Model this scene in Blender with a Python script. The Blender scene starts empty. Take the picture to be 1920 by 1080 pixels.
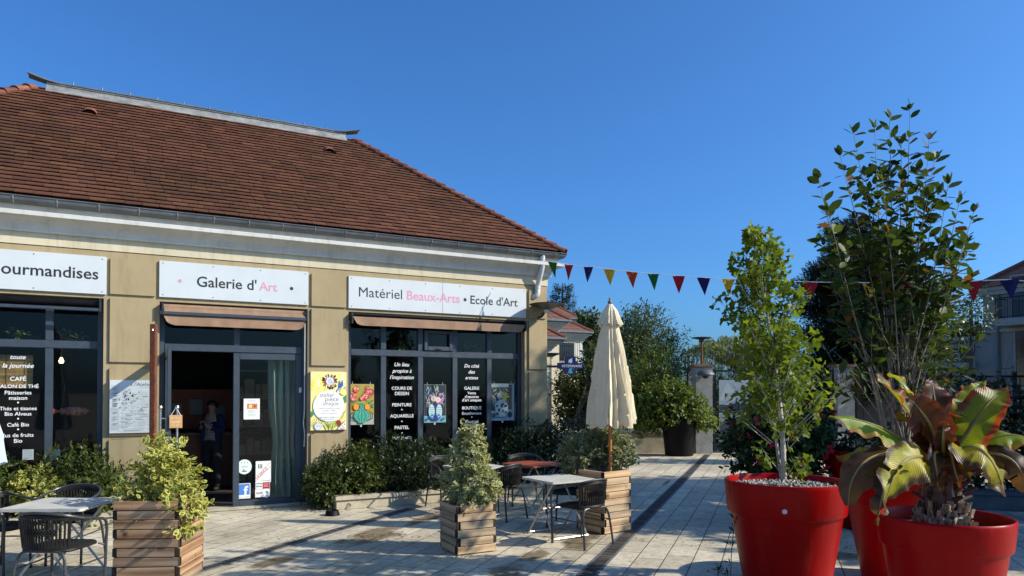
import bpy, bmesh, math, random
import numpy as np
from mathutils import Vector, Matrix, Euler, noise as mnoise

# ------------------------------------------------------------------ scene, camera, light
SC = bpy.context.scene
COL = SC.collection
R = math.radians
rng = np.random.default_rng(7)
random.seed(7)

F_PX, HORIZ, CAM_H, CX = 1330.0, 735.0, 1.75, 960.0
PITCH = R(0.9)
PP_Y = HORIZ - F_PX * math.tan(PITCH)
cam_d = bpy.data.cameras.new("camera")
cam = bpy.data.objects.new("camera", cam_d)
COL.objects.link(cam)
cam.location = (0, 0, CAM_H)
cam.rotation_euler = (R(90) + PITCH, 0, 0)
cam_d.sensor_width = 36.0
cam_d.lens = 36.0 * F_PX / 1920.0
cam_d.shift_y = (PP_Y - 540.0) / 1920.0
cam_d.clip_start = 0.05
cam_d.clip_end = 2000
SC.camera = cam

SUN_AZ, SUN_EL = R(98.5), R(33)        # clockwise from the view axis (+Y); height
world = bpy.data.worlds.new("World")
SC.world = world
world.use_nodes = True
wn = world.node_tree
bg = wn.nodes["Background"]
sky = wn.nodes.new("ShaderNodeTexSky")
sky.sky_type = 'NISHITA'
sky.sun_disc = False
sky.sun_elevation = SUN_EL
sky.sun_rotation = SUN_AZ
sky.altitude = 100
sky.air_density = 1.0
sky.dust_density = 2.2
sky.ozone_density = 9.0
tint = wn.nodes.new("ShaderNodeMix")       # clear autumn sky: a deeper blue
tint.data_type = 'RGBA'; tint.blend_type = 'MULTIPLY'; tint.inputs[0].default_value = 1.0
tint.inputs[7].default_value = (0.78, 1.27, 1.58, 1)
wn.links.new(sky.outputs[0], tint.inputs[6])
wn.links.new(tint.outputs[2], bg.inputs[0])
bg.inputs[1].default_value = 0.091
sun_d = bpy.data.lights.new("sun", 'SUN')
sun_d.energy = 5.0
sun_d.angle = R(0.55)
sun_d.color = (1.0, 0.92, 0.78)
sun = bpy.data.objects.new("sun", sun_d)
COL.objects.link(sun)
SUN_DIR = Vector((math.sin(SUN_AZ) * math.cos(SUN_EL), math.cos(SUN_AZ) * math.cos(SUN_EL), math.sin(SUN_EL)))
sun.rotation_euler = SUN_DIR.to_track_quat('Z', 'Y').to_euler()
sun.location = (20, 0, 20)
SC.view_settings.view_transform = 'Standard'
SC.view_settings.look = 'None'
SC.view_settings.exposure = 0.44
SC.view_settings.gamma = 1.0

# ------------------------------------------------------------------ photo pixel -> place
_cp, _sp = math.cos(PITCH), math.sin(PITCH)
def ray(px, py):
    x = (px - CX) / F_PX
    y = -(py - PP_Y) / F_PX
    return np.array([x, _cp - y * _sp, _sp + y * _cp])
def gnd(px, py, z=0.0):
    r = ray(px, py)
    return np.array([0, 0, CAM_H]) + r * ((z - CAM_H) / r[2])
def at(px, py, depth):
    r = ray(px, py)
    return np.array([0, 0, CAM_H]) + r * (depth / r[1])
ANG = math.atan2(1.0, (3480.0 - CX) / F_PX)
U = np.array([math.cos(ANG), math.sin(ANG), 0.0])
N = np.array([math.sin(ANG), -math.cos(ANG), 0.0])
O = gnd(567, 947)
def fac(px, py, n=0.0):
    """photo pixel -> (s, z) on the plane of the shop front pushed out by n"""
    r = ray(px, py)
    C = np.array([0, 0, CAM_H])
    P = C + r * (np.dot(O + N * n - C, N) / np.dot(r, N))
    return float(np.dot(P - O, U)), float(P[2])
def floc(s, n, z):
    return O + U * s + N * n + np.array([0, 0, z])

# ------------------------------------------------------------------ helpers
class MB:
    """collects shapes for ONE mesh object"""
    def __init__(self):
        self.v, self.f, self.m, self.e = [], [], [], []
    def add(self, vs, fs, mi=0):
        b = len(self.v)
        self.v.extend([tuple(map(float, p)) for p in vs])
        self.f.extend([tuple(i + b for i in f) for f in fs])
        self.m.extend([mi] * len(fs))
        return self
    def box(self, x0, x1, y0, y1, z0, z1, mi=0, M=None):
        vs = [(x, y, z) for z in (z0, z1) for y in (y0, y1) for x in (x0, x1)]
        if M is not None:
            vs = [tuple(M @ Vector(p)) for p in vs]
        return self.add(vs, [(0, 2, 3, 1), (4, 5, 7, 6), (0, 1, 5, 4), (2, 6, 7, 3), (0, 4, 6, 2), (1, 3, 7, 5)], mi)
    def bbox(self, x0, x1, y0, y1, z0, z1, b=0.01, mi=0, M=None):
        """box with chamfered edges"""
        bm = bmesh.new()
        bmesh.ops.create_cube(bm, size=1.0)
        for v in bm.verts:
            v.co = Vector(((x0 + x1) / 2 + v.co.x * (x1 - x0), (y0 + y1) / 2 + v.co.y * (y1 - y0), (z0 + z1) / 2 + v.co.z * (z1 - z0)))
        bmesh.ops.bevel(bm, geom=bm.edges[:], offset=b, segments=2, affect='EDGES', clamp_overlap=True)
        if M is not None:
            bmesh.ops.transform(bm, matrix=M, verts=bm.verts)
        bm.verts.index_update()
        self.add([v.co for v in bm.verts], [[v.index for v in f.verts] for f in bm.faces], mi)
        bm.free()
        return self
    def tube(self, pts, r, seg=8, mi=0, caps=True, closed=False):
        pts = [Vector(p) for p in pts]
        n = len(pts)
        rs = r if hasattr(r, '__len__') else [r] * n
        vs, prev = [], None
        for i, p in enumerate(pts):
            if closed:
                t = (pts[(i + 1) % n] - pts[i - 1]).normalized()
            else:
                t = (pts[min(i + 1, n - 1)] - pts[max(i - 1, 0)])
                t = t.normalized() if t.length > 1e-9 else Vector((0, 0, 1))
            if prev is None:
                a = Vector((0, 0, 1)) if abs(t.z) < 0.9 else Vector((1, 0, 0))
                u = t.cross(a).normalized()
            else:
                u = prev - t * prev.dot(t)
                u = u.normalized() if u.length > 1e-6 else t.orthogonal().normalized()
            prev = u
            w = t.cross(u)
            for k in range(seg):
                an = 2 * math.pi * k / seg
                vs.append(p + (u * math.cos(an) + w * math.sin(an)) * rs[i])
        fs = []
        m = n if closed else n - 1
        for i in range(m):
            j = (i + 1) % n
            for k in range(seg):
                fs.append((i * seg + k, i * seg + (k + 1) % seg, j * seg + (k + 1) % seg, j * seg + k))
        if caps and not closed:
            fs.append(tuple(range(seg - 1, -1, -1)))
            fs.append(tuple((n - 1) * seg + k for k in range(seg)))
        return self.add(vs, fs, mi)
    def lathe(self, prof, seg=32, mi=0, c=(0, 0, 0), close=True):
        vs, fs = [], []
        for (r, z) in prof:
            for k in range(seg):
                a = 2 * math.pi * k / seg
                vs.append((c[0] + r * math.cos(a), c[1] + r * math.sin(a), c[2] + z))
        for i in range(len(prof) - 1):
            for k in range(seg):
                fs.append((i * seg + k, i * seg + (k + 1) % seg, (i + 1) * seg + (k + 1) % seg, (i + 1) * seg + k))
        if close:
            fs.append(tuple(range(seg - 1, -1, -1)))
            fs.append(tuple((len(prof) - 1) * seg + k for k in range(seg)))
        return self.add(vs, fs, mi)
    def prism(self, poly, z0, z1, mi=0, fn=None):
        """poly (a, b) extruded; fn(a, b, h) -> xyz"""
        fn = fn or (lambda a, b, h: (a, b, h))
        n = len(poly)
        vs = [fn(a, b, z0) for a, b in poly] + [fn(a, b, z1) for a, b in poly]
        fs = [tuple(range(n - 1, -1, -1)), tuple(range(n, 2 * n))]
        fs += [(i, (i + 1) % n, n + (i + 1) % n, n + i) for i in range(n)]
        return self.add(vs, fs, mi)
    def poly(self, pts, mi=0):
        return self.add(pts, [tuple(range(len(pts)))], mi)
    def build(self, name, mats, parent=None, smooth=False, loc=None, rot=None):
        me = bpy.data.meshes.new(name)
        me.from_pydata(self.v, [], self.f)
        mats = mats if isinstance(mats, (list, tuple)) else [mats]
        for m in mats:
            me.materials.append(m)
        if len(mats) > 1:
            me.polygons.foreach_set('material_index', self.m)
        if smooth:
            me.polygons.foreach_set('use_smooth', [True] * len(me.polygons))
            try:
                me.set_sharp_from_angle(angle=R(40))
            except Exception:
                pass
        me.update()
        o = bpy.data.objects.new(name, me)
        COL.objects.link(o)
        if parent is not None:
            o.parent = parent
        if loc is not None:
            o.location = loc
        if rot is not None:
            o.rotation_euler = rot
        return o

def tag(o, label=None, cat=None, group=None, kind=None):
    if label: o['label'] = label
    if cat: o['category'] = cat
    if group: o['group'] = group
    if kind: o['kind'] = kind
    return o
def thing(name, label, cat, loc=(0, 0, 0), rz=0.0, group=None):
    o = bpy.data.objects.new(name, None)
    o.empty_display_size = 0.2
    COL.objects.link(o)
    o.location = tuple(map(float, loc))
    o.rotation_euler = (0, 0, rz)
    return tag(o, label, cat, group)
def fthing(name, label, cat, s, n, z, group=None):
    return thing(name, label, cat, floc(s, n, z), ANG, group)
def copy_tree(o, parent=None):
    c = o.copy()
    COL.objects.link(c)
    if parent is not None:
        c.parent = parent
    for ch in list(o.children):
        copy_tree(ch, c)
    return c
def bez(p0, p1, p2, p3, n=12):
    out = []
    for i in range(n + 1):
        t = i / n
        out.append(tuple((1 - t) ** 3 * a + 3 * t * (1 - t) ** 2 * b + 3 * t * t * (1 - t) * c + t ** 3 * d for a, b, c, d in zip(p0, p1, p2, p3)))
    return out
def smooth_path(pts, n=6):
    """Catmull-Rom through the points"""
    P = [Vector(p) for p in pts]
    P = [P[0] * 2 - P[1]] + P + [P[-1] * 2 - P[-2]]
    out = []
    for i in range(1, len(P) - 2):
        for k in range(n):
            t = k / n
            a, b, c, d = P[i - 1], P[i], P[i + 1], P[i + 2]
            out.append(0.5 * ((2 * b) + (c - a) * t + (2 * a - 5 * b + 4 * c - d) * t * t + (3 * b - a - 3 * c + d) * t ** 3))
    out.append(P[-2])
    return out
def rounded(w, h, r, n=6, cx=0.0, cy=0.0):
    pts = []
    for (sx, sy, a0) in ((1, 1, 0), (-1, 1, 90), (-1, -1, 180), (1, -1, 270)):
        for k in range(n + 1):
            a = R(a0 + 90 * k / n)
            pts.append((cx + sx * (w / 2 - r) + r * math.cos(a), cy + sy * (h / 2 - r) + r * math.sin(a)))
    return pts

# ------------------------------------------------------------------ materials
def new_mat(name):
    m = bpy.data.materials.new(name)
    m.use_nodes = True
    nt = m.node_tree
    return m, nt, nt.nodes["Principled BSDF"]
def nd(nt, t, **kw):
    n = nt.nodes.new(t)
    for k, v in kw.items():
        setattr(n, k, v)
    return n
def val(nt, sock, v):
    sock.default_value = v
def mixc(nt, fac_, a, b, mode='MIX'):
    n = nt.nodes.new("ShaderNodeMix")
    n.data_type = 'RGBA'
    n.blend_type = mode
    for s, x in ((n.inputs[0], fac_), (n.inputs[6], a), (n.inputs[7], b)):
        if hasattr(x, 'is_linked') or hasattr(x, 'links'):
            nt.links.new(x, s)
        elif isinstance(x, (tuple, list)):
            s.default_value = (*x[:3], 1)
        else:
            s.default_value = x
    return n.outputs[2]
def ramp(nt, src, stops):
    n = nt.nodes.new("ShaderNodeValToRGB")
    cr = n.color_ramp
    while len(cr.elements) < len(stops):
        cr.elements.new(0.5)
    for e, (p, c) in zip(cr.elements, stops):
        e.position = p
        e.color = (*c, 1) if len(c) == 3 else c
    nt.links.new(src, n.inputs[0])
    return n.outputs[0]
def ramp01(nt, src, a, b):
    n = nt.nodes.new("ShaderNodeMapRange")
    n.inputs[1].default_value = a
    n.inputs[2].default_value = b
    nt.links.new(src, n.inputs[0])
    return n.outputs[0]
def noise(nt, vec, scale, detail=4, rough=0.6):
    n = nt.nodes.new("ShaderNodeTexNoise")
    n.inputs['Scale'].default_value = scale
    n.inputs['Detail'].default_value = detail
    n.inputs['Roughness'].default_value = rough
    if vec is not None:
        nt.links.new(vec, n.inputs['Vector'])
    return n.outputs['Fac']
def coords(nt, scale=None, kind='Object'):
    tc = nt.nodes.new("ShaderNodeTexCoord")
    o = tc.outputs[kind]
    if scale is not None:
        mp = nt.nodes.new("ShaderNodeMapping")
        mp.inputs['Scale'].default_value = scale
        nt.links.new(o, mp.inputs[0])
        o = mp.outputs[0]
    return o
def bump(nt, b, h, strength=0.3, dist=0.01):
    n = nt.nodes.new("ShaderNodeBump")
    n.inputs['Strength'].default_value = strength
    n.inputs['Distance'].default_value = dist
    nt.links.new(h, n.inputs['Height'])
    nt.links.new(n.outputs[0], b.inputs['Normal'])
def M(name, c, rough=0.6, var=0.18, scale=6.0, metal=0.0, bmp=0.15, bscale=60.0, spec=0.5, coat=0.0, island=0.0):
    m, nt, b = new_mat(name)
    co = coords(nt)
    n1 = noise(nt, co, scale, 6)
    lo = tuple(x * (1 - var) for x in c)
    hi = tuple(min(1, x * (1 + var)) for x in c)
    colr = ramp(nt, n1, [(0.3, lo), (0.7, hi)])
    if island:
        g = nt.nodes.new("ShaderNodeNewGeometry")
        f = ramp(nt, g.outputs['Random Per Island'], [(0, (1 - island,) * 3), (1, (1 + island * .5,) * 3)])
        colr = mixc(nt, 1.0, colr, f, 'MULTIPLY')
    nt.links.new(colr, b.inputs['Base Color'])
    rr = ramp01(nt, n1, 0.2, 0.8)
    mr = nt.nodes.new("ShaderNodeMapRange")
    mr.inputs[3].default_value = max(0.02, rough - 0.1)
    mr.inputs[4].default_value = min(1, rough + 0.1)
    nt.links.new(rr, mr.inputs[0])
    nt.links.new(mr.outputs[0], b.inputs['Roughness'])
    b.inputs['Metallic'].default_value = metal
    b.inputs['Specular IOR Level'].default_value = spec
    b.inputs['Coat Weight'].default_value = coat
    if bmp:
        bump(nt, b, noise(nt, co, bscale, 3), bmp, 0.004)
    return m
def mat_leaf(name, c1, c2, edge=None, edge_w=0.62, transl=0.35, tcol=None, rough=0.45, dead=None, spec=0.25):
    m, nt, b = new_mat(name)
    g = nt.nodes.new("ShaderNodeNewGeometry")
    co = coords(nt)
    big = noise(nt, co, 1.7, 2)
    rnd = nt.nodes.new("ShaderNodeMath"); rnd.operation = 'ADD'
    nt.links.new(g.outputs['Random Per Island'], rnd.inputs[0])
    nt.links.new(ramp01(nt, big, 0.35, 0.65), rnd.inputs[1])
    half = nt.nodes.new("ShaderNodeMath"); half.operation = 'MULTIPLY'; half.inputs[1].default_value = 0.5
    nt.links.new(rnd.outputs[0], half.inputs[0])
    colr = ramp(nt, half.outputs[0], [(0.1, c1), (0.9, c2)])
    if dead:
        d = ramp(nt, g.outputs['Random Per Island'], [(0.93, (0, 0, 0)), (0.95, (1, 1, 1))])
        colr = mixc(nt, d, colr, dead)
    if edge:
        at_ = nt.nodes.new("ShaderNodeAttribute"); at_.attribute_name = 'edge'
        n2 = noise(nt, co, 90.0, 2)
        ad = nt.nodes.new("ShaderNodeMath"); ad.operation = 'MULTIPLY_ADD'
        nt.links.new(n2, ad.inputs[0]); ad.inputs[1].default_value = 0.5
        nt.links.new(at_.outputs['Fac'], ad.inputs[2])
        f = ramp(nt, ad.outputs[0], [(edge_w + 0.1, (0, 0, 0)), (min(1, edge_w + 0.25), (1, 1, 1))])
        colr = mixc(nt, f, colr, edge)
    nt.links.new(colr, b.inputs['Base Color'])
    b.inputs['Roughness'].default_value = rough
    b.inputs['Specular IOR Level'].default_value = spec
    tr = nt.nodes.new("ShaderNodeBsdfTranslucent")
    tc = mixc(nt, 1.0, colr, tcol or (1.5, 1.5, 0.6), 'MULTIPLY')
    nt.links.new(tc, tr.inputs[0])
    mx = nt.nodes.new("ShaderNodeMixShader")
    mx.inputs[0].default_value = transl
    nt.links.new(b.outputs[0], mx.inputs[1])
    nt.links.new(tr.outputs[0], mx.inputs[2])
    nt.links.new(mx.outputs[0], nt.nodes["Material Output"].inputs[0])
    return m
def mat_glass(name, tint=(0.8, 0.86, 0.86), refl=1.0):
    m, nt, b = new_mat(name)
    nt.nodes.remove(b)
    t = nt.nodes.new("ShaderNodeBsdfTransparent"); t.inputs[0].default_value = (*tint, 1)
    gl = nt.nodes.new("ShaderNodeBsdfGlossy"); gl.inputs['Roughness'].default_value = 0.02
    lw_ = nt.nodes.new("ShaderNodeLayerWeight"); lw_.inputs[0].default_value = 0.5
    p5 = nt.nodes.new("ShaderNodeMath"); p5.operation = 'POWER'; p5.inputs[1].default_value = 5.0
    nt.links.new(lw_.outputs['Facing'], p5.inputs[0])
    ml = nt.nodes.new("ShaderNodeMath"); ml.operation = 'MULTIPLY_ADD'; ml.inputs[1].default_value = 0.9 * refl; ml.inputs[2].default_value = 0.035 * refl
    nt.links.new(p5.outputs[0], ml.inputs[0])
    mx = nt.nodes.new("ShaderNodeMixShader")
    nt.links.new(ml.outputs[0], mx.inputs[0])
    nt.links.new(t.outputs[0], mx.inputs[1]); nt.links.new(gl.outputs[0], mx.inputs[2])
    nt.links.new(mx.outputs[0], nt.nodes["Material Output"].inputs[0])
    return m
def mat_wood(name, c1, c2, c3):
    """weathered planks; grain runs along the long local x / y side"""
    m, nt, b = new_mat(name)
    g = nt.nodes.new("ShaderNodeNewGeometry")
    uv = nt.nodes.new("ShaderNodeUVMap")
    off = nt.nodes.new("ShaderNodeVectorMath"); off.operation = 'SCALE'
    cmb = nt.nodes.new("ShaderNodeCombineXYZ")
    for i in range(3): nt.links.new(g.outputs['Random Per Island'], cmb.inputs[i])
    nt.links.new(cmb.outputs[0], off.inputs[0]); off.inputs['Scale'].default_value = 37.0
    ad = nt.nodes.new("ShaderNodeVectorMath"); ad.operation = 'ADD'
    nt.links.new(uv.outputs[0], ad.inputs[0]); nt.links.new(off.outputs[0], ad.inputs[1])
    mp = nt.nodes.new("ShaderNodeMapping"); mp.inputs['Scale'].default_value = (1.1, 9, 1)
    nt.links.new(ad.outputs[0], mp.inputs[0])
    n1 = noise(nt, mp.outputs[0], 1.0, 6, 0.65)
    wv = nt.nodes.new("ShaderNodeTexWave")
    wv.bands_direction = 'Y'
    wv.inputs['Scale'].default_value = 0.4
    wv.inputs['Distortion'].default_value = 7.0
    wv.inputs['Detail'].default_value = 2
    wv.inputs['Detail Scale'].default_value = 0.6
    nt.links.new(mp.outputs[0], wv.inputs['Vector'])
    mixf = nt.nodes.new("ShaderNodeMath"); mixf.operation = 'MULTIPLY_ADD'
    nt.links.new(wv.outputs['Fac'], mixf.inputs[0]); mixf.inputs[1].default_value = 0.25
    nt.links.new(n1, mixf.inputs[2])
    grain = ramp(nt, mixf.outputs[0], [(0.30, c1), (0.58, c2), (0.85, c3)])
    tone = ramp(nt, g.outputs['Random Per Island'], [(0, (0.72, 0.74, 0.78)), (0.5, (1, 0.95, 0.9)), (1, (1.15, 0.98, 0.8))])
    colr = mixc(nt, 1.0, grain, tone, 'MULTIPLY')
    vo = nt.nodes.new("ShaderNodeTexVoronoi"); vo.inputs['Scale'].default_value = 2.4
    nt.links.new(ad.outputs[0], vo.inputs['Vector'])
    kn = ramp(nt, vo.outputs['Distance'], [(0.03, (0.25, 0.18, 0.14)), (0.09, (1, 1, 1))])
    colr = mixc(nt, 1.0, colr, kn, 'MULTIPLY')
    nt.links.new(colr, b.inputs['Base Color'])
    b.inputs['Roughness'].default_value = 0.75
    bump(nt, b, mixf.outputs[0], 0.35, 0.004)
    return m

print_t = None
MT = {}
def build_materials():
    MT['render'] = mat_wall('beige render', (0.355, 0.280, 0.160))
    MT['cream'] = mat_wall('cream render', (0.56, 0.50, 0.36))
    MT['cornice'] = mat_wall('white cornice paint', (0.56, 0.55, 0.50))
    MT['zinc'] = M('weathered zinc', (0.11, 0.12, 0.13), 0.5, 0.25, 5, metal=0.2, bmp=0.05)
    MT['zinc_light'] = M('pale zinc', (0.23, 0.235, 0.225), 0.6, 0.35, 6, metal=0.15, bmp=0.05)
    MT['pvc'] = M('grey white pipe', (0.55, 0.56, 0.56), 0.35, 0.1, 12, bmp=0.0)
    MT['alu'] = M('anthracite aluminium', (0.036, 0.050, 0.068), 0.45, 0.12, 9, bmp=0.03)
    MT['alu_dark'] = M('dark aluminium', (0.02, 0.024, 0.03), 0.4, 0.12, 9, bmp=0.03)
    MT['steel'] = M('brushed steel', (0.5, 0.5, 0.5), 0.3, 0.15, 20, metal=0.9, bmp=0.0)
    MT['sign'] = M('white sign board', (0.54, 0.575, 0.585), 0.45, 0.035, 2.5, bmp=0.0)
    MT['ink'] = M('black ink', (0.016, 0.017, 0.018), 0.5, 0.1, bmp=0.0)
    MT['pink'] = M('pink ink', (0.62, 0.27, 0.36), 0.5, 0.06, bmp=0.0)
    MT['white'] = M('white vinyl', (0.80, 0.80, 0.80), 0.5, 0.04, bmp=0.0)
    MT['grey_ink'] = M('grey ink', (0.22, 0.22, 0.24), 0.6, 0.1, bmp=0.0)
    MT['awning'] = M('tan awning cloth', (0.25, 0.152, 0.092), 0.85, 0.2, 7, bmp=0.35, bscale=14)
    MT['dark_in'] = M('wall coloured for unlit room', (0.035, 0.037, 0.04), 0.7, 0.2, 2)  # darkness of the unlit room put into the wall colour
    MT['floor_in'] = M('floor coloured for unlit room', (0.06, 0.05, 0.045), 0.5, 0.25, 3)  # floor likewise darkened to stand for missing light
    MT['glass'] = mat_glass('window glass', (0.80, 0.83, 0.82), 0.8)
    MT['corten'] = M('rusty steel', (0.13, 0.035, 0.014), 0.85, 0.5, 30, bmp=0.4, bscale=90)
    MT['chair_tube'] = M('grey lacquered tube', (0.035, 0.037, 0.038), 0.4, 0.25, 25, metal=0.1, bmp=0.03)
    MT['wicker'] = M('black woven resin', (0.011, 0.011, 0.010), 0.5, 0.3, 40, bmp=0.3, bscale=160, island=0.3, spec=.25)
    MT['table_top'] = M('off white table top', (0.50, 0.48, 0.42), 0.45, 0.14, 5, bmp=0.03)
    MT['table_red'] = M('red brown table top', (0.30, 0.065, 0.028), 0.4, 0.16, 5, bmp=0.03)
    MT['table_leg'] = M('silver table leg', (0.42, 0.41, 0.37), 0.35, 0.15, 15, metal=0.7, bmp=0.0)
    MT['canvas'] = mat_canvas('cream parasol canvas', (0.80, 0.72, 0.52))
    MT['canvas_blue'] = mat_canvas('pale blue parasol canvas', (0.50, 0.62, 0.72))
    MT['pole'] = M('varnished pole', (0.42, 0.15, 0.035), 0.4, 0.25, 20, bmp=0.05)
    MT['soil'] = M('dark potting soil', (0.022, 0.016, 0.012), 0.95, 0.5, 30, bmp=0.9, bscale=45)
    MT['pebble'] = M('pale gravel', (0.42, 0.40, 0.35), 0.8, 0.2, 30, island=0.45)
    MT['pot_red'] = mat_pot('red plastic', (0.27, 0.0006, 0.0012)) if True else M('red plastic', (0.27, 0.0006, 0.0012), 0.34, 0.12, 3, bmp=0.04, bscale=25, spec=.10)
    MT['pot_black'] = M('black plastic', (0.004, 0.004, 0.0045), 0.5, 0.2, 5, bmp=0.05, spec=.15)
    MT['curb'] = mat_stone('pale limestone', (0.46, 0.41, 0.30))
    MT['concrete'] = mat_stone('grey concrete', (0.36, 0.36, 0.34))
    MT['concrete_dark'] = mat_stone('dark concrete', (0.12, 0.13, 0.14))
    MT['iron'] = M('black iron', (0.012, 0.013, 0.014), 0.45, 0.2, 15, metal=0.2, bmp=0.05)
    MT['bark'] = M('grey bark', (0.20, 0.17, 0.13), 0.85, 0.35, 22, bmp=0.6, bscale=70)
    MT['bark_pale'] = M('pale bark', (0.40, 0.37, 0.31), 0.8, 0.3, 30, bmp=0.4, bscale=80)
    MT['bark_dark'] = M('dark bark', (0.07, 0.055, 0.04), 0.9, 0.3, 18, bmp=0.6)
    MT['wood'] = mat_wood('weathered pine planks', (0.13, 0.085, 0.05), (0.40, 0.285, 0.175), (0.56, 0.43, 0.27))
    MT['end_grain'] = M('dark end grain', (0.028, 0.018, 0.011), 0.9, 0.4, 40, bmp=0.3)
    MT['wood_brown'] = mat_wood('brown pine planks', (0.07, 0.040, 0.022), (0.26, 0.16, 0.09), (0.42, 0.30, 0.19))
    MT['tile'] = mat_tile('brown clay tile')
    MT['hip'] = M('red clay hip tile', (0.185, 0.062, 0.036), 0.8, 0.3, 9, bmp=0.3, island=0.4)
    MT['oakply'] = M('plywood tag', (0.55, 0.30, 0.12), 0.6, 0.15, 12)

def mat_wall(name, c):
    m, nt, b = new_mat(name)
    co = coords(nt)
    n1 = noise(nt, co, 1.3, 5, 0.65)
    mp = nt.nodes.new("ShaderNodeMapping"); mp.inputs['Scale'].default_value = (5, 5, 0.7)
    nt.links.new(co, mp.inputs[0])
    n2 = noise(nt, mp.outputs[0], 1.6, 5, 0.7)
    a = ramp(nt, n1, [(0.3, tuple(x * .88 for x in c)), (0.7, tuple(x * 1.08 for x in c))])
    st = ramp(nt, n2, [(0.32, (0.80, 0.78, 0.75)), (0.5, (1, 1, 1))])
    colr = mixc(nt, 0.85, a, st, 'MULTIPLY')
    sp = ramp(nt, noise(nt, co, 38, 3), [(0.24, (0.45, 0.4, 0.35)), (0.29, (1, 1, 1))])
    colr = mixc(nt, 0.6, colr, sp, 'MULTIPLY')
    nt.links.new(colr, b.inputs['Base Color'])
    b.inputs['Roughness'].default_value = 0.85
    b.inputs['Specular IOR Level'].default_value = 0.25
    bump(nt, b, noise(nt, co, 140, 3), 0.25, 0.003)
    return m
def mat_stone(name, c):
    m, nt, b = new_mat(name)
    co = coords(nt)
    n1 = noise(nt, co, 4, 8, 0.7)
    n2 = noise(nt, co, 60, 4, 0.7)
    a = ramp(nt, n1, [(0.3, tuple(x * .65 for x in c)), (0.65, tuple(x * 1.12 for x in c))])
    s = ramp(nt, n2, [(0.3, (0.7, 0.68, 0.64)), (0.55, (1, 1, 1))])
    nt.links.new(mixc(nt, 0.8, a, s, 'MULTIPLY'), b.inputs['Base Color'])
    b.inputs['Roughness'].default_value = 0.9
    bump(nt, b, n2, 0.5, 0.006)
    return m
def mat_canvas(name, c):
    m = M(name, c, 0.9, 0.07, 5, bmp=0.25, bscale=22)
    nt = m.node_tree
    b = nt.nodes["Principled BSDF"]
    tr = nt.nodes.new("ShaderNodeBsdfTranslucent")
    tr.inputs[0].default_value = (c[0], c[1] * .92, c[2] * .8, 1)
    mx = nt.nodes.new("ShaderNodeMixShader"); mx.inputs[0].default_value = 0.22
    nt.links.new(b.outputs[0], mx.inputs[1]); nt.links.new(tr.outputs[0], mx.inputs[2])
    nt.links.new(mx.outputs[0], nt.nodes["Material Output"].inputs[0])
    return m
def mat_pot(name, c):
    m, nt, b = new_mat(name)
    co = coords(nt)
    mp = nt.nodes.new("ShaderNodeMapping"); mp.inputs['Scale'].default_value = (7, 7, .8)
    nt.links.new(co, mp.inputs[0])
    st = noise(nt, mp.outputs[0], 1.2, 6, .75); sp = noise(nt, co, 45, 4, .75); big = noise(nt, co, 2.2, 4)
    base = ramp(nt, big, [(.3, tuple(x * .88 for x in c)), (.7, tuple(x * 1.08 for x in c))])
    f1 = ramp01(nt, st, .56, .85); m1 = nt.nodes.new("ShaderNodeMath"); m1.operation = 'MULTIPLY'; m1.inputs[1].default_value = .22; nt.links.new(f1, m1.inputs[0])
    base = mixc(nt, m1.outputs[0], base, (.30, .10, .08))
    f2 = ramp01(nt, sp, .66, .78); m2 = nt.nodes.new("ShaderNodeMath"); m2.operation = 'MULTIPLY'; m2.inputs[1].default_value = .25; nt.links.new(f2, m2.inputs[0])
    base = mixc(nt, m2.outputs[0], base, (.22, .10, .07))
    nt.links.new(base, b.inputs['Base Color'])
    mr = nt.nodes.new("ShaderNodeMapRange"); mr.inputs[1].default_value = .35; mr.inputs[2].default_value = .75; mr.inputs[3].default_value = .26; mr.inputs[4].default_value = .55
    nt.links.new(st, mr.inputs[0]); nt.links.new(mr.outputs[0], b.inputs['Roughness'])
    b.inputs['Specular IOR Level'].default_value = .12
    bump(nt, b, sp, .04, .003)
    return m
def mat_tile(name):
    m, nt, b = new_mat(name)
    g = nt.nodes.new("ShaderNodeNewGeometry")
    co = coords(nt)
    base = ramp(nt, g.outputs['Random Per Island'], [(0.0, (0.074, 0.031, 0.019)), (0.35, (0.090, 0.037, 0.021)), (0.7, (0.102, 0.042, 0.023)), (0.95, (0.124, 0.052, 0.026))])
    n1 = noise(nt, co, 0.55, 5, 0.65)
    patch = ramp(nt, n1, [(0.38, (0.75, 0.78, 0.68)), (0.6, (1.08, 1, 1))])
    colr = mixc(nt, 0.9, base, patch, 'MULTIPLY')
    n2 = noise(nt, co, 24, 4, 0.7)
    lich = ramp(nt, n2, [(0.62, (0, 0, 0)), (0.72, (1, 1, 1))])
    fl = nt.nodes.new("ShaderNodeMath"); fl.operation = 'MULTIPLY'; fl.inputs[1].default_value = 0.35
    nt.links.new(lich, fl.inputs[0])
    colr = mixc(nt, fl.outputs[0], colr, (0.12, 0.105, 0.06))
    nt.links.new(colr, b.inputs['Base Color'])
    b.inputs['Roughness'].default_value = 0.85
    b.inputs['Specular IOR Level'].default_value = 0.25
    bump(nt, b, n2, 0.3, 0.004)
    return m
build_materials()

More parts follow.
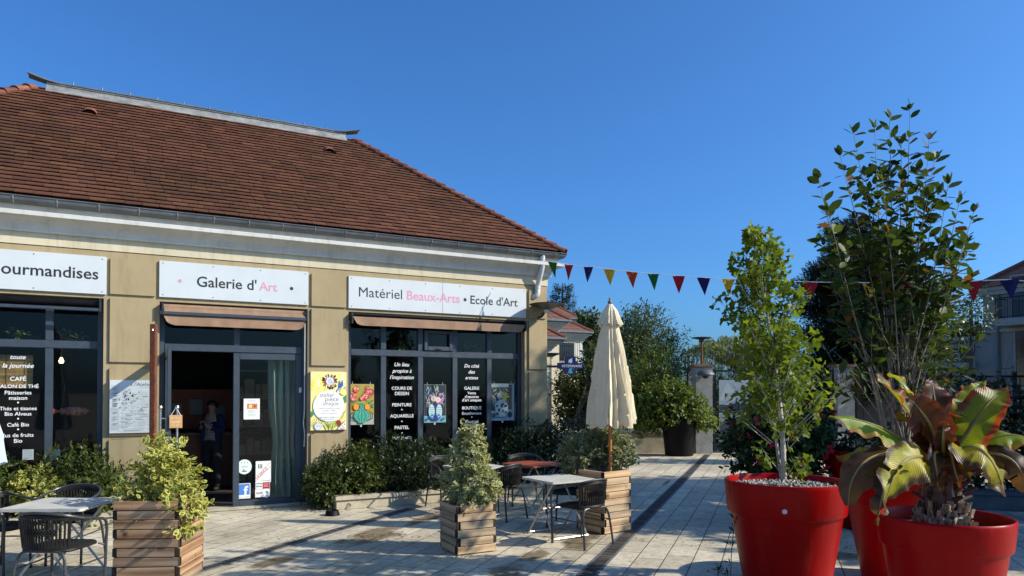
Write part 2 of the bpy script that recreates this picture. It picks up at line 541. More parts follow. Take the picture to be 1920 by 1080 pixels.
# ------------------------------------------------------------------ foliage
LEAF = {
    'oval': ([(0, 0), (.2, .2), (.29, .5), (.17, .82), (0, 1), (-.17, .82), (-.29, .5), (-.2, .2)], (0, .5), -.05),
    'lance': ([(0, 0), (.13, .25), (.15, .5), (0, 1), (-.15, .5), (-.13, .25)], (0, .45), -.03),
    'fan': ([(0, 0), (.12, .45), (.5, .78), (.3, 1.0), (.03, .86), (-.28, 1.0), (-.5, .78), (-.12, .45)], (0, .7), -.05),
    'tiny': ([(0, 0), (.28, .5), (0, 1), (-.28, .5)], None, 0),
    'needle': ([(0, 0), (.09, .5), (0, 1), (-.09, .5)], None, 0),
}
def unit(a):
    return a / np.maximum(1e-9, np.linalg.norm(a, axis=-1, keepdims=True))
def rand_dirs(n):
    return unit(rng.normal(size=(n, 3)))
def leaf_arrays(pos, axis, nrm, size, shape='oval', curl=0.12):
    out, cen, dz = LEAF[shape]
    t = [(x, y, -curl * (y ** 2) ) for x, y in out]
    ed = [1.0] * len(out)
    k = len(out)
    if cen is not None:
        t.append((cen[0], cen[1], dz - curl * cen[1] ** 2))
        ed.append(0.0)
        faces = [(i, (i + 1) % k, k) for i in range(k)]
    else:
        faces = [(0, 1, 2), (0, 2, 3)]
    T = np.array(t)
    axis = unit(axis)
    x = unit(np.cross(axis, nrm))
    z = np.cross(x, axis)
    n = len(pos)
    V = pos[:, None, :] + size[:, None, None] * (T[None, :, 0:1] * x[:, None, :] + T[None, :, 1:2] * axis[:, None, :] + T[None, :, 2:3] * z[:, None, :])
    Fc = np.array(faces)[None] + (np.arange(n) * len(t))[:, None, None]
    return V.reshape(-1, 3), Fc.reshape(-1, 3), np.tile(np.array(ed), n)
def tri_mesh(name, V, Fc, mat, parent=None, edge=None, loc=None):
    me = bpy.data.meshes.new(name)
    me.vertices.add(len(V)); me.vertices.foreach_set('co', V.astype(np.float32).ravel())
    me.loops.add(len(Fc) * 3); me.loops.foreach_set('vertex_index', Fc.astype(np.int32).ravel())
    me.polygons.add(len(Fc))
    me.polygons.foreach_set('loop_start', np.arange(0, len(Fc) * 3, 3, dtype=np.int32))
    if edge is not None:
        a = me.attributes.new('edge', 'FLOAT', 'POINT')
        a.data.foreach_set('value', edge.astype(np.float32))
    me.materials.append(mat)
    me.update(calc_edges=True)
    o = bpy.data.objects.new(name, me)
    COL.objects.link(o)
    if parent is not None: o.parent = parent
    if loc is not None: o.location = loc
    return o
def sprigs(cent, axis, n_leaf, length, size, shape='oval', open_=0.9, jitter=0.35):
    """every centre carries a short twig of n_leaf leaves set round it"""
    n = len(cent)
    axis = unit(axis)
    c = np.repeat(cent, n_leaf, 0); a = np.repeat(axis, n_leaf, 0)
    t = np.tile(np.linspace(0, 1, n_leaf), n)[:, None] + rng.normal(0, .05, (n * n_leaf, 1))
    rd = rand_dirs(n * n_leaf)
    rad = unit(rd - a * np.sum(rd * a, 1, keepdims=True))
    L = length * rng.uniform(.7, 1.3, (n, 1)).repeat(n_leaf, 0)
    pos = c + a * t * L + rad * 0.004
    ax = unit(a * (0.35 + 0.6 * t) + rad * open_ + rng.normal(0, jitter * .4, pos.shape))
    nr = unit(a * 0.8 + np.array([0, 0, .6]) + rng.normal(0, jitter, pos.shape))
    sz = size * rng.uniform(.65, 1.25, n * n_leaf)
    return leaf_arrays(pos, ax, nr, sz, shape)
def in_ellipsoids(n, ells, shell=0.45, lump=0.18, seed=0, lumpscale=1.6):
    """points inside a union of ellipsoids (cx,cy,cz,rx,ry,rz), mostly near their skin, with an uneven outline"""
    vol = np.array([e[3] * e[4] * e[5] for e in ells]) ** (2 / 3.)
    pick = rng.choice(len(ells), n, p=vol / vol.sum())
    E = np.array(ells)[pick]
    d = rand_dirs(n)
    r = 1 - shell * rng.random(n) ** 1.4
    base = E[:, :3] + d * E[:, 3:] 
    ln = np.array([mnoise.noise(Vector(p * lumpscale) + Vector((seed * 3.1, 0, 0))) for p in base])
    r = r * (1 + lump * 1.6 * ln)
    pos = E[:, :3] + d * E[:, 3:] * r[:, None]
    out = unit(d / E[:, 3:])
    return pos, out
def bush(parent, ells, n, n_leaf, length, size, shape, mat, name='foliage', shell=.5, lump=.2, seed=0, up=.35, clip=None, lumpscale=1.6):
    pos, out = in_ellipsoids(n, ells, shell, lump, seed, lumpscale)
    if clip is not None:
        k = clip(pos); pos, out = pos[k], out[k]
    ax = out + np.array([0, 0, up]) + rng.normal(0, .45, out.shape)
    V, Fc, ed = sprigs(pos, ax, n_leaf, length, size, shape)
    return tri_mesh(name, V, Fc, mat, parent, ed)

LF = {
    'euonymus': mat_leaf('golden variegated leaf', (0.06, 0.10, 0.015), (0.20, 0.23, 0.035), edge=(0.50, 0.47, 0.13), edge_w=.68, transl=.3),
    'elae': mat_leaf('silver variegated leaf', (0.075, 0.105, 0.04), (0.17, 0.20, 0.085), edge=(0.46, 0.45, 0.24), edge_w=.72, transl=.25),
    'elae_dull': mat_leaf('dull variegated leaf', (0.06, 0.085, 0.035), (0.14, 0.17, 0.08), edge=(0.34, 0.34, 0.19), edge_w=.78, transl=.25),
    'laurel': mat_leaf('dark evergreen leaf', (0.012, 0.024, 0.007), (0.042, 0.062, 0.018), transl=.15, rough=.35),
    'laurel_lit': mat_leaf('sunlit evergreen leaf', (0.026, 0.046, 0.011), (0.10, 0.12, 0.026), transl=.22, rough=.35),  # lighter copy of the laurel leaf, sunlight put into its colour
    'ginkgo': mat_leaf('yellow green fan leaf', (0.055, 0.10, 0.010), (0.19, 0.24, 0.022), transl=.45, tcol=(1.5, 1.45, .5)),
    'oak': mat_leaf('glossy oval leaf', (0.018, 0.038, 0.010), (0.07, 0.105, 0.02), transl=.3, rough=.55, dead=(0.16, 0.07, 0.02)),
    'conifer': mat_leaf('blackish conifer needle', (0.010, 0.018, 0.009), (0.03, 0.044, 0.018), transl=.08, spec=.08),
    'olive': mat_leaf('grey green leaf', (0.03, 0.05, 0.02), (0.105, 0.14, 0.06), transl=.25),
    'bright': mat_leaf('fresh green leaf', (0.04, 0.075, 0.012), (0.17, 0.21, 0.035), transl=.32),
    'willow': mat_leaf('pale willow leaf', (0.12, 0.17, 0.06), (0.24, 0.29, 0.11), transl=.35),
    'mandevilla': mat_leaf('deep green leaf', (0.014, 0.034, 0.010), (0.05, 0.085, 0.022), transl=.2, rough=.3),
    'flower': mat_leaf('red petal', (0.35, 0.006, 0.02), (0.55, 0.015, 0.05), transl=.3, tcol=(1.2, .8, .8)),
    'far': mat_leaf('hazy distant leaf', (0.05, 0.075, 0.04), (0.11, 0.14, 0.08), transl=.15),
}
# ------------------------------------------------------------------ ground
PAVE = math.atan2((1446 - CX), F_PX)        # paving rows run towards px 1446 on the horizon
def mat_paving():
    m, nt, b = new_mat("paving slabs")
    co = coords(nt)
    mp = nt.nodes.new("ShaderNodeMapping"); mp.inputs['Location'].default_value = (0.05, 0.08, 0)
    nt.links.new(co, mp.inputs[0])
    br = nt.nodes.new("ShaderNodeTexBrick")
    br.inputs['Scale'].default_value = 1.0
    br.inputs['Brick Width'].default_value = 0.60
    br.inputs['Row Height'].default_value = 0.285
    br.inputs['Mortar Size'].default_value = 0.006
    br.inputs['Mortar Smooth'].default_value = 0.25
    br.inputs['Color1'].default_value = (0, 0, 0, 1); br.inputs['Color2'].default_value = (1, 1, 1, 1)
    br.offset = 0.37
    nt.links.new(mp.outputs[0], br.inputs['Vector'])
    slab = ramp(nt, br.outputs['Color'], [(0, (0.45, 0.405, 0.31)), (0.5, (0.53, 0.48, 0.37)), (1, (0.61, 0.555, 0.43))])
    n1 = noise(nt, co, 0.9, 7, 0.72)
    n2 = noise(nt, co, 11, 6, 0.78)
    n3 = noise(nt, co, 120, 3, 0.7)
    slab = mixc(nt, 0.9, slab, ramp(nt, n1, [(0.3, (0.5, 0.48, 0.44)), (0.42, (0.82, 0.80, 0.76)), (0.62, (1.08, 1.07, 1.05))]), 'MULTIPLY')
    slab = mixc(nt, 0.85, slab, ramp(nt, n2, [(0.3, (0.52, 0.5, 0.46)), (0.55, (1.05, 1.05, 1.05))]), 'MULTIPLY')
    slab = mixc(nt, 0.5, slab, ramp(nt, n3, [(0.35, (0.7, 0.68, 0.66)), (0.5, (1, 1, 1))]), 'MULTIPLY')
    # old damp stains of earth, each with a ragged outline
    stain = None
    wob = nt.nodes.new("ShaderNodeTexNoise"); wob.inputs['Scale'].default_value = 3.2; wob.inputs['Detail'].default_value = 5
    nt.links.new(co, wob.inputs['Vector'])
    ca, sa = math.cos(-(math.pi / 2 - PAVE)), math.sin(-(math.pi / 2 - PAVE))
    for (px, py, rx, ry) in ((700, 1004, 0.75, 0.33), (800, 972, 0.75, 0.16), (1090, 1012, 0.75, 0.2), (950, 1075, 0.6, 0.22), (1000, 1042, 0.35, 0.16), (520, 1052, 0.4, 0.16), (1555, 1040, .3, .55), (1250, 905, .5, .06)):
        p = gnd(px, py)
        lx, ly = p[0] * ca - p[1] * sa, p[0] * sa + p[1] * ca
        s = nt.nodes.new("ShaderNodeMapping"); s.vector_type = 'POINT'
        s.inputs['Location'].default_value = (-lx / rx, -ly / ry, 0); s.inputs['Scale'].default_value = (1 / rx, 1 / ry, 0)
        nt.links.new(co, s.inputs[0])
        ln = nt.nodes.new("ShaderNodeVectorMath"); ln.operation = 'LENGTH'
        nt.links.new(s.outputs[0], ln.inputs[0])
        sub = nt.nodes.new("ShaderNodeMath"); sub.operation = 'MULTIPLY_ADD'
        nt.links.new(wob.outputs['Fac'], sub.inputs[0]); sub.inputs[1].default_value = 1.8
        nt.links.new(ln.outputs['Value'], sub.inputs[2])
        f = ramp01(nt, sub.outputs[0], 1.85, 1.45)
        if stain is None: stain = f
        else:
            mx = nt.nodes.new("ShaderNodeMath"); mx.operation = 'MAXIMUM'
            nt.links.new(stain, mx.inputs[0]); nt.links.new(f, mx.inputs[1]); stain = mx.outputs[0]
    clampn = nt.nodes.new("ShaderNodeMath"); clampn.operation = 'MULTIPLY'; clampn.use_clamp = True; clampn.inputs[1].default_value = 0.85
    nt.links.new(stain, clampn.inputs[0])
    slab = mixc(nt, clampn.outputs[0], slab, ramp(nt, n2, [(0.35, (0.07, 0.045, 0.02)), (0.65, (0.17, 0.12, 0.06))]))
    colr = mixc(nt, br.outputs['Fac'], slab, (0.045, 0.042, 0.036))
    nt.links.new(colr, b.inputs['Base Color'])
    b.inputs['Roughness'].default_value = 0.7
    b.inputs['Specular IOR Level'].default_value = 0.35
    hh = nt.nodes.new("ShaderNodeMath"); hh.operation = 'MULTIPLY_ADD'
    nt.links.new(br.outputs['Fac'], hh.inputs[0]); hh.inputs[1].default_value = -1.5
    nt.links.new(n2, hh.inputs[2])
    bump(nt, b, hh.outputs[0], 0.4, 0.006)
    return m
g = MB(); g.poly([(-700, -700, 0), (700, -700, 0), (700, 700, 0), (-700, 700, 0)])
ground = g.build("ground", mat_paving(), rot=(0, 0, math.pi / 2 - PAVE))
tag(ground, kind='structure')
def mat_lawn():
    m, nt, b = new_mat("rough lawn")
    co = coords(nt)
    n = noise(nt, co, 0.6, 8, .7)
    nt.links.new(ramp(nt, n, [(0.3, (0.03, 0.045, 0.015)), (0.7, (0.085, 0.10, 0.035))]), b.inputs['Base Color'])
    b.inputs['Roughness'].default_value = 0.95
    bump(nt, b, noise(nt, co, 25, 4), 0.8, 0.05)
    return m
lw = MB(); lw.poly([(-600, 21.5, 0), (600, 21.5, 0), (600, 690, 0), (-600, 690, 0)])
lawn = lw.build("field", mat_lawn(), loc=(0, 0, 0.004)); tag(lawn, kind='structure')

def drain(px0, py0, px1, py1, w, label):
    a, b_ = gnd(px0, py0), gnd(px1, py1)
    L = float(np.linalg.norm(b_ - a)); an = math.atan2(b_[1] - a[1], b_[0] - a[0])
    t = thing("drain_channel", label, "drain", a, an, "slotted drains across the paving")
    m = MB()
    for sy in (-1, 1):
        m.box(0, L, sy * w / 2 - .012, sy * w / 2 + .012, 0.001, 0.010)
    m.build("rim", MT['concrete_dark'], t)
    m = MB(); m.box(0, L, -w / 2 + .012, w / 2 - .012, 0.001, 0.004)
    m.build("channel_bed", MT['soil'], t)
    m = MB(); n = int(L / 0.055)
    for i in range(n):
        x = (i + .5) * L / n
        m.box(x - .018, x + .018, -w / 2 + .013, w / 2 - .013, 0.0045, 0.0085 + random.uniform(-.001, .0015))
    m.build("grate", MT['slat'], t)
MT['slat'] = M('stained drain slats', (0.075, 0.062, 0.05), 0.75, 0.5, 1.5, bmp=0.4, island=.5)
drain(1085, 1095, 1327, 852.5, 0.16, "dark slotted drain running from the square wooden parasol planter to the gate")
drain(300, 1092, 770, 954, 0.13, "dark slotted drain running past the low planter curb towards the shop door")

# ------------------------------------------------------------------ the shop
S0, S1, DEP = -6.67, 4.40, 5.78
shop = fthing("shop_building", "single storey beige shop with brown tiled hip roof and three shopfronts", "building", 0, 0, 0)
HEAD = 3.04
OPEN = [(-5.90, -2.69, 0.30), (-2.00, 0.07, 0.0), (0.71, 3.93, 0.30)]
w = MB()
for a, b_ in ((S0, -5.90), (-2.69, -2.00), (0.07, 0.71), (3.93, S1)):
    w.box(a, b_, 0, .3, 0, HEAD)
for a, b_, zs in OPEN:
    if zs: w.box(a, b_, 0, .3, 0, zs)
w.box(S0, S1, 0, .3, HEAD, 3.69)
w.box(S0, S0 + .3, .3, DEP - .3, 0, 3.69); w.box(S1 - .3, S1, .3, DEP - .3, 0, 3.69)
w.box(S0, S1, DEP - .3, DEP, 0, 3.69)
w.build("wall", MT['render'], shop)
def ringsweep(mb, prof, mi=0):
    """sweep an (n, z) profile round the footprint with mitred corners"""
    k = len(prof)
    vs = []
    for (n, z) in prof:
        vs += [(S0 - n, -n, z), (S1 + n, -n, z), (S1 + n, DEP + n, z), (S0 - n, DEP + n, z)]
    fs = []
    for i in range(k - 1):
        for c in range(4):
            d = (c + 1) % 4
            fs.append((i * 4 + c, i * 4 + d, (i + 1) * 4 + d, (i + 1) * 4 + c))
    mb.add(vs, fs, mi)
fz = MB(); ringsweep(fz, [(-.3, 3.702), (0.010, 3.702), (0.010, 3.862), (-.3, 3.862)]); fz.build("frieze", MT['cream'], shop)
cv = [(-.2, 3.862), (0.055, 3.864), (0.06, 3.87), (0.06, 3.895), (0.05, 3.90), (.055, 3.93), (.075, 3.965), (.11, 4.0), (.16, 4.025), (.20, 4.035), (.235, 4.04), (.24, 4.045), (.24, 4.098), (.235, 4.103), (.13, 4.112), (.13, 4.225), (-.2, 4.225)]
cn = MB(); ringsweep(cn, cv); cn.build("cornice", MT['cornice'], shop)
# cracks and board joints of the cornice
# gutter
gut = MB()
GC, GZ, GR = .175, 4.275, .090
arc = [(GC + GR * math.cos(a), GZ + GR * math.sin(a)) for a in np.linspace(math.pi, 2 * math.pi, 11)]
arc2 = [(GC + (GR - .006) * math.cos(a), GZ + (GR - .006) * math.sin(a)) for a in np.linspace(2 * math.pi, math.pi, 11)]
bead = [(GC + GR + .008 * math.cos(a) + .006, GZ + .003 + .008 * math.sin(a)) for a in np.linspace(-math.pi / 2, math.pi, 6)]
ringsweep(gut, arc + bead + arc2)
gutter = gut.build("gutter", MT['zinc'], shop, smooth=True)
for i in range(24):
    s = S0 + .1 + i * .478
    m = MB(); m.tube([(0, -(GC + (GR + .004) * math.cos(a)), GZ + (GR + .004) * math.sin(a)) for a in np.linspace(math.pi, 2 * math.pi, 9)], .007, 5)
    m.build("gutter_bracket", MT['zinc_light'], gutter, loc=(s, 0, 0)) if i == 0 else None
    if i == 0: brk = gutter.children[0]
    else:
        c = brk.copy(); COL.objects.link(c); c.location = (s, 0, 0)
# roof
EV, WR = .24, 3.13
Z0, Z1 = 4.295, 6.86
tanp = (Z1 - Z0) / WR
def rpt(face, a, u):
    """point of a roof face: a along its eave, u up the plan distance from the eave"""
    z = Z0 + u * tanp
    return {'front': (a, -EV + u, z), 'back': (a, DEP + EV - u, z), 'right': (S1 + EV - u, a, z), 'left': (S0 - EV + u, a, z)}[face]
rf = MB()
e = [(S0 - EV + .02, -EV + .02, Z0 - .02), (S1 + EV - .02, -EV + .02, Z0 - .02), (S1 + EV - .02, DEP + EV - .02, Z0 - .02), (S0 - EV + .02, DEP + EV - .02, Z0 - .02)]
RL, RR = S0 - EV + WR, S1 + EV - WR
tl, tr = (RL, -EV + WR, Z1 - .03), (RR, -EV + WR, Z1 - .03)
rf.add(e + [tl, tr], [(0, 1, 5, 4), (1, 2, 5), (2, 3, 4, 5), (3, 0, 4), (0, 3, 2, 1)])
cosr = math.cos(math.atan(tanp))
n_course = 33
for face, a0, a1 in (('front', S0 - EV, S1 + EV), ('right', -EV, DEP + EV), ('left', -EV, DEP + EV), ('back', S0 - EV, S1 + EV)):
    sgn = 1
    for c in range(n_course):
        u0 = c * WR / n_course
        u1 = u0 + WR / n_course * 1.35
        ex = WR / n_course
        tw = .21
        x = a0 + u0 + (0 if c % 2 else -tw / 2) + random.uniform(-.09, .09) - .1
        while x < a1 - u0:
            xa, xb = max(x + .0025, a0 + u0), min(x + tw - .0025, a1 - u0)
            if xb - xa > .03:
                d = random.uniform(-.003, .004); d2 = random.uniform(-.003, .004); th = .011
                # the upper edge lies under the next course
                um = min(u1, WR)
                xa2, xb2 = max(xa, a0 + um - .02), min(xb, a1 - um + .02)
                if xb2 <= xa2: xa2 = xb2 = (xa + xb) / 2
                lo = .037
                q = []
                for (aa, uu, h) in ((xa, u0, lo + d - th), (xb, u0, lo + d2 - th), (xb2, um, .004 - th), (xa2, um, .004 - th), (xa, u0, lo + d), (xb, u0, lo + d2), (xb2, um, .004), (xa2, um, .004)):
                    p = rpt(face, aa, uu); q.append((p[0], p[1], p[2] + h / cosr))
                rf.add(q, [(4, 5, 6, 7), (0, 1, 5, 4), (1, 2, 6, 5), (3, 0, 4, 7)])
            x += tw
roof = rf.build("roof", MT['tile'], shop)
# hip tiles
for (c0, c1) in (((S1 + EV, -EV, Z0), (RR, -EV + WR, Z1)), ((S0 - EV, -EV, Z0), (RL, -EV + WR, Z1)), ((S1 + EV, DEP + EV, Z0), (RR, -EV + WR, Z1)), ((S0 - EV, DEP + EV, Z0), (RL, -EV + WR, Z1))):
    c0, c1 = Vector(c0), Vector(c1)
    ax = (c1 - c0); L = ax.length; ax.normalize()
    sd = ax.cross(Vector((0, 0, 1))).normalized(); upv = sd.cross(ax)
    n = 22
    hp = MB()
    for i in range(n):
        p0 = c0 + ax * (L * i / n - .0); p1 = c0 + ax * (L * (i + 1.25) / n)
        if i == n - 1: p1 = c0 + ax * L * .985
        r0, r1 = .105, .085
        vs = []
        for (p, r, h) in ((p0, r0, .012), (p1, r1, -.012)):
            for a in np.linspace(-.15 * math.pi, 1.15 * math.pi, 9):
                vs.append(p + sd * (r * math.cos(a)) + upv * (r * .62 * math.sin(a) + h + .012))
        for (p, r, h) in ((p0, r0 - .018, .012), ):
            for a in np.linspace(-.15 * math.pi, 1.15 * math.pi, 9):
                vs.append(p + sd * (r * math.cos(a)) + upv * (r * .62 * math.sin(a) + h + .006))
        fs = [(k, k + 1, 9 + k + 1, 9 + k) for k in range(8)] + [(k + 1, k, 18 + k, 18 + k + 1) for k in range(8)]
        hp.add(vs, fs)
    hp.build("hip_tiles", MT['hip'], roof)
# zinc ridge with flared ends
rd = MB()
ry = -EV + WR
prof = [(-.17, -.125), (-.17, -.11), (-.07, -.015), (-.05, .0), (-.05, .045), (-.065, .045), (-.065, .06), (0, .075), (.065, .06), (.065, .045), (.05, .045), (.05, .0), (.07, -.015), (.17, -.11), (.17, -.125)]
vs = [(x, ry + a, Z1 + b_ + .02) for x in (RL + .12, RR - .12) for a, b_ in prof]
k = len(prof)
rd.add(vs, [(i, i + 1, k + i + 1, k + i) for i in range(k - 1)] + [tuple(range(k)), tuple(range(2 * k - 1, k - 1, -1))])
rd.build("ridge_flashing", MT['zinc_light'], roof)
rc = MB()
pts = []
nseg = 40
xs = np.concatenate([np.linspace(RL - .14, RL + .35, 9), np.linspace(RL + .6, RR - .6, 14), np.linspace(RR - .35, RR + .16, 9)])
for x in xs:
    f = max(0, (RL + .35 - x) / .5, (x - (RR - .35)) / .5)
    lift = .09 * f ** 1.8; wd = .08 + .05 * f
    for (a, b_) in ((-wd, .0), (-wd * .9, .02), (0, .035), (wd * .9, .02), (wd, 0), (wd * .8, -.012), (0, .018), (-wd * .8, -.012)):
        pts.append((x, ry + a, Z1 + .096 + lift + b_ - abs(a) * .1))
m8 = len(xs)
fs = [(i * 8 + j, i * 8 + (j + 1) % 8, (i + 1) * 8 + (j + 1) % 8, (i + 1) * 8 + j) for i in range(m8 - 1) for j in range(8)]
fs += [tuple(range(8)), tuple((m8 - 1) * 8 + j for j in range(8))]
rc.add(pts, fs)
for i in range(11):
    x = RL + .5 + i * (RR - RL - 1) / 10
    rc.tube([(x, ry, Z1 + .12), (x, ry, Z1 + .17)], .012, 6)
rc.build("ridge_cap", MT['zinc'], roof)
for (px, py) in ((168, 219), (620, 291)):
    r0 = ray(px, py)
    # meet the front slope
    best = None
    for u in np.linspace(.3, 3.0, 400):
        s_, z_ = fac(px, py, EV - u)
        if best is None or abs(z_ - (Z0 + u * tanp)) < best[0]: best = (abs(z_ - (Z0 + u * tanp)), s_, u)
    _, s_, u = best
    v = MB()
    vs = []
    for (du, hh, ww) in ((0, .075, .11), (.1, .06, .10), (.26, .0, .05)):
        for a in np.linspace(0, math.pi, 9):
            p = rpt('front', s_ + ww * math.cos(a), u + du)
            vs.append((p[0], p[1], p[2] + .03 + hh * math.sin(a) / cosr))
    v.add(vs, [(r * 9 + i, r * 9 + i + 1, (r + 1) * 9 + i + 1, (r + 1) * 9 + i) for r in range(2) for i in range(8)])
    v.build("roof_vent", MT['hip'], roof)
# raised panels of the piers
for (a, b_, tops) in ((-2.62, -2.06, ((3.10, 3.60), (2.16, 3.05), (1.14, 2.08), (0.32, 1.09))), (0.115, 0.665, ((3.09, 3.60), (2.16, 3.05), (0.32, 1.09))), (4.00, 4.365, ((3.09, 3.60), (2.16, 3.05), (1.14, 2.11), (0.32, 1.09)))):
    for z0, z1 in tops:
        m = MB(); m.bbox(a, b_, -.030, .02, z0, z1, .006); m.build("panel", MT['render'], shop)
# inside
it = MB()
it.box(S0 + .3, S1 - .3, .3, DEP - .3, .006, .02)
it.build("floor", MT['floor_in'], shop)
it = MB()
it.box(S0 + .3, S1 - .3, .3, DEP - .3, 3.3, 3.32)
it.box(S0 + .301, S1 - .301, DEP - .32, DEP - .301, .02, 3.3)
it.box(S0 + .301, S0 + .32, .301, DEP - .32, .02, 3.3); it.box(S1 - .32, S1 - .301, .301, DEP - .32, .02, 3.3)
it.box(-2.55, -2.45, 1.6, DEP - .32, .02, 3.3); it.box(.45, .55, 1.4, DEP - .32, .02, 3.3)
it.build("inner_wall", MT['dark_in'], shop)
# downpipe with its swan neck
dp = MB()
dpx = 4.12
s_, z_ = 4.22, 4.2
path = smooth_path([(4.19, -.20, 4.22), (4.19, -.19, 4.10), (4.19, -.19, 4.02), (4.18, -.13, 3.86), (4.17, -.07, 3.72), (4.17, -.05, 3.64)], 5)
dp.tube(path, .045, 12)
dp.tube([(4.17, -.05, 3.70), (4.17, -.05, 3.63)], .055, 12)
dp.tube(smooth_path([(4.17, -.05, 3.63), (4.16, -.06, 3.54), (4.12, -.03, 3.49), (4.08, .05, 3.48)], 5), .05, 12)
dp.build("downpipe", MT['pvc'], shop, smooth=True)

# shopfronts
FN = .13           # frames stand this far back in the openings
def frame_box(m, s0, s1, z0, z1, d=.06, y=FN):
    m.bbox(s0, s1, y, y + d, z0, z1, .006)
def shopfront(a, b_, zs, mull, hopper=None):
    m = MB()
    e_ = .001
    frame_box(m, a + e_, a + .075, zs + e_, HEAD - e_); frame_box(m, b_ - .075, b_ - e_, zs + e_, HEAD - e_)
    frame_box(m, a + .075, b_ - .075, HEAD - .09, HEAD - e_); frame_box(m, a + .075, b_ - .075, zs + e_, zs + .09)
    frame_box(m, a + .075, b_ - .075, 2.345, 2.45, y=FN - .004)
    edges = [a + .075] + [x for c in mull for x in (c - .047, c + .047)] + [b_ - .075]
    for c in mull:
        frame_box(m, c - .047, c + .047, zs + .09, 2.345); frame_box(m, c - .047, c + .047, 2.45, HEAD - .09)
    f = m.build("window", MT['alu'], shop)
    g_ = MB()
    for i in range(0, len(edges), 2):
        for z0, z1 in ((zs + .09, 2.345), (2.45, HEAD - .09)):
            g_.add([(edges[i], FN + .035, z0), (edges[i + 1], FN + .035, z0), (edges[i + 1], FN + .035, z1), (edges[i], FN + .035, z1)], [(0, 1, 2, 3)])
    g_.build("pane", MT['glass'], f)
    if hopper:
        h = MB(); h0, h1 = hopper
        frame_box(h, h0, h0 + .06, 2.46, 2.80, .05, FN - .03); frame_box(h, h1 - .06, h1, 2.46, 2.80, .05, FN - .03)
        frame_box(h, h0 + .06, h1 - .06, 2.46, 2.53, .05, FN - .03); frame_box(h, h0 + .06, h1 - .06, 2.75, 2.80, .05, FN - .03)
        h.bbox((h0 + h1) / 2 - .05, (h0 + h1) / 2 + .05, FN - .05, FN - .031, 2.48, 2.50, .004)
        h.build("vent_sash", MT['alu'], f)
    return f
win_cafe = shopfront(*OPEN[0], [-5.26, -4.61, -3.97, -3.33])
win_art = shopfront(*OPEN[2], [1.33, 1.98, 2.615, 3.28], hopper=(2.04, 2.56))
# entrance
m = MB()
a, b_ = -2.0, .07
for q in ((a + .001, a + .07, .03, HEAD - .001), (b_ - .07, b_ - .001, .03, HEAD - .001), (a + .07, b_ - .07, HEAD - .09, HEAD - .001), (-1.0, -.91, 2.45, HEAD - .09)):
    frame_box(m, *q, .06, .11)
frame_box(m, a + .07, b_ - .07, 2.345, 2.45, .07, .106)
entr = m.build("window", MT['alu'], shop)
g_ = MB()
for x0, x1 in ((a + .07, -1.0), (-.91, b_ - .07)):
    g_.add([(x0, .14, 2.45), (x1, .14, 2.45), (x1, .14, HEAD - .09), (x0, .14, HEAD - .09)], [(0, 1, 2, 3)])
g_.build("pane", MT['glass'], entr)
m = MB()
frame_box(m, -1.0, -.91, .02, 2.34, .05, .115); frame_box(m, -.09, .0, .02, 2.34, .05, .115)
frame_box(m, -.91, -.09, 2.24, 2.34, .05, .115); frame_box(m, -.91, -.09, .02, .12, .05, .115)
leafr = m.build("door", MT['alu'], shop)
g_ = MB(); g_.add([(-.91, .145, .12), (-.09, .145, .12), (-.09, .145, 2.24), (-.91, .145, 2.24)], [(0, 1, 2, 3)])
g_.build("pane", MT['glass'], leafr)
m = MB()
LX = -1.90
for (y0, y1, z0, z1) in ((-.84, -.75, .02, 2.34), (.02, .11, .02, 2.34), (-.75, .02, 2.23, 2.34), (-.75, .02, .02, .12)):
    m.bbox(LX - .025, LX + .025, y0, y1, z0, z1, .006)
leafo = m.build("door", MT['alu'], shop)
g_ = MB(); g_.add([(LX, -.75, .12), (LX, .02, .12), (LX, .02, 2.23), (LX, -.75, 2.23)], [(0, 1, 2, 3)])
g_.build("pane", MT['glass'], leafo)
for sx in (-1, 1):
    h = MB()
    hx = LX + sx * .10
    h.tube([(hx, -.80, .78), (hx, -.80, 1.50)], .016, 10)
    h.tube([(hx, -.80, 1.50), (hx, -.80, 1.515)], .022, 10)
    h.lathe([(0.001, -.03), (.018, -.025), (.03, 0), (.022, .02), (.001, .03)], 12, c=(hx, -.80, 1.545))
    for z in (.9, 1.40):
        h.tube([(LX + sx * .026, -.80, z), (hx, -.80, z)], .01, 8)
    h.build("handle", MT['steel'], leafo, smooth=True)
m = MB(); m.bbox(-2.0 + .001, .07 - .001, -.06, .30, .004, .03, .006); m.build("threshold", MT['curb'], shop)
cd = MB(); cd.tube(smooth_path([(.03, .03, 3.0), (.03, .03, 2.4), (.03, .035, 1.5), (.015, .03, 1.28), (.035, .035, 1.1), (.03, .04, .9)], 5), .009, 6); cd.build("cable", MT['pvc'], shop)
sw = MB(); sw.bbox(-.04 , 0.0, .10, .113, 1.74, 1.82, .003); sw.build("intercom", MT['pvc'], shop)

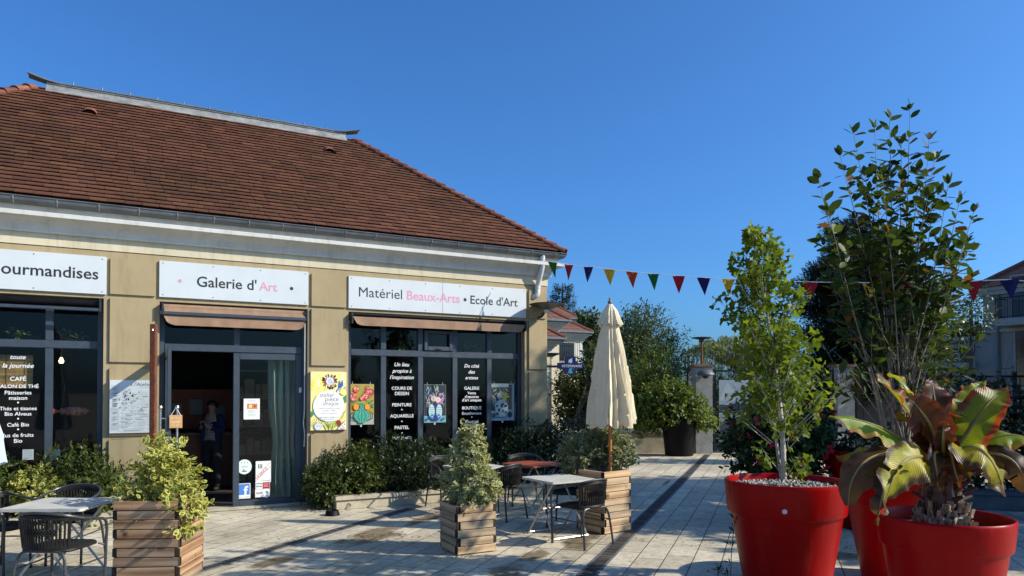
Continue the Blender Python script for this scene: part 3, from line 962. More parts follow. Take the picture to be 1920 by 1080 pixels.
# ------------------------------------------------------------------ lettering
_FONT = {}
def text_mb(body, bold=0.0, shear=0.0):
    key = (body, bold, shear)
    if key in _FONT: return _FONT[key]
    cu = bpy.data.curves.new("lettering", 'FONT')
    cu.body = body
    cu.offset = bold
    cu.shear = shear
    cu.resolution_u = 3
    ob = bpy.data.objects.new("lettering", cu)
    COL.objects.link(ob)
    dg = bpy.context.evaluated_depsgraph_get()
    me = bpy.data.meshes.new_from_object(ob.evaluated_get(dg))
    V = [tuple(v.co) for v in me.vertices]; Fc = [tuple(p.vertices) for p in me.polygons]
    bpy.data.objects.remove(ob); bpy.data.curves.remove(cu); bpy.data.meshes.remove(me)
    A = np.array(V) if V else np.zeros((1, 3))
    _FONT[key] = (A, Fc, A.min(0), A.max(0))
    return _FONT[key]
def put_text(mb, body, s0, s1, zb, y, bold=.012, shear=0.0, mi=0, h=None, vs=1.0):
    """text stretched evenly from s0 to s1 on baseline zb in the plane y (local), or of cap height h centred on s0"""
    A, Fc, lo, hi = text_mb(body, bold, shear)
    if h is None:
        k = (s1 - s0) / (hi[0] - lo[0]); x0 = s0 - lo[0] * k
    else:
        k = h / .73; x0 = s0 - (lo[0] + hi[0]) / 2 * k
    mb.add([(x0 + p[0] * k, y, zb + p[1] * k * vs) for p in A], Fc, mi)
def disc(mb, s, z, r, y, mi=0, n=20, rz=None):
    mb.add([(s + r * math.cos(2 * math.pi * i / n), y, z + (rz or r) * math.sin(2 * math.pi * i / n)) for i in range(n)], [tuple(range(n))], mi)

def sign_board(s0, s1, z0, z1, label, cat="sign", grp=None, th=.032, mat='sign'):
    t = fthing("sign", label, cat, s0, 0, z0, grp)
    m = MB(); m.bbox(0, s1 - s0, -th, -.001, 0, z1 - z0, .003)
    m.build("board", MT[mat], t)
    return t, s0, z0, -th - .0015
def screws(t, w_, h_, y, n):
    m = MB()
    for i in range(n):
        for z in (.035, h_ - .035):
            m.lathe([(.001, 0), (.008, 0), (.006, .004), (.001, .005)], 8)
            k = 8 * 4
            for j in range(len(m.v) - k, len(m.v)):
                x_, y_, z_ = m.v[j]; m.v[j] = (x_ + .05 + i * (w_ - .1) / (n - 1), y - z_ * 1.0, y_ + z)
    m.build("screws", MT['alu_dark'], t)
def ln(px, py, n=.032): return fac(px, py, n)
t, sx, zx, yy = sign_board(-5.90, -2.66, 3.09, 3.61, "white fascia board with black lettering Gourmandises above the cafe window", grp="white fascia boards over the shopfronts")
m = MB(); a = ln(2, 512.5); b2 = ln(184.5, 523.7)
A, Fc, lo, hi = text_mb("Gourmandises", .014, 0); A2, _, lo2, hi2 = text_mb("ourmandises", .014, 0)
k = (b2[0] - a[0]) / (hi2[0] - lo2[0]); wG = (hi[0] - lo[0]) * k
put_text(m, "Gourmandises", b2[0] - wG - sx, b2[0] - sx, (a[1] + b2[1]) / 2 - zx, yy)
m.build("lettering", MT['ink'], t); screws(t, 3.24, .52, yy + .001, 5)
t, sx, zx, yy = sign_board(-2.01, .07, 3.10, 3.62, "white fascia board reading Galerie d'Art above the entrance door", grp="white fascia boards over the shopfronts")
zb = (ln(372, 537.5)[1] + ln(478, 543.5)[1]) / 2
m = MB(); put_text(m, "Galerie d'", ln(369, 537)[0] - sx, ln(481, 543)[0] - sx, zb - zx, yy)
q = ln(546.7, 541); disc(m, q[0] - sx, q[1] - zx, .026, yy); m.build("lettering", MT['ink'], t)
m = MB(); put_text(m, "Art", ln(485.5, 545)[0] - sx, ln(520, 545)[0] - sx, zb - zx, yy)
q = ln(337.3, 526.7); disc(m, q[0] - sx, q[1] - zx, .026, yy); m.build("lettering", MT['pink'], t); screws(t, 2.08, .52, yy + .001, 4)
t, sx, zx, yy = sign_board(.70, 3.94, 3.09, 3.61, "long white fascia board reading Matériel Beaux-Arts and Ecole d'Art", grp="white fascia boards over the shopfronts")
zb = (ln(676, 555.5)[1] + ln(885, 570)[1]) / 2
m = MB(); put_text(m, "Matériel", ln(673, 556)[0] - sx, ln(754, 558)[0] - sx, zb - zx, yy, bold=0)
put_text(m, "Ecole d'Art", ln(882, 570)[0] - sx, ln(970.5, 574)[0] - sx, zb - zx, yy)
q = ln(872, 562); disc(m, q[0] - sx, q[1] - zx, .03, yy); m.build("lettering", MT['ink'], t)
m = MB(); put_text(m, "Beaux-Arts", ln(763, 561)[0] - sx, ln(862, 568)[0] - sx, zb - zx, yy); m.build("lettering", MT['pink'], t)
m = MB(); q = ln(830, 560); m.box(q[0] - sx - .002, q[0] - sx + .002, yy - .0005, yy + .001, 0.003, .517); m.build("board_joint", MT['grey_ink'], t); screws(t, 3.24, .52, yy + .001, 6)

def glass_text(win, px_c, lines, n=-.163):
    """white vinyl lines on the inside of the pane: (text, py centre, width px, style)"""
    for (tx, py, wpx, st) in lines:
        m = MB(); px_i = px_c
        s0, z = fac(px_i - wpx / 2, py, n); s1, _ = fac(px_i + wpx / 2, py, n)
        if tx == '•':
            disc(m, (s0 + s1) / 2, z, .011, .161); m.build("bullet", MT['white'], win); continue
        A, Fc, lo, hi = text_mb(tx, .007 if st == 'b' else .006, .28 if st == 's' else 0)
        k = (s1 - s0) / (hi[0] - lo[0])
        put_text(m, tx, s0, s1, z - .35 * k, .161, .007 if st == 'b' else .006, .28 if st == 's' else 0)
        m.build("lettering", MT['white'], win)
glass_text(win_cafe, 34, [("toute", 669, 29, 's'), ("la journée", 684.7, 59, 's'), ("CAFÉ", 710, 30, 'b'), ("SALON DE THÉ", 724, 77, 'b'), ("Pâtisseries", 736, 50, 'b'), ("maison", 746, 34, 'b'), ('•', 754.7, 2, 'b'), ("Thés et tisanes", 766, 70, 'b'), ("Bio Alveus", 776, 50, 'b'), ('•', 785, 2, 'b'), ("Café Bio", 796.5, 41, 'b'), ('•', 805, 2, 'b'), ("Jus de fruits", 816.5, 58, 'b'), ("Bio", 826.6, 15.5, 'b')])
glass_text(win_art, 753.5, [("Un lieu", 683, 28, 's'), ("propice à", 695, 36, 's'), ("l'inspiration", 707, 45, 's'), ("COURS DE", 727.7, 38, 'b'), ("DESSIN", 737.7, 26, 'b'), ("PEINTURE", 759, 36, 'b'), ('•', 768, 2, 'b'), ("AQUARELLE", 780, 44, 'b'), ('•', 790, 2, 'b'), ("PASTEL", 801.7, 27, 'b'), ('•', 811.7, 2, 'b'), ("MODELAGE", 821.7, 36, 'b')])
glass_text(win_art, 884.5, [("Du côté", 685.7, 28, 's'), ("des", 697, 12, 's'), ("artistes", 708, 24, 's'), ("GALERIE", 727.7, 28, 'b'), ("Vente", 736.7, 16, 'b'), ("d'œuvres", 743.7, 26, 'b'), ("d'art uniques", 750, 36, 'b'), ("BOUTIQUE", 765, 36, 'b'), ("Encadrement", 775, 36, 'b'), ('•', 782, 2, 'b'), ("Matériel", 790.7, 24, 'b'), ("Beaux-Arts", 796.7, 30, 'b')])
# ------------------------------------------------------------------ awnings
def scallop(x0, x1, z0, z1, r, n=6):
    """strip with both lower corners rounded"""
    p = [(x0, z1)]
    for k in range(n + 1):
        a = R(180 + 90 * k / n); p.append((x0 + r + r * math.cos(a), z0 + min(r, z1 - z0) * (1 + math.sin(a))))
    for k in range(n + 1):
        a = R(270 + 90 * k / n); p.append((x1 - r + r * math.cos(a), z0 + min(r, z1 - z0) * (1 + math.sin(a))))
    p.append((x1, z1))
    return p
def valance(m, x0, x1, z0, z1, r, y, amp=.008):
    """hanging cloth with soft waves, a few cm of depth and rounded ends"""
    nx = 60
    vs, fs = [], []
    for j in range(5):
        for i in range(nx + 1):
            x = x0 + (x1 - x0) * i / nx
            d = min(x - x0, x1 - x, r)
            zl = z0 + (z1 - z0) * .85 * (1 - math.sqrt(max(0, 1 - (1 - d / r) ** 2)))
            z = z1 + (zl - z1) * j / 4
            w_ = amp * j / 4 * (math.sin(x * 9 + 1) + .6 * math.sin(x * 23))
            vs.append((x, y + w_ - .02 * j / 4, z))
    for j in range(4):
        for i in range(nx):
            a = j * (nx + 1) + i
            fs.append((a, a + 1, a + nx + 2, a + nx + 1))
    b = len(vs)
    vs += [(x, y_ + .006, z) for x, y_, z in vs]
    fs += [tuple(q + b for q in reversed(f)) for f in fs]
    m.add(vs, fs)
def awning(s0, s1, label, roll=True, dark=False, n0=.02):
    t = fthing("awning", label, "awning", (s0 + s1) / 2, 0, 2.72, "retracted awnings over the shopfronts")
    h = (s1 - s0) / 2
    m = MB()
    low = roll or dark; zo = 0.0 if low else .115
    m.tube([(-h, -.03, .235 if low else .275), (h, -.03, .235 if low else .275)], .05 if low else .035, 12)
    m.build("roller", MT['awning'] if roll and not dark else MT['pot_black'], t, smooth=True)  # black stands for the shade in the gap above the valance
    m = MB(); m.bbox(-h, h, -.115 + (0 if low else .05), -.075 + (0 if low else .05), .125 + zo * .6, .17 + zo * .6, .008)
    m.build("front_bar", MT['alu'], t)
    m = MB()
    if roll:
        m.add([(-h + .02, -.055, .275), (h - .02, -.055, .275), (h - .02, -.11, .172), (-h + .02, -.11, .172)], [(0, 1, 2, 3)])
    if not dark:
        valance(m, -h + .02, h - .02, -.02 + zo, .122 + zo, .16, -.085)
        m.build("valance", MT['awning'], t, smooth=True)
    m = MB()
    for sx in (-1, 1):
        m.bbox(sx * h - .012, sx * h + .012, -.12, .02, .12, .30, .004)
    m.build("bracket", MT['alu_dark'], t)
    return t
awning(-1.965, .035, "tan cloth awning rolled up under the Galerie d'Art sign over the door")
awning(.745, 3.895, "wide tan cloth awning rolled up over the art supplies window", roll=False)
awning(-5.86, -2.73, "shaded awning roller coloured black over the cafe window", dark=True)

# ------------------------------------------------------------------ disc lamps
def disc_lamp(t, c, arm, r=.31):
    """dark shallow dish on a short arm"""
    m = MB()
    m.lathe([(.001, .02), (r * .25, .022), (r * .85, .012), (r, 0), (r * .98, -.012), (r * .6, -.04), (r * .3, -.085), (r * .18, -.10), (.001, -.10)], 28, c=c)
    m.build("dish", MT['alu_dark'], t, smooth=True)
    m = MB(); m.tube(arm, .022, 8); m.build("arm", MT['alu_dark'], t)
    m = MB(); m.lathe([(.001, -.10), (.06, -.10), (.05, -.15), (.001, -.16)], 14, c=c); m.build("bulb_cover", MT['pvc'], t, smooth=True)
t = fthing("wall_lamp", "black dish shaped lamp on the shop corner beside the long sign", "lamp", 4.2, 0, 3.02)
disc_lamp(t, (0, -.33, .30), [(0, -.001, .08), (0, -.15, .10), (0, -.33, .22)], .32)

# ------------------------------------------------------------------ posters and pictures
PAL = {}
def flat(name, c):
    if c not in PAL:
        PAL[c] = M(name + ' ' + '_'.join('%02d' % int(x * 99) for x in c), c, .55, .1, 14, bmp=0.0)
    return PAL[c]
class Pic:
    """flat printed picture: layers of shapes, each layer a hair in front of the last"""
    def __init__(self, y=-.004): self.m = MB(); self.mats = []; self.y = y
    def mi(self, c):
        mt = flat('print', c)
        if mt not in self.mats: self.mats.append(mt)
        self.y -= .00012
        return self.mats.index(mt)
    def poly(self, pts, c): self.m.add([(a, self.y - .00012, b) for a, b in pts], [tuple(range(len(pts)))], self.mi(c)); return self
    def ell(self, x, z, rx, rz, c, rot=0, n=16):
        return self.poly([(x + rx * math.cos(a) * math.cos(rot) - rz * math.sin(a) * math.sin(rot), z + rx * math.cos(a) * math.sin(rot) + rz * math.sin(a) * math.cos(rot)) for a in np.linspace(0, 2 * math.pi, n, endpoint=False)], c)
    def line(self, pts, w, c):
        i = self.mi(c); P = [Vector((a, 0, b)) for a, b in pts]
        vs, fs = [], []
        for k, p in enumerate(P):
            d = (P[min(k + 1, len(P) - 1)] - P[max(0, k - 1)]).normalized(); q = Vector((-d.z, 0, d.x)) * w / 2
            vs += [(p.x + q.x, self.y, p.z + q.z), (p.x - q.x, self.y, p.z - q.z)]
        fs = [(2 * k, 2 * k + 1, 2 * k + 3, 2 * k + 2) for k in range(len(P) - 1)]
        self.m.add(vs, fs, i); return self
    def text(self, s, x0, x1, z, c, bold=.004, shear=0, h=None):
        i = self.mi(c); put_text(self.m, s, x0, x1, z, self.y, bold, shear, i, h); return self
    def build(self, name, parent): return self.m.build(name, self.mats, parent)
def petals(p, x, z, r, n, c, w=.3, r0=.4, jit=.2, seed=1):
    rr = random.Random(seed)
    for k in range(n):
        a = 2 * math.pi * k / n + rr.uniform(-jit, jit)
        q = r * rr.uniform(.8, 1.1)
        cx_, cz_ = x + math.cos(a) * q * (r0 + 1) / 2, z + math.sin(a) * q * (r0 + 1) / 2
        p.ell(cx_, cz_, q * (1 - r0) / 2, q * w / 2, c if not isinstance(c, list) else rr.choice(c), a, 8)
K = (.012, .012, .014)
# yellow studio panel on the pier
t = fthing("sign", "yellow floral panel with white disc reading atelier pièce unique", "sign", .105, .0, 1.15)
Wp, Hp = .565, .92
m = MB(); m.bbox(0, Wp, -.045, -.001, 0, Hp, .003); m.build("board", MT['sign'], t)
p = Pic(-.0455)
p.poly([(.004, .004), (Wp - .004, .004), (Wp - .004, Hp - .004), (.004, Hp - .004)], (.80, .72, .26))
rr = random.Random(5)
for k in range(14):
    x, z = rr.uniform(.03, .34), rr.uniform(.1, .88)
    p.ell(x, z, rr.uniform(.015, .03), rr.uniform(.05, .13), rr.choice([(.82, .70, .10), (.85, .80, .45), (.80, .62, .08)]), rr.uniform(-.4, .2), 10)
for k in range(8):
    p.ell(rr.uniform(.35, .55), rr.uniform(.6, .9), .02, .06, rr.choice([(.85, .82, .62), (.84, .80, .5)]), rr.uniform(-.5, .5), 10)
petals(p, .30, .77, .125, 19, K, .28, .5, seed=3); petals(p, .30, .77, .112, 19, [(.75, .72, .62), (.55, .12, .06), (.7, .6, .2)], .17, .55, seed=3)
p.ell(.30, .77, .062, .062, (.66, .66, .68)); petals(p, .30, .77, .05, 9, (.30, .32, .42), .15, .2, seed=4)
p.poly([(.43, .67), (.45, .79), (.475, .72), (.50, .80), (.51, .70), (.47, .66)], (.03, .14, .45)); p.line([(.40, .62), (.45, .68), (.49, .76)], .006, K)
for (x, z, r) in ((.44, .61, .05), (.545, .655, .035)):
    petals(p, x, z, r, 7, K, .5, .3, seed=8); petals(p, x, z, r * .8, 7, (.8, .78, .68), .4, .3, seed=8)
p.ell(.51, .60, .05, .05, (.80, .74, .22)); p.poly([(.50, .50), (.56, .56), (.56, .44), (.53, .42)], (.05, .25, .08))
p.ell(.285, .38, .245, .245, (.80, .80, .78), 0, 40)
p.text("atelier", .14, .365, .525, (.13, .13, .14), .0); p.text("pièce", .225, .435, .455, (.13, .13, .14), .0); p.text("unique", .19, .435, .39, (.13, .13, .14), .0)
p.text("Ouvert du lundi au samedi", .115, .45, .335, (.2, .2, .2), 0); p.text("de 9h30 - 19h00", .185, .385, .295, (.2, .2, .2), 0); p.text("Fermé le dimanche", .16, .41, .255, (.2, .2, .2), 0)
p.text("atelier-piece-unique.com", .125, .44, .195, (.2, .2, .2), 0); p.text("01 34 51 84 19", .20, .37, .16, (.2, .2, .2), 0)
for k in range(11):
    a = R(20 + k * 14); x, z = .12, .05
    p.poly([(x + .03 * math.cos(a - .2), z + .03 * math.sin(a - .2)), (x + .15 * math.cos(a), z + .15 * math.sin(a)), (x + .03 * math.cos(a + .2), z + .03 * math.sin(a + .2))], (.60, .63, .68))
    p.line([(x + .05 * math.cos(a), z + .05 * math.sin(a)), (x + .15 * math.cos(a), z + .15 * math.sin(a))], .004, K)
p.ell(.12, .06, .06, .055, (.58, .62, .68)); p.line([(.08, .05), (.12, .08), (.16, .05)], .004, K)
for k in range(6): p.ell(.24 + k * .03, .06 + (k % 2) * .04, .012, .05, rr.choice([(.25, .38, .06), (.5, .55, .1)]), rr.uniform(-.7, .7), 8)
p.ell(.44, .115, .035, .05, (.28, .02, .03), .5); p.poly([(.41, .01), (.54, .15), (.555, .01)], (.80, .76, .68)); p.line([(.41, .01), (.54, .15)], .006, K)
for (x, z) in ((.47, .03), (.50, .06), (.52, .03), (.53, .09), (.49, .02)): p.ell(x, z, .009, .009, (.2, .03, .03))
p.poly([(.01, .2), (.06, .26), (.05, .33), (.01, .28)], (.06, .22, .08)); p.line([(.48, .17), (.53, .28), (.55, .31)], .008, (.05, .2, .08))
p.build("print", t)
# menu board
t = fthing("menu_board", "white menu board with small print beside the rusty steel post", "sign", -2.61, .03, 1.18)
Wp, Hp = .53, .735
m = MB(); m.bbox(0, Wp, -.030, -.001, 0, Hp, .003); m.build("board", MT['sign'], t)
p = Pic(-.0305); g1 = (.30, .31, .33); bl = (.22, .27, .38)
p.text("à l'Atelier", .25, .515, .655, K, .0, .3); p.text("PIÈCE UNIQUE", .37, .50, .625, g1, 0)
rr = random.Random(11)
def blocks(x0, x1, z1, z0, dz, c, head=None):
    z = z1
    while z > z0:
        if rr.random() < .22:
            p.poly([(x0 + .02, z), (x0 + (x1 - x0) * rr.uniform(.5, .9), z), (x0 + (x1 - x0) * .8, z + .008), (x0 + .02, z + .008)], (.12, .12, .14)); z -= dz * .5
        else:
            x = x0
            while x < x1 - .01:
                L = min(rr.uniform(.006, .03), x1 - x)
                p.poly([(x, z), (x + L, z), (x + L, z + .0035), (x, z + .0035)], c); x += L + .004
        z -= dz
blocks(.02, .125, .66, .05, .0135, g1); blocks(.165, .245, .60, .34, .016, g1); blocks(.26, .36, .55, .34, .02, g1); blocks(.38, .51, .58, .34, .02, g1)
p.line([(.155, .30), (.155, .07), (.165, .06), (.515, .06)], .004, (.2, .2, .2)); p.line([(.515, .06), (.52, .07), (.52, .31)], .004, (.2, .2, .2)); p.line([(.155, .30), (.165, .31), (.515, .31)], .004, (.2, .2, .2))
p.text("Plats et salades", .25, .42, .285, K, 0, .2); blocks(.17, .32, .265, .09, .014, g1); blocks(.35, .51, .265, .09, .014, g1)
blocks(.15, .51, .035, .02, .012, g1)
for (x, z, c) in ((.24, .60, g1), (.25, .555, K), (.275, .52, K), (.19, .52, K), (.335, .48, (.25, .16, .08)), (.23, .47, K), (.36, .565, (.45, .25, .06)), (.46, .39, (.25, .35, .1)), (.20, .41, g1)):
    p.ell(x, z, .010, .014, c); p.line([(x, z + .01), (x + .012, z + .03)], .004, c)
p.build("print", t)
# three paintings in the window (plain flower still lifes)
def picture(px0, px1, pyt, pyb, label, draw):
    s0, zt = fac(px0, pyt, -.175); s1, zb = fac(px1, pyb, -.175)
    t = fthing("painting", label, "painting", s0, -.175, zb, "paintings hung in the art supplies window")
    W_, H_ = s1 - s0, zt - zb
    m = MB(); m.bbox(0, W_, 0, .012, 0, H_, .002); m.build("canvas", MT['sign'], t)
    p = Pic(-.0006); draw(p, W_, H_); p.build("paint", t)
    m = MB(); 
    for x in (.06, W_ - .06): m.tube([(x, .005, H_), (x, .005, H_ + .04)], .004, 5)
    m.bbox(W_ * .45, W_ * .52, -.002, .008, -.035, -.002, .002)
    m.build("clip", MT['white'], t)
def draw1(p, W_, H_):
    rr = random.Random(2)
    p.poly([(0.004, 0.004), (W_ - .004, 0.004), (W_ - .004, H_ - .004), (0.004, H_ - .004)], (.62, .42, .06))
    p.poly([(0.004, 0.004), (W_ - .004, 0.004), (W_ - .004, H_ * .24), (0.004, H_ * .26)], (.60, .58, .48))
    for k in range(24): p.ell(rr.uniform(.04, W_ - .04), rr.uniform(H_ * .3, H_ * .95), .03, .045, rr.choice([(.70, .48, .05), (.62, .32, .03), (.66, .55, .16), (.35, .45, .10)]), rr.uniform(-1, 1), 9)
    for k in range(10): p.ell(W_ * rr.uniform(.15, .9), H_ * rr.uniform(.45, .62), .014, .06, rr.choice([(.06, .30, .10), (.22, .40, .08), (.03, .12, .09)]), rr.uniform(-1.2, 1.2), 8)
    for k in range(13):
        x, z = W_ * rr.uniform(.1, .9), H_ * rr.uniform(.62, .90); r = rr.uniform(.03, .055)
        p.ell(x, z, r * 1.12, r * 1.12, (.45, .05, .05)); petals(p, x, z, r, 8, [(.75, .22, .18), (.78, .40, .36), (.70, .10, .06)], .5, .1, seed=k)
        p.ell(x, z, r * .25, r * .25, (.6, .06, .05))
    for x in (.28, .72): p.ell(W_ * x, H_ * .44, .045, .05, (.72, .28, .02))
    v = [(.40, .50), (.60, .50), (.57, .42), (.60, .37), (.78, .30), (.82, .20), (.72, .11), (.62, .08), (.64, .045), (.36, .045), (.38, .08), (.28, .11), (.18, .20), (.22, .30), (.40, .37), (.43, .42)]
    p.line([(W_ * .78, H_ * .32), (W_ * .93, H_ * .28), (W_ * .92, H_ * .16), (W_ * .76, H_ * .12)], .016, (.02, .06, .05)); p.line([(W_ * .22, H_ * .32), (W_ * .07, H_ * .28), (W_ * .08, H_ * .16), (W_ * .24, H_ * .12)], .016, (.02, .06, .05))
    p.poly([(W_ * a, H_ * b_) for a, b_ in v], (.03, .30, .21))
    for k in range(7):
        x = .26 + k * .08
        p.line([(W_ * (.5 + (x - .5) * .3), H_ * .42), (W_ * x, H_ * .22), (W_ * (.5 + (x - .5) * .5), H_ * .07)], .006, (.015, .07, .06) if k % 2 else (.16, .52, .40))
def draw2(p, W_, H_):
    rr = random.Random(4)
    p.poly([(0.004, 0.004), (W_ - .004, 0.004), (W_ - .004, H_ - .004), (0.004, H_ - .004)], (.03, .035, .05))
    p.poly([(0.004, 0.004), (W_ - .004, 0.004), (W_ - .004, H_ * .18), (0.004, H_ * .18)], (.20, .52, .66))
    for k in range(58): p.ell(W_ * rr.uniform(.06, .94), H_ * rr.uniform(.45, .95), .006, .045, rr.choice([(.45, .60, .62), (.60, .66, .64), (.15, .26, .40), (.66, .60, .30)]), rr.uniform(-.9, .9), 8)
    for k in range(14):
        x, z = W_ * rr.uniform(.1, .9), H_ * rr.uniform(.48, .74); r = rr.uniform(.025, .04)
        petals(p, x, z, r, 7, [(.45, .16, .40), (.60, .30, .55), (.30, .16, .45), (.55, .10, .22)], .5, .1, seed=k + 9)
    for (x, z) in ((.42, .63), (.62, .60)): p.ell(W_ * x, H_ * z, .05, .05, (.66, .50, .40)); p.ell(W_ * x, H_ * z, .03, .03, (.74, .60, .5)); p.ell(W_ * x, H_ * z, .015, .015, (.5, .34, .3))
    p.poly([(W_ * a, H_ * b_) for a, b_ in ((.42, .52), (.58, .52), (.62, .40), (.56, .20), (.66, .06), (.34, .06), (.44, .20), (.38, .40))], (.02, .025, .14))
    for sx in (-1, 1):
        p.ell(W_ * (.5 + sx * .17), H_ * .30, .055, .12, (.42, .62, .60), 0, 14)
        for k in range(4): p.line([(W_ * (.5 + sx * .17) - .04, H_ * (.24 + .05 * k)), (W_ * (.5 + sx * .17) + .04, H_ * (.25 + .05 * k))], .006, (.05, .12, .16))
        p.ell(W_ * (.5 + sx * .15), H_ * .16, .035, .045, (.04, .16, .42)); p.ell(W_ * (.5 + sx * .15), H_ * .16, .01, .01, (.7, .75, .8))
        p.ell(W_ * (.5 + sx * .36), H_ * .10, .022, .02, (.04, .06, .10))
def draw3(p, W_, H_):
    rr = random.Random(6)
    p.poly([(0.004, 0.004), (W_ - .004, 0.004), (W_ - .004, H_ - .004), (0.004, H_ - .004)], (.30, .46, .60))
    p.poly([(0.004, H_ * .26), (W_ * .9, H_ * .30), (W_ * .9, H_ * .97), (0.004, H_ * .97)], (.03, .04, .05)); p.poly([(0.004, H_ * .9), (W_ * .75, H_ * .9), (W_ * .75, H_ * .985), (0.004, H_ * .985)], (.55, .62, .58))
    for k in range(40): p.ell(W_ * rr.uniform(.06, .7), H_ * rr.uniform(.42, .9), .008, .05, rr.choice([(.70, .72, .66), (.50, .55, .20), (.60, .60, .10), (.40, .12, .08), (.72, .70, .62), (.2, .3, .12)]), rr.uniform(-1, 1), 8)
    petals(p, W_ * .6, H_ * .66, .08, 10, (.72, .62, .04), .35, .1, seed=1); petals(p, W_ * .36, H_ * .68, .07, 10, (.75, .75, .70), .3, .1, seed=2)
    p.ell(W_ * .44, H_ * .34, .13, .15, (.50, .60, .66))
    for k in range(13): p.ell(W_ * .44 + rr.uniform(-.1, .1), H_ * .34 + rr.uniform(-.11, .11), .022, .024, (.025, .03, .04))
    p.poly([(W_ * .3, H_ * .10), (W_ * .6, H_ * .10), (W_ * .56, H_ * .2), (W_ * .33, H_ * .2)], (.5, .6, .66))
    p.ell(W_ * .1, H_ * .15, .035, .045, (.03, .04, .06)); p.ell(W_ * .8, H_ * .16, .05, .055, (.02, .03, .03)); p.line([(W_ * .2, H_ * .08), (W_ * .7, H_ * .1)], .006, K)
picture(654, 701, 720, 796, "painting of red flowers in a striped green vase on ochre ground", draw1)
picture(795, 836, 721, 792, "painting of mauve flowers in a dark blue vase with two fish", draw2)
picture(921, 964, 719, 788, "painting of a black spotted pale vase on blue ground", draw3)
# stickers on the glass of the fixed door
def stick(px0, px1, py0, py1, draw, c=(.74, .76, .74), rnd=False):
    s0, z1 = fac(px0, py0, -.143); s1, z0 = fac(px1, py1, -.143)
    p = Pic(.1438); W_, H_ = s1 - s0, z1 - z0
    sub = Pic(.1438)
    if rnd: sub.ell(W_ / 2, H_ / 2, W_ / 2, H_ / 2, c, 0, 28)
    else: sub.poly([(0, 0), (W_, 0), (W_, H_), (0, H_)], c)
    draw(sub, W_, H_)
    o = sub.build("sticker", leafr); o.location = (s0, 0, z0)
    return o
def d_notice(p, w, h):
    p.poly([(w * .2, h * .5), (w * .85, h * .5), (w * .85, h * .76), (w * .2, h * .76)], (.55, .20, .08)); p.ell(w * .42, h * .63, w * .1, h * .1, (.75, .55, .2)); p.ell(w * .68, h * .63, w * .06, h * .06, (.15, .1, .05))
    for z in (.9, .84, .42, .36, .3, .22, .16): p.poly([(w * .25, h * z), (w * .75, h * z), (w * .75, h * z + h * .015), (w * .25, h * z + h * .015)], (.35, .36, .35))
def d_round(p, w, h):
    p.line([(w * .3, h * .5), (w * .75, h * .5)], h * .05, (.3, .33, .3)); p.ell(w * .5, h * .2, w * .2, h * .04, (.1, .12, .1)); p.ell(w * .45, h * .29, w * .05, h * .05, (.2, .2, .2))
    for x in (.3, .5, .7): p.ell(w * x, h * .78, w * .035, h * .04, (.2, .22, .2))
def d_lic(p, w, h):
    p.text("III", w * .16, w * .42, h * .66, K, .02)
    p.line([(w * .04, h * .10), (w * .98, h * .74)], h * .012, (.5, .03, .05)); p.line([(w * .04, h * .30), (w * .98, h * .94)], h * .012, (.5, .03, .05))
    # LICENCE on the slope
    A, Fc, lo, hi = text_mb("LICENCE", .012, 0)
    k = w * .98 / (hi[0] - lo[0]); an = math.atan2(h * .64, w * .94); ca, sa = math.cos(an), math.sin(an)
    i = p.mi((.5, .03, .05)); p.m.add([(w * .10 + (q[0] - lo[0]) * k * ca - q[1] * k * sa, p.y, h * .155 + (q[0] - lo[0]) * k * sa + q[1] * k * ca) for q in A], Fc, i)
    p.text("Loi du 24 septembre", w * .3, w * .95, h * .06, K, 0)
def d_fb(p, w, h):
    p.poly([(w * .06, h * .24), (w * .94, h * .24), (w * .94, h * .96), (w * .06, h * .96)], (.06, .19, .55))
    p.text("f", w * .45, w * .82, h * .24, (.78, .78, .78), .03)
    p.text("Atelier Pièce Unique", w * .06, w * .94, h * .08, K, 0)
def d_red(p, w, h):
    p.poly([(w * .5, h * .02), (w * .98, h * .02), (w * .98, h * .98), (w * .5, h * .98)], (.42, .01, .02))
    for k in range(4): p.line([(w * .02, h * (.2 + k * .2)), (w * .25, h * (.25 + k * .2)), (w * .48, h * (.15 + k * .2))], h * .1, K if k % 2 else (.6, .62, .62))
    for z in (.7, .5, .3): p.poly([(w * .56, h * z), (w * .9, h * z), (w * .9, h * z + h * .06), (w * .56, h * z + h * .06)], (.7, .5, .5))
def d_wifi(p, w, h):
    p.ell(w * .74, h * .5, w * .25, h * .62, (.76, .78, .78), 0, 24); p.text("WiFi", w * .06, w * .52, h * .36, K, .02)
    for r in (.06, .11, .16): p.line([(w * .74 + w * r * math.cos(a), h * .5 + w * r * math.sin(a)) for a in np.linspace(-1, 1, 9)], w * .022, (.25, .25, .27))
    p.text("zone", w * .4, w * .6, h * .14, K, 0)
stick(457, 487, 747.5, 786, d_notice); stick(444.5, 472, 862, 888.5, d_round, rnd=True, c=(.66, .74, .70))
stick(479.5, 508, 865, 903.5, d_lic); stick(446.5, 469.5, 907, 934, d_fb); stick(479, 506, 905, 916, d_red); stick(478.5, 506, 918, 931, d_wifi)
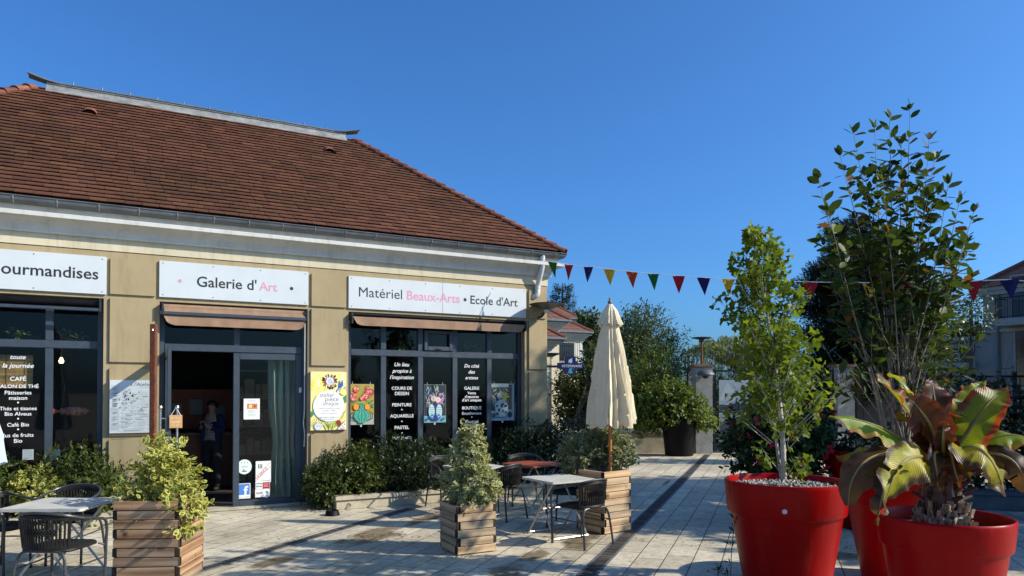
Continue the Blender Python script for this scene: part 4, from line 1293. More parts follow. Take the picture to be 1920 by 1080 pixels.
# tag hanging on the door pull
s0, z0 = fac(317, 803, .88); s1, z1 = fac(342, 778, .88)
t = fthing("door_tag", "small plywood tag hanging from the chrome door pull", "sign", (s0 + s1) / 2, .88, z0)
hw, hh = (s1 - s0) / 2, z1 - z0
m = MB(); m.bbox(-hw, hw, 0, .01, 0, hh, .004); m.build("board", MT['oakply'], t)
p = Pic(-.0008); p.text("BIENVENUE", -hw * .8, hw * .8, hh * .72, (.75, .6, .4), 0); p.text("OUVERT", -hw * .75, hw * .75, hh * .42, (.75, .62, .45), .01); p.text("ENTREZ", -hw * .6, hw * .6, hh * .15, (.72, .58, .4), 0); p.build("lettering", t)
m = MB(); m.tube([(-hw * .7, .004, hh), (0, .004, hh + .10), (hw * .7, .004, hh)], .004, 5); m.build("string", MT['white'], t)

# ------------------------------------------------------------------ inside the shop
def inside(px, py, n): return fac(px, py, n)
# curtain behind the fixed door
t = fthing("curtain", "pale green curtain gathered behind the glass of the door", "curtain", -.30, -.32, .08)
m = MB(); vs = []; nx, nz = 44, 26
for j in range(nz + 1):
    z = 2.2 * j / nz
    for i in range(nx + 1):
        u = i / nx
        pinch = 1 - .25 * math.exp(-((z - .9) / .35) ** 2)
        x = (u - .5) * .46 * pinch + .04 * (1 - z / 2.2)
        vs.append((x + .05, .05 * math.sin(u * 26 + .5 * math.sin(z * 2)) + .02 * math.sin(u * 61), z))
m.add(vs, [(j * (nx + 1) + i, j * (nx + 1) + i + 1, (j + 1) * (nx + 1) + i + 1, (j + 1) * (nx + 1) + i) for j in range(nz) for i in range(nx)])
MT['curtain'] = mat_canvas('pale green curtain cloth', (0.30, 0.40, 0.34))
m.build("cloth", MT['curtain'], t, smooth=True)
# bamboo blind behind the cafe window
s0, z0 = fac(-40, 728, -.3); s1, z1 = fac(62, 666, -.3)
t = fthing("blind", "half lowered bamboo blind behind the cafe window lettering", "blind", s0, -.3, z0)
m = MB(); n = 34
for k in range(n): m.tube([(0, 0, (z1 - z0) * (k + .5) / n), (s1 - s0, random.uniform(-.002, .002), (z1 - z0) * (k + .5) / n)], (z1 - z0) / n * .47, 6)
m.build("slats", M('bamboo', (.40, .26, .10), .6, .3, 20, island=.35), t)
m = MB()
for x in (.2, .5, .85): m.tube([((s1 - s0) * x, -.012, 0), ((s1 - s0) * x, -.012, z1 - z0)], .003, 5)
m.build("cord", MT['ink'], t)
# counter, shelf, easel board, pendant bulb, paper stacks
t = fthing("counter", "dark red counter standing deep inside the shop doorway", "counter", -1.25, -2.8, .02)
m = MB(); m.bbox(-.75, .95, 0, .6, 0, .95, .01); m.build("body", M('red brown panel', (.16, .04, .015), .5, .2, 4), t)
m = MB(); m.bbox(-.80, 1.0, -.05, .65, .952, .99, .006); m.build("worktop", M('oak top', (.20, .12, .06), .5, .2, 6), t)
t = fthing("display_board", "red brown display board hung behind the person in the doorway", "board", -1.3, -3.3, 1.05)
m = MB(); m.bbox(-.55, .75, 0, .04, 0, .75, .006); m.build("panel", M('orange brown board', (.22, .05, .015), .6, .25, 5), t)
for x, z in ((-.35, .35), (.0, .42), (.4, .3)):
    m = MB(); m.bbox(x - .11, x + .11, -.012, -.001, z - .14, z + .14, .003); m.build("sheet", M('aged paper', (.25, .24, .22), .8, .1), t)
t = fthing("shelf", "grey shelving unit with stacked boxes behind the glazed door", "shelf", -.25, -2.2, .02)
m = MB()
for x in (-.5, .45): m.bbox(x, x + .03, 0, .35, 0, 2.2, .004)
for z in (.1, .6, 1.1, 1.6, 2.1): m.bbox(-.47, .45, 0, .35, z, z + .025, .004)
m.build("frame", M('grey shelf paint', (.12, .13, .13), .5, .1), t)
m = MB()
for z in (.125, .625, 1.125, 1.625):
    x = -.44
    while x < .3:
        w_ = random.uniform(.08, .2); m.bbox(x, x + w_, .04, .3, z + .002, z + random.uniform(.15, .38), .005); x += w_ + .02
m.build("boxes", M('cardboard boxes', (.22, .17, .11), .8, .3, 6, island=.6), t)
q0 = fac(115, 677, -1.2)
t = fthing("pendant_lamp", "small lit bulb hanging inside the cafe window", "lamp", q0[0], -1.2, q0[1])
m = MB(); m.lathe([(.001, -.035), (.025, -.03), (.035, 0), (.02, .035), (.012, .06)], 14)
bm_, nt_, b_ = new_mat("warm bulb"); b_.inputs['Emission Color'].default_value = (1, .62, .28, 1); b_.inputs['Emission Strength'].default_value = 6
m.build("bulb", bm_, t, smooth=True)
m = MB(); m.tube([(0, 0, .06), (0, 0, 3.28 - q0[1])], .005, 5); m.lathe([(.02, .055), (.022, .10), (.001, .105)], 10); m.build("cord", MT['ink'], t)
q0 = fac(138, 771, -.45)
t = fthing("ornament", "red and green fish shaped ornament hanging inside the cafe window", "ornament", q0[0], -.45, q0[1])
m = MB(); m.lathe([(.001, -.20), (.03, -.17), (.06, -.08), (.065, .02), (.045, .12), (.015, .19), (.05, .25), (.001, .25)], 14)
m.v = [(-z, y * .35, x) for x, y, z in m.v]
m.build("body", M('red glass', (.35, .06, .04), .25, .6, 18), t, smooth=True)
m = MB(); 
for k in range(5): m.tube([(-.14 + k * .07, -.026, -.05), (-.12 + k * .07, -.03, 0), (-.15 + k * .07, -.026, .05)], .006, 5)
m.build("stripe", M('green glass', (.05, .30, .20), .3, .3), t)
m = MB(); m.tube([(0, 0, .06), (0, 0, 1.4)], .002, 4); m.build("thread", MT['ink'], t)
for (px0, px1, lab) in ((42, 63, "white sheet of paper propped on the cafe window sill, left one"), (94, 112, "white sheet of paper propped on the cafe window sill beside the mullion")):
    s0, z1 = fac(px0, 843, -.22); s1, z0 = fac(px1, 862, -.22)
    t = fthing("paper_sheet", lab, "paper", s0, -.22, z0)
    m = MB(); m.bbox(0, s1 - s0, 0, .006, 0, z1 - z0, .002); m.build("sheet", MT['sign'], t)
    p = Pic(-.0008); blk = .02
    for k in range(5): p.poly([(.02, .03 + k * .025), (s1 - s0 - .02, .03 + k * .025), (s1 - s0 - .02, .034 + k * .025), (.02, .034 + k * .025)], (.4, .4, .42))
    p.build("print", t)
for (px, py, lab) in ((135, 630, "small trailing plant on the transom of the cafe window"), (45, 632, "tiny trailing plant on the cafe transom at the photo edge"), (748, 648, "trailing plant on the transom of the art supplies window"), (885, 652, "small trailing plant on the art window transom at its right end")):
    s0, z0 = fac(px, py, -.28)
    t = fthing("trailing_plant", lab, "plant", s0, -.28, 2.45, "trailing plants on the window transoms")
    c_ = np.column_stack([rng.uniform(-.16, .16, 16), rng.uniform(-.03, .03, 16), rng.uniform(.02, .13, 16)])
    V, Fc, ed = sprigs(c_, rand_dirs(16) + np.array([0, -.3, .2]), 5, .07, .05, 'oval')
    tri_mesh("leaves", V, Fc, LF['bright'], t, ed)
    m = MB(); m.bbox(-.18, .18, -.045, .045, .002, .06, .008); m.build("trough", MT['pot_black'], t)

# ------------------------------------------------------------------ low planting beds against the shop
def bed(s0, s1, depth, h, label, plabel):
    t = fthing("planter_curb", label, "planter", s0, 0, 0)
    L = s1 - s0
    m = MB()
    m.bbox(0, L, -depth, -depth + .16, 0, h - .062, .006); m.bbox(0, .16, -depth + .16, -.035, 0, h - .062, .006); m.bbox(L - .16, L, -depth + .16, -.035, 0, h - .062, .006)
    m.build("wall", MT['curb'], t)
    m = MB(); x = -.02
    while x < L:
        x2 = min(x + .98, L + .02)
        m.bbox(x, x2 - .004, -depth - .03, -depth + .19, h - .06, h, .008); x = x2
    m.bbox(-.02, .18, -depth + .193, -.035, h - .06, h, .008); m.bbox(L - .18, L + .02, -depth + .193, -.035, h - .06, h, .008)
    m.build("coping", MT['curb'], t)
    m = MB(); nx, ny = 30, 6; vs = []
    for j in range(ny + 1):
        for i in range(nx + 1): vs.append((.17 + (L - .34) * i / nx, -depth + .2 + (depth - .25) * j / ny, h - .07 + random.uniform(-.015, .02)))
    m.add(vs, [(j * (nx + 1) + i, j * (nx + 1) + i + 1, (j + 1) * (nx + 1) + i + 1, (j + 1) * (nx + 1) + i) for j in range(ny) for i in range(nx)])
    m.build("soil", MT['soil'], t)
bed(.34, 5.2, .74, .20, "low pale stone curb of the bed under the art supplies window", "")
bed(-6.4, -2.30, .74, .20, "low pale stone curb of the bed under the cafe window", "")
def hedge(name, label, ells, n, mat, size, s=None, shape='oval', n_leaf=6, length=.09, stems=6, grp=None, cat="shrub", loc=None, lump=.25, ls=2.2, seed=0, rz=ANG, base=.12):
    t = thing(name, label, cat, loc, rz, grp)
    bush(t, ells, n, n_leaf, length, size, shape, mat, shell=.55, lump=lump, seed=seed, lumpscale=ls)
    m = MB()
    for e_ in ells[:8]:
        for k in range(stems):
            a = random.uniform(0, 6.28); r = random.uniform(.1, .6)
            m.tube(smooth_path([(e_[0] + random.uniform(-.06, .06), e_[1] + random.uniform(-.06, .06), base), (e_[0] + e_[3] * r * .5 * math.cos(a), e_[1] + e_[4] * r * .5 * math.sin(a), (base + e_[2]) / 2), (e_[0] + e_[3] * r * math.cos(a), e_[1] + e_[4] * r * math.sin(a), e_[2] + e_[5] * .5)], 3), [.008] * 4 + [.006] * 2 + [.004], 5)
    m.build("stem", MT['bark'], t)
    return t
B = floc(0, .38, 0)
def sl(s): return floc(s, .38, 0)
def pe(px, py0, py1, w, n, depthr):
    """ellipsoid of a bush on the bed: photo column px, top py0, bottom py1, width w px -> local to its base"""
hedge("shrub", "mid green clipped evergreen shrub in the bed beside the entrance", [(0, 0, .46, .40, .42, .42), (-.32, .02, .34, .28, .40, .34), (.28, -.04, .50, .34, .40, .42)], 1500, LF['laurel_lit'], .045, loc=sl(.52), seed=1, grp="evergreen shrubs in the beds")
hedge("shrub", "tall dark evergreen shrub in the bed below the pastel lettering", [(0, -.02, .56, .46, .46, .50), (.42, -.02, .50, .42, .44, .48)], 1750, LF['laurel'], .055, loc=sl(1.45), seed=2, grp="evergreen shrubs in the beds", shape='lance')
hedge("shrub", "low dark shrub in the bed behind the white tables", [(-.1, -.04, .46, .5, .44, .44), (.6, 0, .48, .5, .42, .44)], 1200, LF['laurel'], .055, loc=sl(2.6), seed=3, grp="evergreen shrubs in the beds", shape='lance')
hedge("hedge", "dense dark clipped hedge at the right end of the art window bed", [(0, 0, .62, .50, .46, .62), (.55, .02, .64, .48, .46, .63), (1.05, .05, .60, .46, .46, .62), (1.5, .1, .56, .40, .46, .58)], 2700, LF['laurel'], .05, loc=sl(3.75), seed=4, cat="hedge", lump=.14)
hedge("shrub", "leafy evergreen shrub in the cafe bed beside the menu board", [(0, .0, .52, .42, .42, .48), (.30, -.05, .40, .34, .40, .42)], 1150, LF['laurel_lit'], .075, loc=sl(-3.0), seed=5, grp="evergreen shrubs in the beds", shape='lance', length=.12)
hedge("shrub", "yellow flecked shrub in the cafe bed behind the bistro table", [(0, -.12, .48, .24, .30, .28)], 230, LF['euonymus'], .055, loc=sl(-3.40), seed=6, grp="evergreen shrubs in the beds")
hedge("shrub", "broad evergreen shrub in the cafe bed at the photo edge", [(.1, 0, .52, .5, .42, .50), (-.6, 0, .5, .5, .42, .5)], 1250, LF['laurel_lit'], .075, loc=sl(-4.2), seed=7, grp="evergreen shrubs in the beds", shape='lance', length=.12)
q = gnd(623, 966)
t = thing("water_bowl", "small black bowl standing on the paving at the end of the curb", "bowl", q)
m = MB(); m.lathe([(.001, .0), (.11, 0), (.10, .02), (.085, .07), (.078, .07), (.07, .03), (.001, .025)], 24); m.build("bowl", MT['pot_black'], t, smooth=True)

# ------------------------------------------------------------------ wooden planters
def uvbox_mesh(name, boxes, mat, parent):
    """planks: every box gets a UV with u along its longest side (metres)"""
    vs, fs, uvs, mis = [], [], [], []
    for (x0, x1, y0, y1, z0, z1) in boxes:
        b = len(vs)
        bm = bmesh.new(); bmesh.ops.create_cube(bm, size=1.0)
        for v in bm.verts: v.co = Vector(((x0 + x1) / 2 + v.co.x * (x1 - x0), (y0 + y1) / 2 + v.co.y * (y1 - y0), (z0 + z1) / 2 + v.co.z * (z1 - z0)))
        bmesh.ops.bevel(bm, geom=bm.edges[:], offset=.004, segments=1, affect='EDGES')
        bm.verts.index_update()
        ext = (x1 - x0, y1 - y0, z1 - z0); la = max(range(3), key=lambda i: ext[i]); o1, o2 = [i for i in range(3) if i != la]
        vs += [tuple(v.co) for v in bm.verts]
        for f in bm.faces:
            fs.append([v.index + b for v in f.verts])
            nn = f.normal; mis.append(1 if abs(nn[la]) > .7 else 0)
            side = o1 if abs(nn[o2]) > abs(nn[o1]) else o2
            for v in f.verts:
                uvs.append((v.co[la], v.co[side]) if abs(nn[la]) < .7 else (v.co[o1] * .2, v.co[o2]))
        bm.free()
    me = bpy.data.meshes.new(name); me.from_pydata(vs, [], fs)
    uvl = me.uv_layers.new(name="UVMap")
    uvl.data.foreach_set('uv', np.array(uvs, dtype=np.float32).ravel())
    me.materials.append(mat); me.materials.append(MT['end_grain']); me.polygons.foreach_set('material_index', mis); me.update()
    o = bpy.data.objects.new(name, me); COL.objects.link(o); o.parent = parent
    return o
def planter(label, c, rz, w_, h, n, mat):
    t = thing("wooden_planter", label, "planter", c, rz, "square wooden planters")
    hw = w_ / 2; th = .042; ph = h / n; bx = []
    for i in range(n):
        z0, z1 = .012 + i * ph, .012 + (i + 1) * ph - .007
        j = lambda: random.uniform(-.003, .003)
        fb, sd = (hw - .012, hw - th - .002) if i % 2 == 0 else (hw - th - .002, hw - .012)
        for s_ in (-1, 1):
            d = j(); y = s_ * (hw - th / 2) + d
            bx.append((-fb, fb, y - th / 2, y + th / 2, z0, z1))
            d = j(); x = s_ * (hw - th / 2) + d
            bx.append((x - th / 2, x + th / 2, -sd, sd, z0, z1))
    uvbox_mesh("box", bx, mat, t)
    m = MB(); m.box(-hw + th + .004, hw - th - .004, -hw + th + .004, hw - th - .004, .02, .03)
    m.build("base", MT['soil'], t)
    m = MB(); nn = 10; vs = []; r = hw - th - .003
    for jy in range(nn + 1):
        for ix in range(nn + 1): vs.append((-r + 2 * r * ix / nn, -r + 2 * r * jy / nn, h - .05 + random.uniform(-.012, .015)))
    m.add(vs, [(jy * (nn + 1) + ix, jy * (nn + 1) + ix + 1, (jy + 1) * (nn + 1) + ix + 1, (jy + 1) * (nn + 1) + ix) for jy in range(nn) for ix in range(nn)])
    m.build("soil", MT['soil'], t)
    return t
def square_from(pf, pr, z=0.0, w_=None):
    """front corner and right corner of the lit face -> centre, rotation, side"""
    a, b_ = gnd(*pf, z), gnd(*pr, z)
    d = b_ - a; L = float(np.linalg.norm(d)) if w_ is None else w_
    an = math.atan2(d[1], d[0])
    ux = np.array([math.cos(an), math.sin(an), 0]); uy = np.array([-math.sin(an), math.cos(an), 0])
    c = a + ux * L / 2 + uy * L / 2; c[2] = 0
    return c, an, L
cA, rA, wA = square_from((213, 943), (346, 940), .76)
rA -= .10
planter("tall brown wooden planter with golden variegated shrub beside the left bistro table", cA, rA, wA, .76, 9, MT['wood_brown'])
cB, rB, wB = square_from((856, 1043), (932, 1034), 0)
planter("low grey wooden planter with a cone shaped shrub in front of the tables", cB, rB, wB, .52, 6, MT['wood'])
cC, rC, wC = square_from((1132, 1003.7), (1196, 992.5), 0, .50)
planter("tall pale wooden planter carrying the cream parasol", cC, rC, wC, .76, 9, MT['wood'])
print('planters', cA, rA, wA, cB, rB, wB, cC, rC, wC)
def shrub(label, c, z, ells, n, mat, size, shape='oval', length=.09, seed=0, n_leaf=6, lump=.3, extra=None, shell=.6):
    t = thing("shrub", label, "shrub", (c[0], c[1], z), 0)
    o = bush(t, ells, n, n_leaf, length, size, shape, mat, shell=shell, lump=lump, seed=seed, lumpscale=3)
    m = MB()
    for k in range(14):
        e_ = ells[k % len(ells)]; a = random.uniform(0, 6.28); r = random.uniform(.2, .85)
        m.tube(smooth_path([(random.uniform(-.05, .05), random.uniform(-.05, .05), 0), (e_[0] * .6 + .2 * e_[3] * math.cos(a), e_[1] * .6 + .2 * e_[4] * math.sin(a), e_[2] * .55), (e_[0] + e_[3] * r * math.cos(a), e_[1] + e_[4] * r * math.sin(a), e_[2] + e_[5] * random.uniform(.2, .7))], 4), np.linspace(.011, .003, 9), 5)
    m.build("stem", MT['bark'], t)
    return t
# golden euonymus: lit column at the right of the box, spilling over its right side
shrub("golden variegated euonymus shrub spilling over the brown planter", cA + np.array([0, 0, 0]), .72, [(.02, 0, .20, .20, .22, .25), (.04, -.02, .38, .12, .16, .20), (.22, -.08, .16, .15, .20, .22), (.29, -.13, -.06, .11, .18, .20), (-.16, -.05, .08, .12, .2, .10)], 260, LF['euonymus'], .068, length=.10, seed=11, n_leaf=7)
shrub("cone shaped silvery variegated shrub in the low grey planter", cB, .48, [(0, 0, .20, .29, .28, .22), (.0, 0, .42, .22, .22, .22), (0.01, 0, .62, .15, .15, .20), (.02, 0, .80, .09, .09, .12), (.14, -.05, .26, .18, .2, .15)], 780, LF['elae'], .052, length=.08, seed=12, n_leaf=7)
shrub("rounded silvery variegated shrub at the foot of the cream parasol", cC + np.array([-.02, .26, 0]), .72, [(0, .04, .24, .34, .20, .25), (.24, .0, .26, .24, .22, .24), (-.28, -.04, .2, .26, .24, .22), (.05, .05, .42, .22, .16, .14)], 850, LF['elae_dull'], .05, length=.08, seed=13, n_leaf=7)

# rusty post
q = at(286, 900, 6.95); hz = at(286, 608, 6.95)[2]
t = thing("steel_post", "tall narrow rusty steel post behind the brown planter", "post", (q[0], q[1], 0))
m = MB(); m.bbox(-.026, .026, -.026, .026, 0, hz, .004); m.build("post", MT['corten'], t)
m = MB(); m.lathe([(.001, 0), (.010, 0), (.007, .004), (.001, .004)], 10); m.v = [(x, -.0265 - z, hz - .06 + y) for x, y, z in m.v]; m.build("bolt", MT['steel'], t)
m = MB(); m.bbox(-.07, .07, -.07, .07, 0, .008, .003); m.build("foot_plate", MT['corten'], t)

# ------------------------------------------------------------------ parasols
def parasol(label, c, z_hem, z_top, prof, cap, canv, pole_z0=0.0, r_pole=.021, mat_pole='pole', ph=.3, seed=0):
    t = thing("parasol", label, "parasol", (c[0], c[1], 0))
    m = MB(); m.tube([(0, 0, pole_z0), (0, 0, z_top + .02)], r_pole, 12); m.build("pole", MT[mat_pole], t, smooth=True)
    m = MB(); m.lathe([(.001, -.03), (.034, -.03), (.036, -.005), (.02, .01), (.03, .03), (.028, .045), (.012, .06), (.016, .075), (.008, .095), (.001, .10)], 16, c=(0, 0, z_top)); m.build("finial", M('grey turned wood', (.18, .14, .12), .6), t, smooth=True)
    rr = random.Random(seed)
    nth = 128
    offs = [rr.uniform(-.10, .10) for _ in range(8)]; amp = [rr.uniform(.8, 1.25) for _ in range(8)]
    def surf(th, f, r, hem):
        k = th / (2 * math.pi) * 8 + ph
        i = int(math.floor(k)) % 8; fr = k - math.floor(k)
        fold = abs(math.sin(math.pi * fr)) ** .7            # 0 at a rib, 1 in the valley between two
        pleat = 1 - (.34 * amp[i] * f) * fold * (1 - .55 * math.exp(-((fr - .5) / .16) ** 2))
        pleat *= 1 + .05 * math.sin(th * 17 + i) * f
        x = r * pleat * (1 + offs[i] * f)
        return x
    def skin(name, pr, hem_drop):
        vs, fs = [], []
        for q, (r, z, f) in enumerate(pr):
            for k in range(nth):
                th = 2 * math.pi * k / nth
                kk = th / (2 * math.pi) * 8 + ph; fr = kk - math.floor(kk); i = int(math.floor(kk)) % 8
                drop = hem_drop * (math.sin(math.pi * fr) ** 1.5) * (.6 + .5 * amp[i]) * (q / (len(pr) - 1)) ** 6
                rad = surf(th + .10 * math.sin(z * 3 + i), f, r, q)
                vs.append((rad * math.cos(th), rad * math.sin(th), z - drop))
        for q in range(len(pr) - 1):
            for k in range(nth): fs.append((q * nth + k, q * nth + (k + 1) % nth, (q + 1) * nth + (k + 1) % nth, (q + 1) * nth + k))
        # turn the hem in
        b = (len(pr) - 1) * nth; e0 = len(vs)
        for k in range(nth):
            x, y, z = vs[b + k]; vs.append((x * .45, y * .45, z + .05))
        for k in range(nth): fs.append((b + k, b + (k + 1) % nth, e0 + (k + 1) % nth, e0 + k))
        mm = MB(); mm.add(vs, fs); return mm.build(name, canv, t, smooth=True)
    n = 40
    def lerp(pts):
        zs = [p[1] for p in pts][::-1]; rs = [p[0] for p in pts][::-1]; ff = [p[2] for p in pts][::-1]
        zz = np.linspace(zs[-1], zs[0], n)
        return [(float(np.interp(z, zs, rs)), float(z), float(np.interp(z, zs, ff))) for z in zz]
    skin("canopy", lerp(prof), .06)
    skin("vent_flap", lerp(cap), .03)
    return t
DP = float(cC[1])
k = DP / F_PX
zz = lambda py: at(1148, py, DP)[2]
cP = (at(1141, 900, DP)[0] + .02, DP - .02)
parasol("closed cream canvas parasol standing in the tall pale planter", cP, zz(790), zz(572), [(11 * k, zz(590), .2), (18 * k, zz(620), .6), (27 * k, zz(660), .9), (34 * k, zz(700), 1), (41 * k, zz(745), 1), (47.5 * k, zz(793), 1.0)], [(5 * k, zz(571), .1), (14 * k, zz(583), .4), (19 * k, zz(596), .7), (25 * k, zz(608), .9)], MT['canvas'], pole_z0=.4, seed=3)
cQ = at(-65, 900, 6.2)
zq = lambda py: at(-38, py, 6.2)[2]
parasol("closed pale blue parasol at the left edge of the terrace", (cQ[0], cQ[1]), zq(870), zq(500), [(.09, zq(520), .2), (.13, zq(560), .6), (.16, zq(640), .9), (.21, zq(740), 1), (.30, zq(868), 1)], [(.03, zq(498), .1), (.1, zq(512), .4), (.15, zq(535), .9)], MT['canvas_blue'], seed=5)
q = MB(); 
t = thing("concrete_foot", "square concrete base under the pale blue parasol", "base", (cQ[0], cQ[1], 0))
m = MB(); m.bbox(-.25, .25, -.25, -.026, 0, .07, .01); m.bbox(-.25, .25, .026, .25, 0, .07, .01); m.build("slab", MT['concrete'], t)
m = MB(); m.tube([(0, 0, .0), (0, 0, .3)], .032, 14, caps=False); m.build("sleeve", MT['steel'], t, smooth=True)

# ------------------------------------------------------------------ bistro chairs and tables
def make_chair():
    t = thing("bistro_chair", "", "chair")
    m = MB()
    arm = smooth_path([(-.25, -.235, .44), (-.255, -.235, .56), (-.262, -.19, .635), (-.268, -.06, .665), (-.258, .09, .695), (-.20, .215, .735), (-.09, .265, .757), (0, .275, .762), (.09, .265, .757), (.20, .215, .735), (.258, .09, .695), (.268, -.06, .665), (.262, -.19, .635), (.255, -.235, .56), (.25, -.235, .44)], 4)
    m.tube(arm, .0125, 8); m.build("arm_rail", MT['chair_tube'], t, smooth=True)
    for sx in (-1, 1):
        m = MB(); m.tube([(sx * .25, -.235, .44), (sx * .245, -.232, .2), (sx * .24, -.23, .008)], .0125, 8); m.lathe([(.001, 0), (.015, 0), (.015, .02), (.001, .02)], 8, c=(sx * .24, -.23, 0)); m.build("leg", MT['chair_tube'], t, smooth=True)
    for sx in (-1, 1):
        m = MB(); m.tube(smooth_path([(sx * .235, .285, .008), (sx * .215, .245, .30), (sx * .19, .228, .40), (sx * .14, .222, .435), (0, .222, .437)], 4), .0125, 8); m.lathe([(.001, 0), (.015, 0), (.015, .02), (.001, .02)], 8, c=(sx * .235, .285, 0)); m.build("leg", MT['chair_tube'], t, smooth=True)
    m = MB()
    for sx in (-1, 1):
        m.tube([(sx * .25, -.235, .40), (sx * .20, -.20, .425)], .009, 6)
        m.tube([(sx * .247, -.233, .30), (sx * .218, .252, .29)], .007, 6)
    m.build("brace", MT['chair_tube'], t)
    m = MB()
    pts = rounded(.43, .43, .11, 6)
    m.tube([(x, y, .44) for x, y in pts], .014, 8, closed=True)
    for i in range(25):
        x = -.20 + i * .4 / 24
        yl = .205 - (.0 if abs(x) < .11 else (abs(x) - .11) * .55)
        m.tube([(x, -yl, .443 + .003 * (i % 2)), (x, 0, .436 + .003 * (i % 2)), (x, yl, .443 + .003 * (i % 2))], .0088, 5)
    for j in range(9):
        y = -.18 + j * .045
        m.tube([(-.20, y, .441), (.20, y, .441)], .006, 5)
    m.build("seat", MT['wicker'], t)
    m = MB()
    def bp(u, v):
        x = u * (.195 + .02 * v); y = .248 - .075 * u * u + .018 * v
        return (x, y, .455 + .285 * v - .035 * u * u * v)
    for i in range(17):
        u = -1 + 2 * i / 16
        m.tube([bp(u, v) for v in np.linspace(0, 1, 7)], .0085 if i % 16 else .013, 6)
    for v in (.0, .03, .93, .965, 1.0):
        m.tube([bp(u, v) for u in np.linspace(-1, 1, 15)], .011, 6)
    for r_, v in enumerate((.40, .45, .50, .55)):
        m.tube([(bp(u, v)[0], bp(u, v)[1] + .009 * (1 if (k_ + r_) % 2 else -1), bp(u, v)[2] + .012 * math.cos(u * 1.57)) for k_, u in enumerate(np.linspace(-.6, .6, 21))], .008, 5)
    m.build("backrest", MT['wicker'], t)
    return t
chair0 = make_chair()
_first = [True]
def place_chair(c, rz, label):
    o = chair0 if _first[0] else copy_tree(chair0)
    _first[0] = False
    o.location = (float(c[0]), float(c[1]), 0); o.rotation_euler = (0, 0, rz)
    tag(o, label, "chair", "black woven bistro chairs")
    return o
def face(c, target):
    """rotation so that the sitter at c looks at target (chair front is -y)"""
    d = np.array(target) - np.array(c)
    return math.atan2(d[1], d[0]) + math.pi / 2
def make_table(name, top, label, c, rz, w_=.66, d_=.66, h=.70):
    t = thing(name, label, "table", (float(c[0]), float(c[1]), 0), rz, "folding bistro tables")
    m = MB(); bm_ = rounded(w_, d_, .03, 4); m.prism(bm_, h - .026, h)
    m.build("table_top", top, t)
    for sy in (-1, 1):
        y = sy * (d_ / 2 - .07); y2 = sy * (d_ / 2 - .093)
        for (sx, yy_) in ((1, y), (-1, y2)):
            m = MB(); m.tube([(-sx * .27, yy_, .010), (sx * .25, yy_, h - .028)], .0115, 8)
            m.build("leg", MT['table_leg'], t, smooth=True)
    m = MB()
    for sx in (-1, 1): m.tube([(sx * .265, -(d_ / 2 - .08), .022), (sx * .265, d_ / 2 - .08, .022)], .009, 6)
    m.tube([(-.0, -(d_ / 2 - .08), (h - .02) / 2), (.0, d_ / 2 - .08, (h - .02) / 2)], .007, 6)
    m.build("stretcher", MT['table_leg'], t)
    m = MB()
    for sy in (-1, 1): m.bbox(-.28, .28, sy * (d_ / 2 - .08) - .018, sy * (d_ / 2 - .08) + .018, h - .040, h - .0265, .003)
    m.build("rail", MT['table_leg'], t)
    return t
TH = .70
def ctop(*pts): return sum(gnd(px, py, TH) for px, py in pts) / len(pts)
a_, b_ = gnd(1035, 906, TH), gnd(976, 895, TH)
c1 = ctop((976, 895), (1035, 907), (1112, 894), (1062, 888)); r1 = math.atan2((a_ - b_)[1], (a_ - b_)[0])
make_table("bistro_table", MT['table_top'], "white folding bistro table with silver crossed legs in front of the parasol planter", c1, r1)
c2 = ctop((940, 866), (985, 876), (1058, 870), (1015, 862)); make_table("bistro_table", MT['table_red'], "red brown bistro table standing behind the white ones", c2, r1 + .2)
c3 = ctop((826, 872), (905, 884), (946, 872), (880, 866)); make_table("bistro_table", MT['table_top'], "white bistro table half hidden behind the cone shaped shrub", c3, r1 + .1)
c4 = gnd(118, 943, TH); make_table("bistro_table", MT['table_top'], "white bistro table beside the brown planter at the left", c4, .02, .74, .70)
cc = (gnd(1115, 1024) + gnd(1065, 1014)) / 2
place_chair(cc, face(cc, c1) + .25, "black woven chair with its back to us at the white table before the parasol planter")
cc = (gnd(966, 975) + gnd(925, 972)) / 2 + np.array([-.05, .1, 0])
place_chair(cc, face(cc, c3) - .1, "black woven chair between the cone shaped shrub and the white table with crossed legs")
cc = np.array([c1[0] + .18, c1[1] + .62, 0])
place_chair(cc, face(cc, c1), "black woven chair behind the white table with crossed legs, facing us")
cc = np.array([c2[0] - .10, c2[1] + .62, 0])
place_chair(cc, face(cc, c2), "black woven chair pushed to the far side of the red brown table")
q = gnd(803, 957); cc = q + np.array([.27, .25, 0])
place_chair(cc, face(cc, c3), "black woven chair left of the cone shaped shrub, by the curb")
cc = np.array([c4[0] + .40, c4[1] - .66, 0])
place_chair(cc, math.pi - .06, "black woven chair in front of the left table with its back to us")
cc = np.array([c4[0] - .33, c4[1] + .62, 0])
place_chair(cc, .08, "black woven chair between the left table and the cafe bed")
cc = np.array([c4[0] - .70, c4[1] + .22, 0])
place_chair(cc, face(cc, (c4[0], c4[1] + .1, 0)), "black woven chair at the left photo edge, seen from the side")

